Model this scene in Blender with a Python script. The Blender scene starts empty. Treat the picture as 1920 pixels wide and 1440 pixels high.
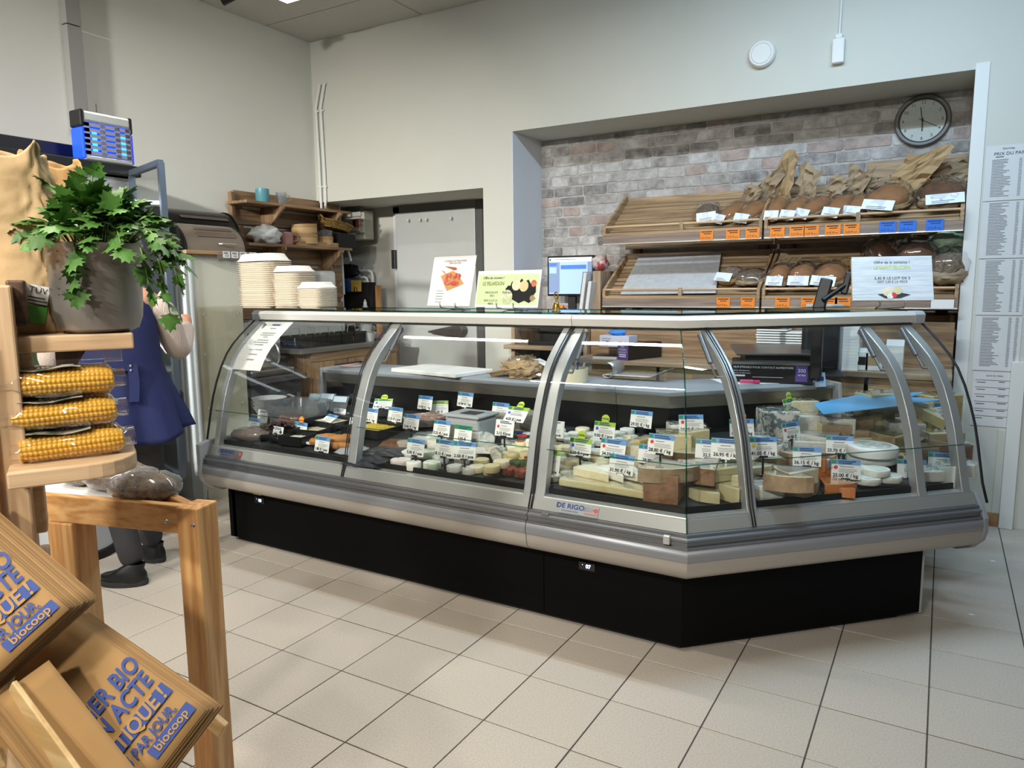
import bpy, math, random
from mathutils import Vector, Matrix, noise
V = Vector
rnd = random.Random(7)
SC = bpy.context.scene
COL = SC.collection
# ------------------------------------------------------------------ camera
F = 1366.37; YAW, PITCH, ROLL = -0.533469, -0.133402, -0.009612
CAM = V((0, 0, 1.3603))
FW = V((math.sin(YAW)*math.cos(PITCH), math.cos(YAW)*math.cos(PITCH), math.sin(PITCH)))
_r = V((math.cos(YAW), -math.sin(YAW), 0)); _u = _r.cross(FW)
RT = _r*math.cos(ROLL) + _u*math.sin(ROLL); UP = -_r*math.sin(ROLL) + _u*math.cos(ROLL)
cd = bpy.data.cameras.new('camera'); cam = bpy.data.objects.new('camera', cd); COL.objects.link(cam)
cd.sensor_width = 36; cd.lens = F/1920*36; cd.clip_start = 0.05
cam.matrix_world = Matrix(((RT.x, UP.x, -FW.x, CAM.x), (RT.y, UP.y, -FW.y, CAM.y), (RT.z, UP.z, -FW.z, CAM.z), (0, 0, 0, 1)))
SC.camera = cam
SC.view_settings.view_transform = 'Standard'; SC.view_settings.look = 'None'
SC.view_settings.gamma = 1; SC.view_settings.use_curve_mapping = False
SC.view_settings.exposure = -0.35
cy = SC.cycles; cy.max_bounces = 7; cy.diffuse_bounces = 3; cy.glossy_bounces = 3; cy.transmission_bounces = 4; cy.transparent_max_bounces = 16
cy.caustics_reflective = False; cy.caustics_refractive = False; cy.adaptive_threshold = .025
# ------------------------------------------------------------------ world (light of the rest of the shop)
w = bpy.data.worlds.new('shop'); SC.world = w; w.use_nodes = True
w.node_tree.nodes['Background'].inputs[0].default_value = (0.92, 0.94, 1.0, 1)
w.node_tree.nodes['Background'].inputs[1].default_value = 0.12

def srgb(h):
    h = h.lstrip('#'); c = [int(h[i:i+2], 16)/255 for i in (0, 2, 4)]
    return tuple(x/12.92 if x <= .04045 else ((x+.055)/1.055)**2.4 for x in c) + (1,)

def ray(px, py): return RT*((px-960)/F) - UP*((py-720)/F) + FW
def P(px, py, x=None, y=None, z=None, d=None):
    """the place in the room seen at a pixel, on a plane of the room (or at a depth)"""
    r = ray(px, py)
    if d is not None: t = d
    elif x is not None: t = (x-CAM.x)/r.x
    elif y is not None: t = (y-CAM.y)/r.y
    else: t = (z-CAM.z)/r.z
    return CAM + r*t

# ------------------------------------------------------------------ lamps of the room: rows of strip lights under the ceiling
def area(name, loc, sx, sy, power, col, rot=(0, 0, 0)):
    l = bpy.data.lights.new(name, 'AREA'); l.shape = 'RECTANGLE'; l.size = sx; l.size_y = sy
    l.energy = power; l.color = col
    o = bpy.data.objects.new(name, l); COL.objects.link(o); o.location = loc; o.rotation_euler = rot
    return o
WARM = (1.0, .93, .80); COOL = (.52, .76, 1.0); NEUT = (1.0, .985, .93)
STRIPS = [  # x centre, y, z, length, power, colour, spread of the beam
    (-3.3, 3.02, 3.26, 1.2, 10, WARM, 180), (-1.65, 3.02, 3.26, 1.2, 27, NEUT, 180), (-.2, 3.15, 3.26, 1.5, 68, COOL, 180),
    (-2.2, .95, 3.26, 1.5, 30, WARM, 110), (-1.0, -.35, 3.26, 1.2, 34, WARM, 120)]
for i, (x, y, z, L, p, c, sp_) in enumerate(STRIPS):
    o = area('strip_light', (x, y, z-.035), L, .07, p, c, (math.radians(16) if c is COOL else 0, 0, 0)); o.data.spread = math.radians(sp_)   # the bread-wall strip is tilted to the wall
SPOTS = [  # track spotlights of the shop floor, aimed at the back wall, except the last: place, target, power, colour
    ((-3.4, -2.2, 3.1), (-4.9, 4.6, .7), 45, NEUT), ((-2.2, -2.2, 3.1), (-3.5, 4.8, .5), 16, NEUT), ((-0.9, -2.2, 3.1), (-1.9, 4.8, .5), 18, NEUT), ((0.5, -2.2, 3.1), (-.3, 4.8, .6), 4, NEUT),
    ((.5, -2.4, 3.1), (-1.5, .95, .75), 7, WARM)]  # warm spot added behind the camera to brighten the foreground table and paper bags
for a, b, p, c in SPOTS:
    o = area('track_spot', a, .30, .12, p, c); o.data.spread = math.radians(50)
    o.rotation_euler = (V(b)-V(a)).to_track_quat('-Z', 'Y').to_euler()

# ------------------------------------------------------------------ materials
MATS = {}
def _new(name):
    m = bpy.data.materials.new(name); m.use_nodes = True; MATS[name] = m
    return m, m.node_tree.nodes, m.node_tree.links, m.node_tree.nodes['Principled BSDF']
def mat(name, col, rough=.5, metal=0., var=None, bump=None, spec=.5, emit=None, coat=0., trans=0., rand=0., sss=0., stretch=None):
    """col '#rrggbb'; var=(scale, '#other', contrast); bump=(scale, strength); rand = change of tone from object to object"""
    if name in MATS: return MATS[name]
    m, N, L, b = _new(name)
    b.inputs['Base Color'].default_value = srgb(col); b.inputs['Roughness'].default_value = rough
    b.inputs['Metallic'].default_value = metal; b.inputs['Specular IOR Level'].default_value = spec
    b.inputs['Coat Weight'].default_value = coat; b.inputs['Transmission Weight'].default_value = trans
    if sss: b.inputs['Subsurface Weight'].default_value = sss; b.inputs['Subsurface Radius'].default_value = (.01, .008, .005)
    if emit:
        b.inputs['Emission Color'].default_value = srgb(emit[0]); b.inputs['Emission Strength'].default_value = emit[1]
    tc = N.new('ShaderNodeTexCoord'); src = tc.outputs['Object']
    if stretch:
        mp = N.new('ShaderNodeMapping'); mp.inputs['Scale'].default_value = stretch; L.new(src, mp.inputs[0]); src = mp.outputs[0]
    out = None
    if var:
        n = N.new('ShaderNodeTexNoise'); n.inputs['Scale'].default_value = var[0]; n.inputs['Detail'].default_value = 5; n.inputs['Roughness'].default_value = .65
        L.new(src, n.inputs['Vector'])
        cr = N.new('ShaderNodeValToRGB'); k = var[2] if len(var) > 2 else .2
        cr.color_ramp.elements[0].position = .5-k; cr.color_ramp.elements[1].position = .5+k
        cr.color_ramp.elements[0].color = srgb(col); cr.color_ramp.elements[1].color = srgb(var[1])
        L.new(n.outputs[0], cr.inputs[0]); out = cr.outputs[0]
    if rand:
        oi = N.new('ShaderNodeObjectInfo'); hs = N.new('ShaderNodeHueSaturation')
        mr = N.new('ShaderNodeMapRange'); mr.inputs[3].default_value = 1-rand; mr.inputs[4].default_value = 1+rand
        L.new(oi.outputs['Random'], mr.inputs[0]); L.new(mr.outputs[0], hs.inputs['Value'])
        hs.inputs['Color'].default_value = srgb(col)
        if out: L.new(out, hs.inputs['Color'])
        out = hs.outputs[0]
    if out: L.new(out, b.inputs['Base Color'])
    if bump:
        n2 = N.new('ShaderNodeTexNoise'); n2.inputs['Scale'].default_value = bump[0]; n2.inputs['Detail'].default_value = 4
        L.new(src, n2.inputs['Vector']); bp = N.new('ShaderNodeBump'); bp.inputs['Strength'].default_value = bump[1]
        bp.inputs['Distance'].default_value = .01; L.new(n2.outputs[0], bp.inputs['Height']); L.new(bp.outputs[0], b.inputs['Normal'])
    return m
def wood(name, c1, c2, axis='x', scale=14, rough=.5, rand=.08, bump=.15):
    if name in MATS: return MATS[name]
    m, N, L, b = _new(name); b.inputs['Roughness'].default_value = rough
    tc = N.new('ShaderNodeTexCoord'); oi = N.new('ShaderNodeObjectInfo'); ad = N.new('ShaderNodeVectorMath'); ad.operation = 'MULTIPLY_ADD'
    L.new(oi.outputs['Random'], ad.inputs[0]); ad.inputs[1].default_value = (7, 5, 3); L.new(tc.outputs['Object'], ad.inputs[2])
    mp = N.new('ShaderNodeMapping'); s = {'x': (.06, 1, 1), 'y': (1, .06, 1), 'z': (1, 1, .06)}[axis]; mp.inputs['Scale'].default_value = s
    L.new(ad.outputs[0], mp.inputs[0])
    n0 = N.new('ShaderNodeTexNoise'); n0.inputs['Scale'].default_value = scale*.9; n0.inputs['Detail'].default_value = 2
    L.new(mp.outputs[0], n0.inputs['Vector'])
    w_ = N.new('ShaderNodeMath'); w_.operation = 'MULTIPLY'; w_.inputs[1].default_value = 34; L.new(n0.outputs[0], w_.inputs[0])
    sn = N.new('ShaderNodeMath'); sn.operation = 'SINE'; L.new(w_.outputs[0], sn.inputs[0])
    n1 = N.new('ShaderNodeTexNoise'); n1.inputs['Scale'].default_value = scale*9; n1.inputs['Detail'].default_value = 4; L.new(mp.outputs[0], n1.inputs['Vector'])
    mx = N.new('ShaderNodeMath'); mx.operation = 'MULTIPLY_ADD'; mx.inputs[1].default_value = .22; L.new(sn.outputs[0], mx.inputs[0]); L.new(n1.outputs[0], mx.inputs[2])
    cr = N.new('ShaderNodeValToRGB'); cr.color_ramp.elements[0].position = .22; cr.color_ramp.elements[1].position = .78
    cr.color_ramp.elements[0].color = srgb(c2); cr.color_ramp.elements[1].color = srgb(c1); L.new(mx.outputs[0], cr.inputs[0])
    hs = N.new('ShaderNodeHueSaturation'); mr = N.new('ShaderNodeMapRange'); mr.inputs[3].default_value = 1-rand; mr.inputs[4].default_value = 1+rand
    L.new(oi.outputs['Random'], mr.inputs[0]); L.new(mr.outputs[0], hs.inputs['Value']); L.new(cr.outputs[0], hs.inputs['Color'])
    L.new(hs.outputs[0], b.inputs['Base Color'])
    bp = N.new('ShaderNodeBump'); bp.inputs['Strength'].default_value = bump; bp.inputs['Distance'].default_value = .004
    L.new(mx.outputs[0], bp.inputs['Height']); L.new(bp.outputs[0], b.inputs['Normal'])
    return m
def glass(name, tint='#f2f8f6', refl=1.0, rough=.0, milky=0.):
    """thin pane: clear, with the mirror of a glass surface and, for film and plastic, a little haze"""
    if name in MATS: return MATS[name]
    m, N, L, b = _new(name); N.remove(b); o = N['Material Output']
    t = N.new('ShaderNodeBsdfTransparent'); t.inputs[0].default_value = srgb(tint)
    g = N.new('ShaderNodeBsdfGlossy'); g.inputs['Roughness'].default_value = rough
    fr = N.new('ShaderNodeFresnel'); ge = N.new('ShaderNodeNewGeometry'); io = N.new('ShaderNodeMapRange')   # same mirror from both sides of a thin pane
    io.inputs[3].default_value = 1.5; io.inputs[4].default_value = 1/1.5; L.new(ge.outputs['Backfacing'], io.inputs[0]); L.new(io.outputs[0], fr.inputs[0])
    mu = N.new('ShaderNodeMath'); mu.operation = 'MULTIPLY'; mu.inputs[1].default_value = refl; mu.use_clamp = True; L.new(fr.outputs[0], mu.inputs[0])
    ms = N.new('ShaderNodeMixShader'); L.new(mu.outputs[0], ms.inputs[0]); L.new(t.outputs[0], ms.inputs[1]); L.new(g.outputs[0], ms.inputs[2])
    if milky:
        df = N.new('ShaderNodeBsdfTranslucent'); d2 = N.new('ShaderNodeBsdfDiffuse'); a = N.new('ShaderNodeAddShader')
        df.inputs[0].default_value = (.4, .4, .4, 1); d2.inputs[0].default_value = (.5, .5, .5, 1); L.new(df.outputs[0], a.inputs[0]); L.new(d2.outputs[0], a.inputs[1])
        m2 = N.new('ShaderNodeMixShader'); m2.inputs[0].default_value = milky; L.new(ms.outputs[0], m2.inputs[1]); L.new(a.outputs[0], m2.inputs[2]); ms = m2
    L.new(ms.outputs[0], o.inputs['Surface'])
    return m

# ------------------------------------------------------------------ mesh building
class B:
    def __init__(s): s.v = []; s.f = []
    def add(s, vs, fs):
        k = len(s.v); s.v += [V(p) for p in vs]; s.f += [[i+k for i in f] for f in fs]; return s
    def box(s, x0, y0, z0, x1, y1, z1, mx=None):
        vs = [V((x, y, z)) for z in (z0, z1) for x, y in ((x0, y0), (x1, y0), (x1, y1), (x0, y1))]
        if mx is not None: vs = [mx @ p for p in vs]
        return s.add(vs, [(3, 2, 1, 0), (4, 5, 6, 7), (0, 1, 5, 4), (1, 2, 6, 5), (2, 3, 7, 6), (3, 0, 4, 7)])
    def bar(s, a, b, w, h, up=(0, 0, 1)):
        """a beam from a to b, w wide and h deep"""
        a = V(a); b = V(b); d = (b-a).normalized(); u = V(up); sd = d.cross(u)
        if sd.length < 1e-4: sd = d.cross(V((1, 0, 0)))
        sd.normalize(); u = sd.cross(d)
        vs = [p + sd*(i*w/2) + u*(j*h/2) for p in (a, b) for i, j in ((-1, -1), (1, -1), (1, 1), (-1, 1))]
        return s.add(vs, [(3, 2, 1, 0), (4, 5, 6, 7), (0, 1, 5, 4), (1, 2, 6, 5), (2, 3, 7, 6), (3, 0, 4, 7)])
    def tube(s, pts, r, n=8, cap=True):
        pts = [V(p) for p in pts]; R = r if isinstance(r, (list, tuple)) else [r]*len(pts); rings = []
        prev = None
        for i, p in enumerate(pts):
            d = (pts[min(i+1, len(pts)-1)] - pts[max(i-1, 0)]).normalized()
            if prev is None:
                a = d.cross(V((0, 0, 1)));  a = a if a.length > .05 else d.cross(V((1, 0, 0)))
            else: a = prev - d*prev.dot(d)
            a.normalize(); prev = a; c = d.cross(a)
            rings.append([p + (a*math.cos(t) + c*math.sin(t))*R[i] for t in [2*math.pi*k/n for k in range(n)]])
        vs = [q for g in rings for q in g]
        fs = [(i*n+k, i*n+(k+1) % n, (i+1)*n+(k+1) % n, (i+1)*n+k) for i in range(len(pts)-1) for k in range(n)]
        if cap: fs += [tuple(range(n-1, -1, -1)), tuple((len(pts)-1)*n+k for k in range(n))]
        return s.add(vs, fs)
    def lathe(s, prof, n=24, c=(0, 0, 0), mx=None, sq=0., cap=True):
        """prof [(r, z)]; sq > 0 pulls the round towards a rounded square"""
        def rr(t):
            if not sq: return 1
            q = max(abs(math.cos(t)), abs(math.sin(t))); return 1 + sq*(1/q-1)
        vs = [V((r*rr(t)*math.cos(t)+c[0], r*rr(t)*math.sin(t)+c[1], z+c[2])) for r, z in prof for t in [2*math.pi*k/n for k in range(n)]]
        if mx is not None: vs = [mx @ p for p in vs]
        m = len(prof)
        fs = [(i*n+k, i*n+(k+1) % n, (i+1)*n+(k+1) % n, (i+1)*n+k) for i in range(m-1) for k in range(n)]
        if cap and prof[0][0] > 1e-6: fs.append(tuple(range(n-1, -1, -1)))
        if cap and prof[-1][0] > 1e-6: fs.append(tuple((m-1)*n+k for k in range(n)))
        return s.add(vs, fs)
    def ext(s, poly, vec):
        """solid: flat polygon (3-D points) pushed along vec"""
        n = len(poly); p = [V(q) for q in poly]; v = V(vec)
        return s.add(p + [q+v for q in p], [tuple(range(n-1, -1, -1)), tuple(range(n, 2*n))] + [(i, (i+1) % n, (i+1) % n+n, i+n) for i in range(n)])
    def prism(s, poly, z0, z1): return s.ext([(x, y, z0) for x, y in poly], (0, 0, z1-z0))
    def grid(s, fn, nu, nv, wrapu=False):
        """surface fn(u, v), u and v in 0..1"""
        vs = [fn(i/(nu if wrapu else nu-1), j/(nv-1)) for j in range(nv) for i in range(nu)]
        fs = [(j*nu+i, j*nu+(i+1) % nu, (j+1)*nu+(i+1) % nu, (j+1)*nu+i) for j in range(nv-1) for i in range(nu if wrapu else nu-1)]
        return s.add(vs, fs)
    def mk(s, name, m, par=None, smooth=False, bevel=0., seg=2, w=False, solid=0., weld=False):
        me = bpy.data.meshes.new(name); vs = s.v
        if w and par is not None:
            inv = PM[par.name].inverted(); vs = [inv @ p for p in vs]
        me.from_pydata(vs, [], s.f); me.update()
        if m is not None: me.materials.append(MATS[m] if isinstance(m, str) else m)
        if smooth:
            me.polygons.foreach_set('use_smooth', [True]*len(me.polygons))
            if smooth != 'all': me.set_sharp_from_angle(angle=math.radians(42))
        o = bpy.data.objects.new(name, me); COL.objects.link(o)
        if par is not None: o.parent = par
        if solid:
            k = o.modifiers.new('solid', 'SOLIDIFY'); k.thickness = solid; k.offset = 0
        if bevel:
            k = o.modifiers.new('bevel', 'BEVEL'); k.width = bevel; k.segments = seg; k.limit_method = 'ANGLE'; k.angle_limit = math.radians(40)
        return o
PM = {}
def tag(o, label, cat, group=None, kind=None):
    if label: o['label'] = label
    if cat: o['category'] = cat
    if group: o['group'] = group
    if kind: o['kind'] = kind
    return o
def thing(name, label, cat, loc=(0, 0, 0), rz=0., group=None, mx=None):
    o = bpy.data.objects.new(name, None); COL.objects.link(o); o.empty_display_size = .05
    if mx is None: mx = Matrix.Translation(V(loc)) @ Matrix.Rotation(rz, 4, 'Z')
    o.matrix_world = mx; PM[o.name] = mx.copy()
    return tag(o, label, cat, group)
def struct(o): o['kind'] = 'structure'; return o
def copy(o, par=None):
    c = o.copy(); COL.objects.link(c); c.parent = par
    for ch in o.children: copy(ch, c)
    return c
def copy_at(o, mx, label=None):
    c = copy(o); c.matrix_world = mx; PM[c.name] = mx.copy()
    if label: c['label'] = label
    return c
def share(name, src, par, mx=None, loc=None):
    """a further piece with the same mesh"""
    o = bpy.data.objects.new(name, src.data); COL.objects.link(o); o.parent = par
    for md in src.modifiers:
        k = o.modifiers.new(md.name, md.type)
        for a in ('width', 'segments', 'limit_method', 'angle_limit', 'thickness', 'offset'):
            if hasattr(md, a): setattr(k, a, getattr(md, a))
    if mx is not None: o.matrix_local = mx
    if loc is not None: o.location = loc
    return o
TXT = {}
def text_mesh(body, align='CENTER', bold=0.):
    k = (body, align, bold)
    if k not in TXT:
        c = bpy.data.curves.new('t', 'FONT'); c.body = body; c.size = 1; c.resolution_u = 3; c.offset = bold; c.align_x = align; c.align_y = 'CENTER'
        o = bpy.data.objects.new('t', c); m = o.to_mesh()
        TXT[k] = ([v.co.copy() for v in m.vertices], [tuple(p.vertices) for p in m.polygons]); o.to_mesh_clear()
        bpy.data.objects.remove(o); bpy.data.curves.remove(c)
    return TXT[k]
def frame(o, ex, ez):
    """matrix of a flat card: origin o, ex to the reader's right, ez up the card, y away from the reader"""
    ex = V(ex).normalized(); ez = V(ez); ez = (ez - ex*ez.dot(ex)).normalized(); ey = ez.cross(ex)
    return Matrix(((ex.x, ey.x, ez.x, o[0]), (ex.y, ey.y, ez.y, o[1]), (ex.z, ey.z, ez.z, o[2]), (0, 0, 0, 1)))
def put_text(b, body, size, x, z, y=-.0012, wid=1., align='CENTER', mx=None, shear=0., rot=0., bold=0.):
    vs, fs = text_mesh(body, align, bold); ca, sa = math.cos(rot), math.sin(rot); out = []
    for p in vs:
        a, c = p.x*size*wid + shear*p.y*size, p.y*size
        q = V((x + a*ca - c*sa, y, z + a*sa + c*ca)); out.append(mx @ q if mx is not None else q)
    b.add(out, fs); return b
def lines(b, x0, x1, z, n, dz, h=.0012, y=-.0011, jit=.3):
    """rows of print too small to read"""
    for i in range(n):
        e = x1 - (x1-x0)*jit*rnd.random(); b.box(x0, y-.0003, z-i*dz-h/2, e, y, z-i*dz+h/2)
    return b
def fbm(p, s, o=3):
    return noise.fractal(V(p)*s, 1.0, 2.0, o)
def blob(rx, ry, rz, seed, amp=.15, fs=3., n=20, m=12, flat=.0, pw=1.0):
    """lumpy rounded body standing on z = 0"""
    b = B()
    def fn(u, v):
        th = 2*math.pi*u; ph = math.pi*(v*.998+.001) - math.pi/2
        cp = abs(math.cos(ph))**pw; sp = math.copysign(abs(math.sin(ph))**pw, math.sin(ph))
        d = V((math.cos(th)*cp, math.sin(th)*cp, sp))
        k = 1 + amp*fbm(d + V((seed*3.1, seed*1.7, seed)), fs)
        z = d.z*k
        if flat and z < -flat: z = -flat
        return V((d.x*rx*k, d.y*ry*k, (z + (flat or 1))*rz))
    return b.grid(fn, n, m, wrapu=True)
def euler(rx=0, ry=0, rz=0): return Matrix.Rotation(rz, 4, 'Z') @ Matrix.Rotation(ry, 4, 'Y') @ Matrix.Rotation(rx, 4, 'X')
def T(x, y, z): return Matrix.Translation(V((x, y, z)))
# ------------------------------------------------------------------ the materials of the place
mat('wall_paint', '#d4d2c7', .85, var=(1.3, '#cecdc2', .3), bump=(60, .03))
mat('wall_left_paint', '#e6e5dd', .85, var=(1.1, '#e0dfd6', .3), bump=(60, .03))
mat('wall_grey', '#dde0e6', .8); mat('white_paint', '#e4e4df', .6); mat('white_matt', '#ecebe6', .7)
mat('ceiling', '#c9c5bd', .9, var=(30, '#c2beb6', .2)); mat('ceiling_joint', '#77746e', .9)
mat('grout', '#4a4541', .9, var=(8, '#5a544e', .2))
mat('tile', '#c9bfb2', .42, var=(160, '#b8ada0', .13), rand=.045, spec=.35, bump=(40, .03))
mat('brick', '#cbc7c3', .9, var=(9, '#8b8580', .16), rand=.0, bump=(30, .6))
mat('brick_pink', '#cdbbb3', .9, var=(9, '#93827b', .2), bump=(30, .6)); mat('brick_dark', '#b3b0ad', .9, var=(11, '#7a7775', .14), bump=(30, .6))
mat('brick_pale', '#dcdad7', .9, var=(12, '#a29d98', .2), bump=(30, .6)); mat('mortar', '#d3cfcb', .95, var=(20, '#9c9792', .3))
mat('aluminium', '#bcbdbd', .38, .6, bump=(3, .01)); mat('alu_light', '#d6d6d2', .38, .75); mat('alu_rail', '#e6e4dd', .35, .35)
mat('alu_dark', '#8d8f92', .36, .85); mat('bumper_beige', '#a39b92', .5, .15); mat('bumper_grey', '#8f9196', .4, .45)
mat('plastic_grey', '#8e9093', .45); mat('plastic_lgrey', '#a9abac', .45); mat('worktop_grey', '#8f949a', .38)
mat('steel', '#a8a49c', .34, .9, stretch=(1, 1, 14), var=(18, '#8e8a83', .3)); mat('steel_plain', '#9c9a96', .3, .95)
mat('black', '#0b0b0c', .45); mat('black_satin', '#131315', .28); mat('black_matt', '#0d0d0e', .7); mat('base_black', '#050506', .6, spec=.12)
mat('deck_slate', '#232426', .55, var=(14, '#2e2f31', .2)); mat('slate', '#2a2b2c', .6, var=(20, '#3a3b3c', .2))
mat('white', '#f0efea', .5); mat('paper', '#efeeea', .75); mat('paper_grey', '#d9d9d8', .75); mat('board_white', '#efeee9', .45)
mat('ink', '#26272a', .6); mat('ink_blue', '#1d3f8e', .6); mat('ink_grey', '#8a8c90', .7); mat('ink_white', '#f2f2f0', .6)
mat('tag_blue', '#6d9fd6', .45); mat('tag_green', '#9ac54a', .45); mat('tag_dgreen', '#2f8a58', .45); mat('tag_orange', '#f58a1e', .5); mat('tag_deepblue', '#1c6fd6', .5)
mat('dot_red', '#d94040', .5); mat('dot_blue', '#3f63c8', .5); mat('dot_yellow', '#efcf3a', .5); mat('lime', '#c4dc54', .45)
glass('pane', '#fbfdfc', 1.0); glass('pane_edge', '#9fd0c4', 1.4, .05); glass('pane_top', '#f1f9f6', 1.2); glass('film', '#fbfbfb', 1.5, .12, .10)
glass('film_clear', '#fefefe', 2.2, .07, .012); glass('plexi', '#fbfaf6', 1.0, .02, .0); glass('tub_clear', '#e6eaee', 1.6, .05, .16); glass('smoke_clear', '#7d7f82', 1.5, .1)
mat('seal', '#121314', .6)
W_ = dict(oak=('#b8926a', '#94704c'), rack=('#b89c78', '#93785a'), rackd=('#9c887a', '#7f6d62'), pine=('#d7a468', '#b37d43'), pale=('#d9b994', '#c3a07a'), shelf=('#a58462', '#7c6147'),
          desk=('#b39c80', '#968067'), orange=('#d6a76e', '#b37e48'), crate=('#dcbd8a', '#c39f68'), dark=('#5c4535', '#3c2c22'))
for k, (a, c) in W_.items():
    for ax in 'xyz': wood('wood_%s_%s' % (k, ax), a, c, ax)
mat('kraft', '#b08a58', .8, var=(5, '#a37d4d', .3), bump=(9, .25)); mat('kraft_light', '#c2a67c', .8, var=(6, '#a88a62', .3), bump=(14, .5)); mat('kraft_edge', '#a07c50', .85, rand=.18)
mat('kraft_grey', '#b8a486', .75, var=(7, '#978267', .3), bump=(14, .6))
mat('crust', '#7c5233', .8, var=(16, '#4e3220', .25), bump=(22, .7)); mat('crust_light', '#a9784c', .8, var=(14, '#8a5c35', .25), bump=(20, .6)); mat('seed_bread', '#5c4a3c', .85, var=(60, '#8c7a66', .14), bump=(60, 1.2))
mat('chs_cream', '#efe7cd', .55, var=(14, '#dbcca2', .2), bump=(28, .45), sss=.1); mat('chs_white', '#f3f1e9', .6, var=(18, '#dcd7c8', .22), bump=(34, .6)); mat('chs_yellow', '#dcc57e', .5, var=(6, '#d2b76c', .3), sss=.15)
mat('chs_pale', '#e6dbb4', .5, var=(9, '#d2c186', .22), bump=(18, .25), sss=.1); mat('chs_brown', '#a97a58', .5, var=(14, '#7c5238', .16), bump=(24, .4)); mat('chs_orange', '#e08a3c', .5, var=(8, '#d17526', .3), sss=.1)
mat('chs_ash', '#a9a69f', .8, var=(26, '#d8d5cc', .14), bump=(40, .5)); mat('chs_blue', '#ecebe2', .55, var=(34, '#6f8088', .045)); mat('chs_rind', '#b59c7a', .7, var=(16, '#8c7152', .18), bump=(26, .6))
mat('chs_rindgrey', '#8a8172', .85, var=(18, '#a89f90', .2), bump=(30, .6)); mat('chs_wax', '#ded0a0', .35)
mat('salad_green', '#6e8c3c', .6, var=(40, '#b9b25a', .2)); mat('pepper_red', '#a8442c', .7, var=(60, '#4a2d20', .1), bump=(70, .8)); mat('herb_green', '#4d5a30', .8, var=(60, '#2c3a1c', .12), bump=(70, .8))
mat('meat_pink', '#c98d84', .5, var=(14, '#a8655c', .2)); mat('olive_dark', '#2a1c18', .4, var=(20, '#46302a', .2)); mat('fried', '#c08545', .65, var=(18, '#96602c', .25), bump=(30, .5)); mat('curry', '#cdb33e', .6, var=(30, '#a88a2a', .2), bump=(40, .8))
# ================================================================== the room
XL, YW, ZC, NB = -4.786, 4.772, 3.433, 5.227      # left wall, back wall, ceiling, back of the bread niche
NX0, NX1, NZ = -2.80, .076, 2.483                  # niche
OX1, OZ, RB, RX0 = -3.056, 2.10, 5.40, -5.6        # door recess
S = .303; GX, GY = -2.9956, 2.4034
# ---- floor with single tiles
fl = struct(B().box(-6.2, -7.0, -.06, 5.0, 5.6, -.004).mk('floor', 'grout'))
t0 = None; rest = B()
def seen(p):
    d = V(p) - CAM; k = d.dot(FW)
    if k < .2: return False
    x = 960 + F*d.dot(RT)/k; y = 720 - F*d.dot(UP)/k
    return -60 < x < 1980 and 560 < y < 1530
g = .0022
for i in range(-10, 20):
    for j in range(-19, 11):
        x, y = GX+i*S, GY+j*S
        if x < -6.1 or x > 2.9 or y < -3.4 or y > 5.5: continue
        vis = seen((x+S/2, y+S/2, 0)) and not (-3.1 < x < -1.0 and 2.75 < y < 5) and not (x < -4.1 and y > 0) and not (x > -1.2 and 3.6 < y and x < -.4)
        if not vis: rest.box(x+g, y+g, -.004, x+S-g, y+S-g, 0.); continue
        if t0 is None:
            t0 = B().box(-S/2+g, -S/2+g, -.004, S/2-g, S/2-g, 0).mk('tile', 'tile', fl, bevel=.0012, seg=1); o = t0
        else: o = share('tile', t0, fl)
        o.location = (x+S/2, y+S/2, rnd.uniform(-.0006, .0002)); o.rotation_euler.z = rnd.choice((0, 1, 2, 3))*math.pi/2
rest.mk('tile_field', 'tile', fl)['kind'] = 'stuff'
# ---- ceiling with panels
ce = struct(B().box(-6.2, -7.0, ZC+.012, 5.0, 5.6, ZC+.09).mk('ceiling', 'ceiling_joint'))
p0 = None
yy = [YW-.0] + [YW-.475-.6*k for k in range(6)]
for i in range(5):
    for j in range(6):
        x0, x1 = XL+i*1.2, XL+(i+1)*1.2; y0, y1 = yy[j+1], yy[j]
        B().box(x0+.004, y0+.004, ZC, x1-.004, y1-.004, ZC+.012).mk('panel', 'ceiling', ce, bevel=.002, seg=1)
# ---- back wall, built around the door recess and the niche
bw = B()
bw.box(XL-.1, YW, OZ, OX1, YW+.12, ZC+.05)                       # over the recess
bw.box(OX1, YW, 0, NX0, YW+.62, ZC+.05)                          # pier between recess and niche
bw.box(NX0, YW, NZ, NX1+.055, YW+.5, ZC+.05)                          # over the niche
bw.box(NX1+.055, YW, 0, 3.0, YW+.6, ZC+.05)
bw.box(NX1, YW+.03, 0, NX1+.055, YW+.6, NZ)
wb = struct(bw.mk('wall_back', 'wall_paint'))
struct(B().box(NX1-.004, YW-.006, 0, NX1+.062, YW+.03, NZ+.03).mk('trim_1', 'white_paint', bevel=.003))
struct(B().box(.335, YW-.035, 0, .40, YW-.002, .93).mk('trim_2', 'white_paint', bevel=.003))
struct(B().box(.30, YW-.011, .076, .335, YW-.001, .55).mk('trim_3', 'wall_paint', bevel=.002))
# bare wood where the skirting is gone
struct(B().box(.142, YW-.012, .0, .335, YW-.001, .075).mk('baseboard_back', mat('raw_wood', '#b98a5c', .9, var=(9, '#7d5a3c', .2), bump=(12, 1.)), bevel=.003))
struct(B().box(NX0, YW+.002, 0, NX0+.006, NB, NZ).mk('wall_niche', 'wall_grey'))
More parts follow.
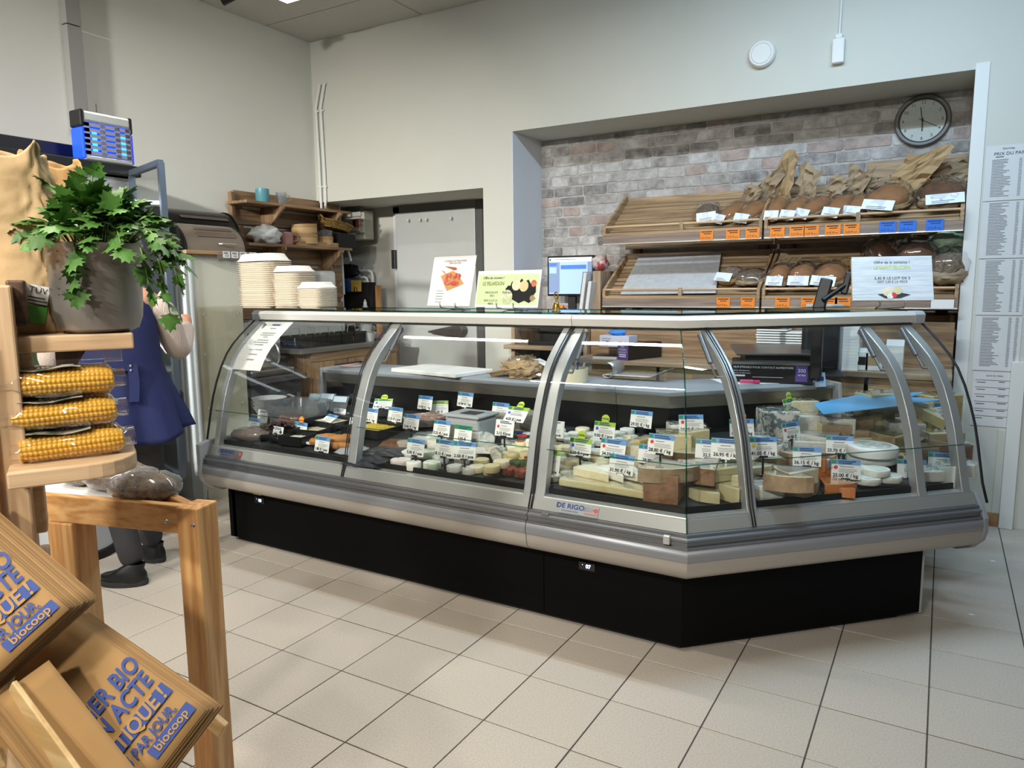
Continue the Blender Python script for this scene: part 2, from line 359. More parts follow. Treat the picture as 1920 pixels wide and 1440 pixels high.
# ---- niche back: brick courses
wn = struct(B().box(NX0, NB, 0, NX1+.01, NB+.1, NZ+.03).mk('wall_brick', 'mortar'))
ch = .0765; z = 1.05; row = 0; rb = random.Random(3)
while z < NZ - .005:
    x = NX0 - rb.uniform(0, .15); h = min(ch, NZ-z)
    while x < NX1:
        L = rb.choice((.12, .15, .2, .22, .25, .27)); x0, x1 = max(x+.005, NX0+.002), min(x+L-.005, NX1-.002)
        hid = z < 1.62 and x0 > -2.0
        if x1-x0 > .03 and not hid:
            m = rb.choice(('brick', 'brick', 'brick_pale', 'brick_pale', 'brick_pink', 'brick_dark'))
            n = 7; wob = [V((rb.uniform(-.004, .004), 0, rb.uniform(-.005, .004))) for _ in range(12)]
            cx0, cx1, cz0, cz1 = x0, x1, z+.006, z+h-.005; r = .008
            pl = [(cx0+r, cz0), ((cx0+cx1)/2, cz0), (cx1-r, cz0), (cx1, cz0+r), (cx1, cz1-r), (cx1-r, cz1), ((cx0+cx1)/2, cz1), (cx0+r, cz1), (cx0, cz1-r), (cx0, cz0+r)]
            y1 = NB - rb.uniform(.003, .006)
            f = [V((a, NB, c)) + wob[k % 12] for k, (a, c) in enumerate(pl)]
            b = B().ext(f[::-1], (0, y1-NB, 0)); b.mk('brick', m, wn, bevel=.002, seg=1)
        x += L
    z += ch; row += 1
# ---- left wall, recess walls
struct(B().box(XL-.12, -3.5, 0, XL, 5.06, ZC+.05).mk('wall_left', 'wall_left_paint'))
rw = B(); rw.box(RX0, RB, 0, OX1, RB+.1, OZ+.4); rw.box(RX0, YW+.12, OZ, OX1, RB, OZ+.06); rw.box(RX0-.05, 5.0, 0, RX0, RB, OZ+.2)
rw.box(RX0, 5.0, 0, XL-.12, 5.06, OZ+.1)
struct(rw.mk('wall_recess', mat('recess_paint', '#cfcbc0', .8)))
# plaster scars on the left wall
for (px, py, a, c) in ((181, 205, .004, .035), (968, 1, 0, 0)):
    if a: p = P(px, py, x=XL); B().box(XL, p.y-a, p.z-c, XL+.0012, p.y+a*.6, p.z+c).mk('plaster_scar', mat('scar', '#8d8a84', .9, var=(60, '#b5b2aa', .2)), bpy.data.objects['wall_left'])
# cable duct running up the left wall
t = thing('cable_duct', 'grey vertical cable duct on the left wall above the fridge', 'cable duct', (XL+.03, 2.62, 2.3))
a = P(140, 120, x=XL+.03); t.location = (XL+.03, a.y, 2.36); PM[t.name] = T(XL+.03, a.y, 2.36)
B().box(-.03, -.045, 0, .03, .045, .62).mk('channel', mat('duct', '#9b9a96', .6), t, bevel=.003)
B().box(-.03, -.045, .626, .03, .045, ZC-2.36).mk('channel', 'duct', t, bevel=.003)
# ---- things on the walls
# two white conduits by the corner
for k, (px, dx) in enumerate(((584, 0.), (593, .055))):
    x = XL+.055+dx; y = YW-.016; zt = 3.06
    t = thing('conduit_pipe', ('white conduit pipe nearest the wall corner above the shelf', 'white conduit pipe bending right under the recess lintel')[k], 'pipe', (x, y, OZ-.05), group='conduit pipes in the corner')
    pts = [(x+.06, y+.016, zt+.02), (x+.055, y, zt+.015), (x+.0, y, zt-.17), (x+.01, y, OZ+.35), (x+.012, y, OZ+.02)]
    if k: pts += [(x+.010, y-.004, OZ-.03), (x-.02, y+.03, OZ-.055), (XL+.016, 4.97, OZ-.062), (XL+.016, 5.03, OZ-.09), (XL+.016, 5.045, OZ-.8)]
    else: pts += [(x+.012, y, OZ-.1), (x+.03, y+.2, OZ-.14), (x+.1, y+.25, OZ-.5)]
    B().tube(pts, .0115, 10).mk('tube', 'white_paint', t, smooth=True, w=True)
    for zz in (zt-.2, OZ+.13): B().tube([(x-.02, y+.004, zz), (x+.03, y+.004, zz)], .009, 6).mk('clip', 'white_paint', t, w=True)
# round white disc and the hanging cable box
p = P(1430, 103, y=YW); t = thing('smoke_detector', 'round white detector disc on the wall above the bread niche', 'detector', p)
mx = T(0, 0, 0) @ Matrix.Rotation(math.radians(90), 4, 'X')
B().lathe([(.001, .0), (.077, .0), (.08, .012), (.078, .03), (.07, .04), (.001, .042)], 32, mx=mx).mk('cover', 'white_matt', t, smooth=True)
B().lathe([(.054, .0395), (.058, .0425), (.062, .0395)], 32, mx=mx, cap=False).mk('ring', 'paper_grey', t, smooth=True)
p = P(1573, 95, y=YW); t = thing('cable_box', 'small white connector box on a cable hanging above the niche', 'cable box', p)
B().box(-.032, -.04, -.075, .032, 0, .06).mk('box', 'white_matt', t, bevel=.006); B().box(-.018, -.035, .06, .018, 0, .085).mk('gland', 'white_matt', t, bevel=.004)
B().tube([(0, -.015, .08), (.004, -.012, .3), (-.001, -.012, 1.2)], .006, 8).mk('cable', 'white_matt', t, smooth=True)
# price sheets on the right
SH = [('PRIX DU PAIN', .148, 2.077, 1.79, 'white price list headed PRIX DU PAIN, topmost sheet on the right wall'), ('', .150, 1.784, 1.485, 'second price sheet from the top of the right wall'),
      ('', .154, 1.479, 1.18, 'third price sheet down, level with the striped offer sign'), ('', .157, 1.172, .875, 'fourth price sheet down, beside the end of the counter glass'), ('f', .165, .866, .565, 'lowest sheet on the right wall with ruled lines')]
for k, (hd, x, z1, z0, lb) in enumerate(SH):
    t = thing('price_sheet', lb, 'sheet', (x, YW-.004, z0), group='sheets on the right wall'); wd = .212 if k < 4 else .2; h = z1-z0
    B().box(0, 0, 0, wd, .001, h).mk('page', 'paper_grey', t); b = B()
    if hd == 'f':
        put_text(b, 'SUIVI DU PAIN', .012, .1, h-.02)
        for i in range(6): b.box(.012, -.0015, h-.045-i*.04, .19, -.001, h-.0435-i*.04); lines(b, .02, .07, h-.057-i*.04, 1, .01, .003); lines(b, .12, .16, h-.052-i*.04, 1, .01, .003)
        b.mk('print', 'ink', t); continue
    zt = h-.008
    if hd:
        put_text(b, 'biocoop', .016, .1, h-.018); put_text(b, hd, .023, .108, h-.045); lines(b, .045, .08, h-.06, 1, .01, .003, jit=0); zt = h-.075
    b.mk('heading', 'ink_blue' if 0 else 'ink', t); b = B(); n = int((zt-.012)/.0082)
    lines(b, .03, .12, zt, n, .0082, .0032, jit=.45); lines(b, .15, .165, zt, n, .0082, .003, jit=.2); lines(b, .182, .197, zt, n, .0082, .003, jit=.2)
    b.mk('print', 'ink_grey', t)
# spot lamp and bright lamp at the ceiling by the left wall
p = P(432, -6, z=ZC-.08); t = thing('track_spotlight', 'black spotlight under the ceiling by the left wall', 'spotlight', p)
B().tube([(-.06, -.03, -.02), (.07, .05, .05)], .038, 16).mk('head', 'black', t, smooth=True); B().lathe([(.03, 0), (.042, .02), (.042, -.005), (.03, -.01)], 16, cap=False, c=(.08, .05, 0)).mk('ring', 'black', t); B().box(-.02, -.02, .04, .02, .02, .09).mk('mount', 'black', t)
p = P(537, -8, z=ZC-.04); t = thing('square_downlight', 'lit white square lamp at the ceiling edge by the corner', 'ceiling lamp', p)
B().box(-.11, -.11, .0, .11, .11, .04).mk('housing', 'white_matt', t, bevel=.004); B().box(-.09, -.09, -.006, .09, .09, 0).mk('diffuser', mat('lamp_on', '#ffffff', .5, emit=('#fff6e6', 6)), t)
# ---- cold-room door in the recess
t = struct(B().box(-4.37, RB-.075, 0, -3.50, RB-.012, 2.03).mk('door_1', mat('door_grey', '#cdcfcc', .42, .15, var=(2, '#c6c8c5', .3)), bevel=.004))
B().box(-4.43, RB-.03, 0, -4.36, RB-.01, 2.09).mk('jamb', 'wall_grey', t); B().box(-3.51, RB-.05, 0, -3.44, RB-.01, 2.09).mk('jamb', mat('jamb_dark', '#5a5a58', .5), t); B().box(-3.44, RB-.02, 0, -3.36, RB-.005, 2.09).mk('jamb', mat('jamb_pale', '#c9c8c2', .6), t)
B().box(-4.43, RB-.03, 2.035, -3.44, RB-.005, 2.10).mk('lintel', mat('recess_dark', '#8e8d88', .7), t)
h = B(); yh = RB-.115
h.ext([(-3.98, yh, .968), (-3.66, yh, 1.03), (-3.625, yh, 1.03), (-3.61, yh, 1.0), (-3.61, yh, .945), (-3.64, yh, .925), (-3.68, yh, .925), (-3.97, yh, .955)][::-1], (0, -.035, 0))
h.tube([(-3.64, RB-.07, .978), (-3.64, yh-.045, .978)], .05, 20)
h.mk('handle', mat('handle_brown', '#4a4341', .4), t, bevel=.006)
for zz in (1.70, 1.62): B().box(-4.40, RB-.11, zz-.09, -4.36, RB-.02, zz).mk('hinge', mat('hinge_dark', '#3c3d3e', .4, .6), t, bevel=.004)
for px in (768, 790, 802, 848):
    p = P(px, 412 - (px-768)*.05, y=RB-.08); B().tube([(p.x, RB-.075, p.z), (p.x, RB-.105, p.z), (p.x, RB-.11, p.z-.02)], .008, 8).mk('hook', 'white_paint', t)
# ================================================================== refrigerated counter: a straight case and a corner case
BX, BY, Q = -.769, 2.52, math.sqrt(.5)
XA, XM = -3.31, -1.345                       # left end, joint of the two cases
def plan(n, where):
    """plan point at inset n behind the base front: where = ('x', x) on the straight run, ('s', s) on the slanted run, 'c' = the corner"""
    if where == 'c': return (BX - n*math.tan(math.pi/8), BY+n)
    k, a = where
    if k == 'x': return (a, BY+n)
    return (BX + a*Q - n*Q, BY + a*Q + n*Q)
def sweep(prof, wh, closed=True):
    """profile [(inset, z)] carried through the stations wh"""
    b = B(); n = len(prof); rows = [[V((*plan(i, s), z)) for i, z in prof] for s in wh]
    vs = [p for r in rows for p in r]; m = n if closed else n-1
    fs = [(k*n+i, k*n+(i+1) % n, (k+1)*n+(i+1) % n, (k+1)*n+i) for k in range(len(wh)-1) for i in range(m)]
    if closed: fs += [tuple(range(n-1, -1, -1)), tuple((len(wh)-1)*n+i for i in range(n))]
    return b.add(vs, [f[::-1] for f in fs])
GP = [(-.115, .503), (-.088, .575), (-.072, .645), (-.055, .719), (-.035, .797), (-.008, .871), (.026, .948), (.066, 1.015), (.112, 1.067), (.164, 1.112), (.215, 1.151), (.268, 1.190)]
def gp_off(o):
    out = []
    for i, (a, z) in enumerate(GP):
        p, q = GP[max(i-1, 0)], GP[min(i+1, len(GP)-1)]; dx, dz = q[0]-p[0], q[1]-p[1]; L = math.hypot(dx, dz)
        out.append((a + dz/L*o, z - dx/L*o))
    return out
def ins(x, y):
    """inset of a floor point behind the base front"""
    n = y - BY
    if x > BX - n*math.tan(math.pi/8): return (-(x-BX) + (y-BY))*Q
    return n
def deck_z(n): return .553 + .10*max(0., n+.04)/.8
def K(px, py, h=0.):
    """place on the display deck (h above it) seen at a pixel"""
    z = .62
    for _ in range(12):
        p = P(px, py, z=z+h); z = deck_z(ins(p.x, p.y))
    p.z = z + h; return p
def KI(px, py, n):
    """place seen at a pixel, n behind the base front"""
    lo, hi = 1.0, 6.0; r = ray(px, py)
    for _ in range(40):
        t = (lo+hi)/2; p = CAM + r*t
        if ins(p.x, p.y) < n: lo = t
        else: hi = t
    return CAM + r*lo
def case(name, label, wh, panes, ribs, end):
    t = thing(name, label, 'display counter', (*plan(.3, wh[0]), 0), group='refrigerated display counters')
    def mk(b, nm, m, **k): return b.mk(nm, m, t, w=True, **k)
    mk(sweep([(0, .025), (.98, .025), (.98, .33), (0, .33)], wh[:-1] + [end['base']]), 'base', 'base_black')
    mk(sweep([(.03, 0), (.9, 0), (.9, .03), (.03, .03)], wh[:-1] + [end['foot']]), 'plinth', 'black_matt')
    we = wh[:-1] + [end['bump']]
    mk(sweep([(.03, .285), (.02, .285), (-.06, .318), (-.115, .338), (-.138, .358), (-.146, .385), (-.146, .408), (-.02, .408)], we), 'bumper', 'bumper_beige', smooth=True)
    mk(sweep([(-.02, .409), (-.150, .409), (-.153, .418), (-.151, .444), (-.143, .452), (-.02, .452)], we), 'bumper_band', 'bumper_grey', smooth=True)
    mk(sweep([(-.02, .453), (-.147, .453), (-.147, .459), (-.134, .462), (-.134, .474), (-.140, .478), (-.140, .486), (-.127, .49), (-.127, .5), (-.02, .5)], we), 'trim_profile', 'alu_dark')
    mk(sweep([(-.02, .501), (-.112, .501), (-.092, .542), (-.089, .545), (-.02, .52)], we), 'front_panel', mat('panel_grey', '#a4a3a0', .42, .35))
    mk(sweep([(-.0905, .545), (-.088, .549), (-.052, .551), (-.05, .53)], we), 'ledge', 'alu_light')
    mk(sweep([(-.05, .515), (-.048, .574), (-.042, .574), (-.036, .515)], we), 'deck_lip', 'black')
    mk(sweep([(-.036, .50), (-.036, deck_z(-.036)), (.77, deck_z(.77)), (.77, .50)], we), 'deck', 'deck_slate')
    mk(sweep([(.765, .55), (.765, .80), (.80, .80), (.80, .55)], we), 'back_panel', 'black_satin')
    mk(sweep([(.755, .785), (.748, .845), (.80, .845), (.80, .785)], we), 'fascia', 'steel')
    mk(sweep([(.742, .842), (.735, .850), (.735, .862), (.744, .870), (1.085, .870), (1.085, .842)], we), 'worktop', 'worktop_grey', smooth=True)
    mk(sweep([(.80, .33), (.80, .842), (1.0, .842), (1.0, .33)], wh[:-1] + [end['base']]), 'rear_cabinet', 'plastic_grey')
    # top rail and the glass shelf behind it
    wr = wh[:-1] + [end['rail']]
    mk(sweep([(.276, 1.186), (.262, 1.192), (.250, 1.222), (.262, 1.236), (.335, 1.238), (.335, 1.226), (.29, 1.215)], wr), 'top_rail', 'alu_rail', smooth=True)
    mk(sweep([(.27, 1.180), (.268, 1.186), (.30, 1.186), (.30, 1.180)], wr), 'seal_strip', 'seal')
    mk(sweep([(.30, 1.2385), (.30, 1.2465), (.66, 1.2465), (.66, 1.2385)], wr), 'glass_shelf', 'pane_top')
    mk(sweep([(.655, 1.236), (.655, 1.249), (.665, 1.249), (.665, 1.236)], wr), 'shelf_edge', 'pane_edge')
    for a, c in panes:
        st = [a] + (['c'] if (a[0], c[0]) == ('x', 's') else []) + [c]
        fr = gp_off(.0); g = mk(sweep(fr, st, closed=False), 'glass_pane', 'pane', smooth='all')
        for e, sg in ((a, 1), (c, -1)):
            if e != 'c': B().tube([V((*plan(i, (e[0], e[1]+sg*.0025)), z)) for i, z in GP], .0028, 6).mk('pane_seal', 'seal', t, w=True, smooth='all').parent = g
        if 'c' in (a, c): B().tube([V((*plan(i, 'c'), z)) for i, z in GP], .0028, 6).mk('pane_seal', 'pane_edge', t, w=True, smooth='all').parent = g
        st2 = [(e[0], e[1] + (.035 if e is a else -.035)) if e != 'c' else e for e in st]
        ig = mk(sweep([(-.045, .572), (-.045, .725)], st2, closed=False), 'inner_glass', 'pane')
        B().tube([V((*plan(-.045, e), .725)) for e in st2], .0022, 6).mk('inner_edge', 'pane_edge', t, w=True).parent = ig
    for (k, a0, a1) in ribs:
        i0, i1 = gp_off(.008), gp_off(.05); b = B()
        pr = i0 + i1[::-1]; n = len(pr); half = n//2
        vs = [V((*plan(i, (k, a)), z)) for a in (a0, a1) for i, z in pr]
        fs = [(j, (j+1) % n, (j+1) % n+n, j+n) for j in range(n)]
        fs += [(j, n-1-j, n-2-j, j+1) for j in range(half-1)] + [(j+n, j+1+n, 2*n-2-j, 2*n-1-j) for j in range(half-1)]
        b.add(vs, fs); rb_ = mk(b, 'rib', 'aluminium', bevel=.003, smooth=True)
        mid = (k, a1+.018 if k == 'x' else a0-.018) if (k, a0) != ('s', 1.0) else (k, a0-.015)
        q0, q1 = V((*plan(.255, mid), 1.165)), V((*plan(.125, mid), 1.012))
        d = (q1-q0); g = B().tube([q0, q0+d*.68], .0095, 10).tube([q0+d*.68, q1], .004, 8); g.tube([V((*plan(.125, (k, (a0+a1)/2)), 1.012)), q1], .005, 8)
        mk(g, 'gas_strut', 'alu_dark', smooth=True).parent = rb_
    return t, mk
cA, mkA = case('display_counter', 'long straight refrigerated counter with two curved glass panes and black base', [('x', XA+.03), ('x', XM-.0015)],
    [(('x', XA-.005), ('x', -2.334)), (('x', -2.328), ('x', XM-.004))], [('x', XA+.05, XA+.085), ('x', -2.325, -2.275), ('x', XM-.045, XM-.006)],
    dict(base=('x', XM-.0015), foot=('x', XM), bump=('x', XM-.0015), rail=('x', XM-.0015)))
cB, mkB = case('corner_display_counter', 'corner refrigerated counter full of cheese, bending towards the right wall', [('x', XM+.0015), 'c', ('s', 1.19)],
    [(('x', XM+.004), 'c'), ('c', ('s', .215)), (('s', .221), ('s', 1.25))], [('x', XM+.006, XM+.05), ('s', .205, .245), ('s', .945, .985), ('s', 1.15, 1.19)],
    dict(base=('s', 1.069), foot=('s', .99), bump=('s', 1.195), rail=('s', 1.2)))
# end caps and end glass of the straight case
EP = [(.6, .29), (-.03, .29), (-.10, .32), (-.145, .365), (-.158, .40), (-.158, .56), (-.10, .575), (.765, .575), (.80, .30)]
EP2 = [(.6, .29), (-.03, .29), (-.10, .32), (-.145, .365), (-.155, .40), (-.153, .455), (-.13, .50), (-.10, .545), (.765, .55), (.80, .30)]
def cap(mk, wh0, wh1, nm, m): mk(sweep(EP if mk is mkA else EP2, [wh0, wh1]), nm, m, bevel=.004)
cap(mkA, ('x', XA), ('x', XA+.03), 'end_cap', 'plastic_lgrey'); cap(mkB, ('s', 1.195), ('s', 1.218), 'end_cap', 'plastic_grey')
mkA(sweep([(0, .02), (0, .33), (.98, .33), (.98, .02)], [('x', XA+.055), ('x', XA+.085)]), 'base_end', 'plastic_lgrey', bevel=.003)
mkB(sweep([(0, .02), (0, .33), (.98, .33), (.98, .02)], [('s', 1.069), ('s', 1.08)]), 'base_end', 'plastic_lgrey')
for mk, wh in ((mkA, ('x', XA+.004)), (mkB, ('s', 1.243))):
    pr = GP[1:] + [(.64, 1.20), (.70, 1.1), (.735, .86), (.74, .60)]
    b = B().add([V((*plan(i, wh), z)) for i, z in pr], [tuple(range(len(pr)))]); mk(b, 'end_glass', 'pane')
    B().tube([V((*plan(i, wh), z)) for i, z in GP], .004, 6).mk('end_seal', 'seal', cA if mk is mkA else cB, w=True, smooth='all')
    e = B(); s = -1 if wh[0] == 's' else 1
    mk(sweep([(.70, .56), (.735, .872), (1.08, .872), (1.08, .56)], [wh, (wh[0], wh[1]+s*.022)]), 'worktop_end', 'plastic_lgrey', bevel=.006)
    mk(sweep([(.25, 1.186), (.246, 1.225), (.262, 1.24), (.30, 1.24), (.30, 1.186)], [(wh[0], wh[1]-s*.004), (wh[0], wh[1]+s*.05)]), 'rail_cap', 'alu_dark' if s > 0 else 'plastic_lgrey', bevel=.004)
mkB(sweep([(-.04, .56), (-.04, .725), (.5, .76), (.5, .6)], [('s', 1.14), ('s', 1.143)]), 'inner_end_glass', 'pane')
mkB(sweep([(-.05, .55), (-.05, .64), (.1, .60), (.3, .59), (.3, .55)], [('s', 1.145), ('s', 1.19)]), 'inner_corner', 'white_matt', bevel=.004)
# joints, badges and the two thermostats
for (x, mk, dx) in ((XA+.13, mkA, 0), (XM+.13, mkB, 0)):
    sl = V((0, .020, .041)).normalized(); m = frame(V((x+.07, BY-.1035, .5225)), (1, 0, 0), sl)
    mk(B().box(-.075, -.002, -.02, .085, 0, .018, mx=m), 'badge', 'plastic_lgrey' if mk is mkB else 'alu_dark')
    b = B(); put_text(b, 'DE RIGO', .026, -.03, .006, y=-.004, mx=m, wid=1.15, bold=.02); mk(b, 'lettering', 'ink_blue'); mk(put_text(B(), 'REFRIGERATION', .008, -.03, -.012, y=-.004, mx=m, wid=1.2), 'small_lettering', 'ink_blue')
    b = B(); put_text(b, 'SEDA', .022, .046, .004, y=-.004, mx=m); mk(b, 'lettering', 'ink_grey'); b = B().lathe([(.0005, 0), (.008, 0), (.0005, .001)], 10, mx=m @ T(.076, -.004, .004) @ Matrix.Rotation(math.pi/2, 4, 'X')); b.box(.03, -.0045, -.013, .082, -.004, -.0105, mx=m); mk(b, 'emblem', 'dot_red')
mat('led', '#dff1ff', .5, emit=('#cfe8ff', 5))
for (px, py, tx, mk) in ((1101, 1062, '07', mkB), (487, 938, '08', mkA)):
    p = P(px, py, y=BY-.003); m = frame(p, (1, 0, 0), (0, 0, 1))
    mk(B().box(-.036, -.003, -.017, .034, .003, .017, mx=m), 'thermostat', mat('thermo', '#1d1f22', .3), bevel=.002)
    mk(put_text(B(), tx, .021, .006, 0, y=-.0045, mx=m, bold=.02), 'display_digits', 'led')
    mk(B().box(-.02, -.004, .004, -.018, -.0035, .006, mx=m), 'indicator', 'led')
p = P(482, 926, y=BY-.002); mkA(B().box(p.x-.03, p.y-.001, p.z-.006, p.x+.03, p.y, p.z+.006), 'warning_label', mat('label_yellow', '#c9b12a', .6))
p = P(1250, 1012, y=BY-.15); mkB(B().box(p.x-.012, p.y-.006, p.z-.016, p.x+.012, p.y+.01, p.z+.016), 'latch', 'alu_light', bevel=.003)
p = P(998, 961, y=BY-.15); mkB(B().box(p.x+.04, p.y-.004, p.z-.006, p.x+.07, p.y+.006, p.z+.006), 'latch', 'alu_dark', bevel=.002)
# ================================================================== fridge on the left wall, with the partition beside it
FX = -4.04                                                        # fridge front
t = thing('wall_fridge', 'tall lit glass-door fridge with black header on the left wall', 'fridge', (-4.4, 1.7, 0))
def fk(b, n, m, **k): return b.mk(n, m, t, w=True, **k)
mat('fridge_white', '#e6e8ec', .5)
FY0, FY1 = .4, 2.62
fk(B().box(-4.77, FY0, 0, FX-.02, FY1, .30), 'base', 'black'); fk(B().box(-4.77, FY0, .30, -4.72, FY1, 2.0), 'back', 'fridge_white')
fk(B().box(-4.72, FY1-.04, .30, FX-.03, FY1, 2.0), 'side_wall', 'fridge_white'); fk(B().box(-4.72, FY0, .30, FX-.03, FY0+.04, 2.0), 'side_wall', 'fridge_white')
fk(B().box(-4.77, FY0, 1.99, FX-.03, FY1, 2.0), 'roof', 'fridge_white'); fk(B().box(-4.77, FY0-.01, 2.0, FX+.02, FY1+.02, 2.06), 'header', 'black', bevel=.006); fk(B().box(-4.77, FY0-.01, 2.06, -4.24, FY1+.0, 2.165), 'motor_cover', 'black', bevel=.006)
fk(B().box(FX-.30, FY0+.04, 1.88, FX-.03, FY1-.04, 2.0), 'canopy', 'fridge_white')
mat('fridge_led', '#ffffff', .5, emit=('#eef6ff', 7))
fk(B().box(FX-.12, FY0+.05, 1.862, FX-.09, FY1-.05, 1.88), 'led_strip', 'fridge_led')
for z in (.55, .86, 1.17, 1.48): fk(B().box(-4.7, FY0+.05, z, FX-.12, FY1-.05, z+.018), 'shelf', 'fridge_white')
fk(B().box(FX-.17, FY0+.05, 1.464, FX-.12, FY1-.05, 1.48), 'led_strip', 'fridge_led')
for k in range(4):                                                # closed doors
    y0 = FY0 + k*.555
    if k == 3: break
    fk(B().box(FX-.004, y0+.03, .36, FX+.004, y0+.525, 1.97), 'door_pane', 'pane')
    b = B()
    for a, c, e, f in ((0, .36, .03, 1.97), (.525, .36, .555, 1.97), (.03, .36, .525, .39), (.03, 1.94, .525, 1.97)): b.box(FX-.012, y0+a, c-.02*(a == 0), FX+.012, y0+e, f)
    fk(b, 'door_frame', 'alu_dark')
# the open door
o0, o1 = V((-4.015, 2.575, 0)), V((-3.555, 2.445, 0)); zb, zt = .34, 2.015
dd = (o1-o0).normalized(); nn = V((-dd.y, dd.x, 0))
fk(B().add([o0+V((0, 0, zb)), o1+V((0, 0, zb)), o1+V((0, 0, zt)), o0+V((0, 0, zt))], [(0, 1, 2, 3)]), 'open_door_pane', 'pane', solid=.012)
mat('door_alu', '#7f8a96', .35, .8)
for a, c in ((o0, o1),):
    for z in (zb, zt): fk(B().bar(a+V((0, 0, z)), c+V((0, 0, z)), .03, .03), 'open_door_rail', 'door_alu')
for q in (o0, o1): fk(B().bar(q+V((0, 0, zb)), q+V((0, 0, zt)), .03, .03, up=nn), 'open_door_stile', 'door_alu')
hp = o1 - dd*.05 - nn*.02
fk(B().tube([hp+V((0, 0, 1.02)), hp-nn*.05+V((0, 0, 1.10)), hp-nn*.06+V((0, 0, 1.2)), hp-nn*.04+V((0, 0, 1.3)), hp+V((0, 0, 1.36))], .006, 8), 'door_handle', 'white', smooth=True)
# packs in the fridge
mat('pack_pink', '#d3a0a2', .35, var=(9, '#f0dcdc', .12), rand=.12); mat('pack_white', '#e4e2e2', .4, rand=.1); mat('pack_green', '#7d9a6a', .4, rand=.15)
pk = None
for z, m, nm in ((1.50, 'pack_pink', 'top'), (1.19, 'pack_white', 'second'), (.88, 'pack_green', 'third'), (.57, 'pack_white', 'lowest')):
    pk = None
    for i in range(11):
        y = .62 + i*.175; mxx = T(-4.35 + rnd.uniform(-.03, .03), y, z) @ euler(0, rnd.uniform(-.25, -.1), rnd.uniform(-.2, .2))
        if pk is None:
            b = blob(.035, .08, .10, 3+z*10, .35, 2.6, 22, 14, flat=.95, pw=.6); pk = b.mk('food_pack', m, smooth='all'); tag(pk, 'shrink-wrapped %s food pack on the %s shelf of the wall fridge' % (m.split('_')[1], nm), 'food pack', 'packs on the %s fridge shelf' % nm); pk.matrix_world = mxx
        else: c = copy_at(pk, mxx)
# insect killer on top of the fridge
t = thing('insect_killer', 'silver insect killer lamp glowing blue on top of the fridge', 'insect killer', mx=T(-4.1, 2.485, 2.062))
PM[t.name] = frame(V((-4.115, 2.485, 2.062)), (0, 1, 0), (0, 0, 1)) @ Matrix.Diagonal((.80, 1, .93, 1)); t.matrix_world = PM[t.name]
mat('uv_blue', '#1536ff', .4, emit=('#1450ff', 1.6)); mat('uv_bright', '#30b8ff', .4, emit=('#35c0ff', 3.2)); mat('killer_panel', '#a9a9c4', .35, .5)
B().box(-.17, -.055, .0, .17, .055, .035).mk('base', 'alu_light', t, bevel=.01); B().box(-.17, -.055, .22, .17, .055, .285).mk('top', 'alu_light', t, bevel=.014)
B().box(-.16, -.045, .03, .16, .045, .225).mk('lamp_box', 'uv_blue', t)
b = B()
for z in (.035, .068, .1, .132, .164, .196): b.box(-.165, -.056, z, .165, -.05, z+.021)
for x in (-.165, -.055, .05, .125): b.box(x, -.056, .03, x+.035, -.05, .22)
b.mk('grille', 'killer_panel', t)
for z in (.058, .09, .122, .155):
    for x in (-.115, .09): B().box(x, -.0575, z, x+.032, -.054, z+.011).mk('lamp_slot', 'uv_bright', t)
for s in (-1, 1):
    B().box(s*.172-.012, -.058, .19, s*.172+.012, .058, .29).mk('corner_cap', 'black', t, bevel=.012)
    B().box(s*.172-.01, -.056, .01, s*.172+.01, .056, .19).mk('side_glow', 'uv_blue' if s < 0 else mat('uv_side', '#3a48c8', .4, emit=('#3046ff', .5)), t, bevel=.01)
# partition panel
t = thing('partition_unit', 'cream partition cabinet with white edge between fridge and counter', 'partition', (-4.3, 3.1, 0))
mat('cream', '#dedac9', .55, var=(3, '#d8d4c2', .3)); mat('edge_white', '#cfd5d8', .45)
B().box(-4.70, 2.935, 0, -4.045, 3.31, 1.575).mk('body', 'cream', t, w=True); B().box(-4.70, 2.925, 0, -4.037, 2.937, 1.575).mk('front_edge', mat('edge_grey', '#a2a6a6', .5), t, w=True)
B().box(-4.15, 2.915, 0, -4.034, 2.945, 1.575).mk('edge_strip', 'edge_white', t, w=True, bevel=.01)
B().box(-4.044, 2.95, 0.0, -4.036, 3.30, .07).mk('skirting', 'cream', t, w=True)
b = B().box(-4.034, 2.955, .52, -4.028, 3.305, 1.25).mk('splash_plate', 'plexi', t, w=True)
for y, z in ((3.0, 1.2), (3.26, 1.2), (2.99, .6), (3.26, .6), (2.99, .95)): B().tube([(-4.03, y, z), (-4.022, y, z)], .006, 8).mk('screw', 'plastic_grey', t, w=True)
t = thing('bin_shelf', 'wooden shelf board under the bread bins with price labels', 'shelf board', (-4.3, 3.1, 1.575))
B().box(-4.72, 2.88, 1.577, -4.0, 3.42, 1.60).mk('board', 'wood_oak_y', t, w=True, bevel=.003)
B().box(-3.999, 3.10, 1.555, -3.996, 3.42, 1.60).mk('label_rail', 'film', t, w=True)
for k, y in enumerate((3.14, 3.205, 3.27, 3.35)):
    B().box(-3.9945, y, 1.558, -3.9935, y+.055, 1.60).mk('price_label', 'paper', t, w=True)
    b = B(); m = frame(V((-3.993, y+.028, 1.58)), (0, 1, 0), (0, 0, 1)); lines(b, -.022, .02, .012, 2, .006, .003); b.v = [m @ p for p in b.v]; put_text(b, ('0,58', '0,65', '0,80', '0,90')[k], .016, 0, -.009, y=-.001, mx=m); b.mk('print', 'ink', t, w=True)
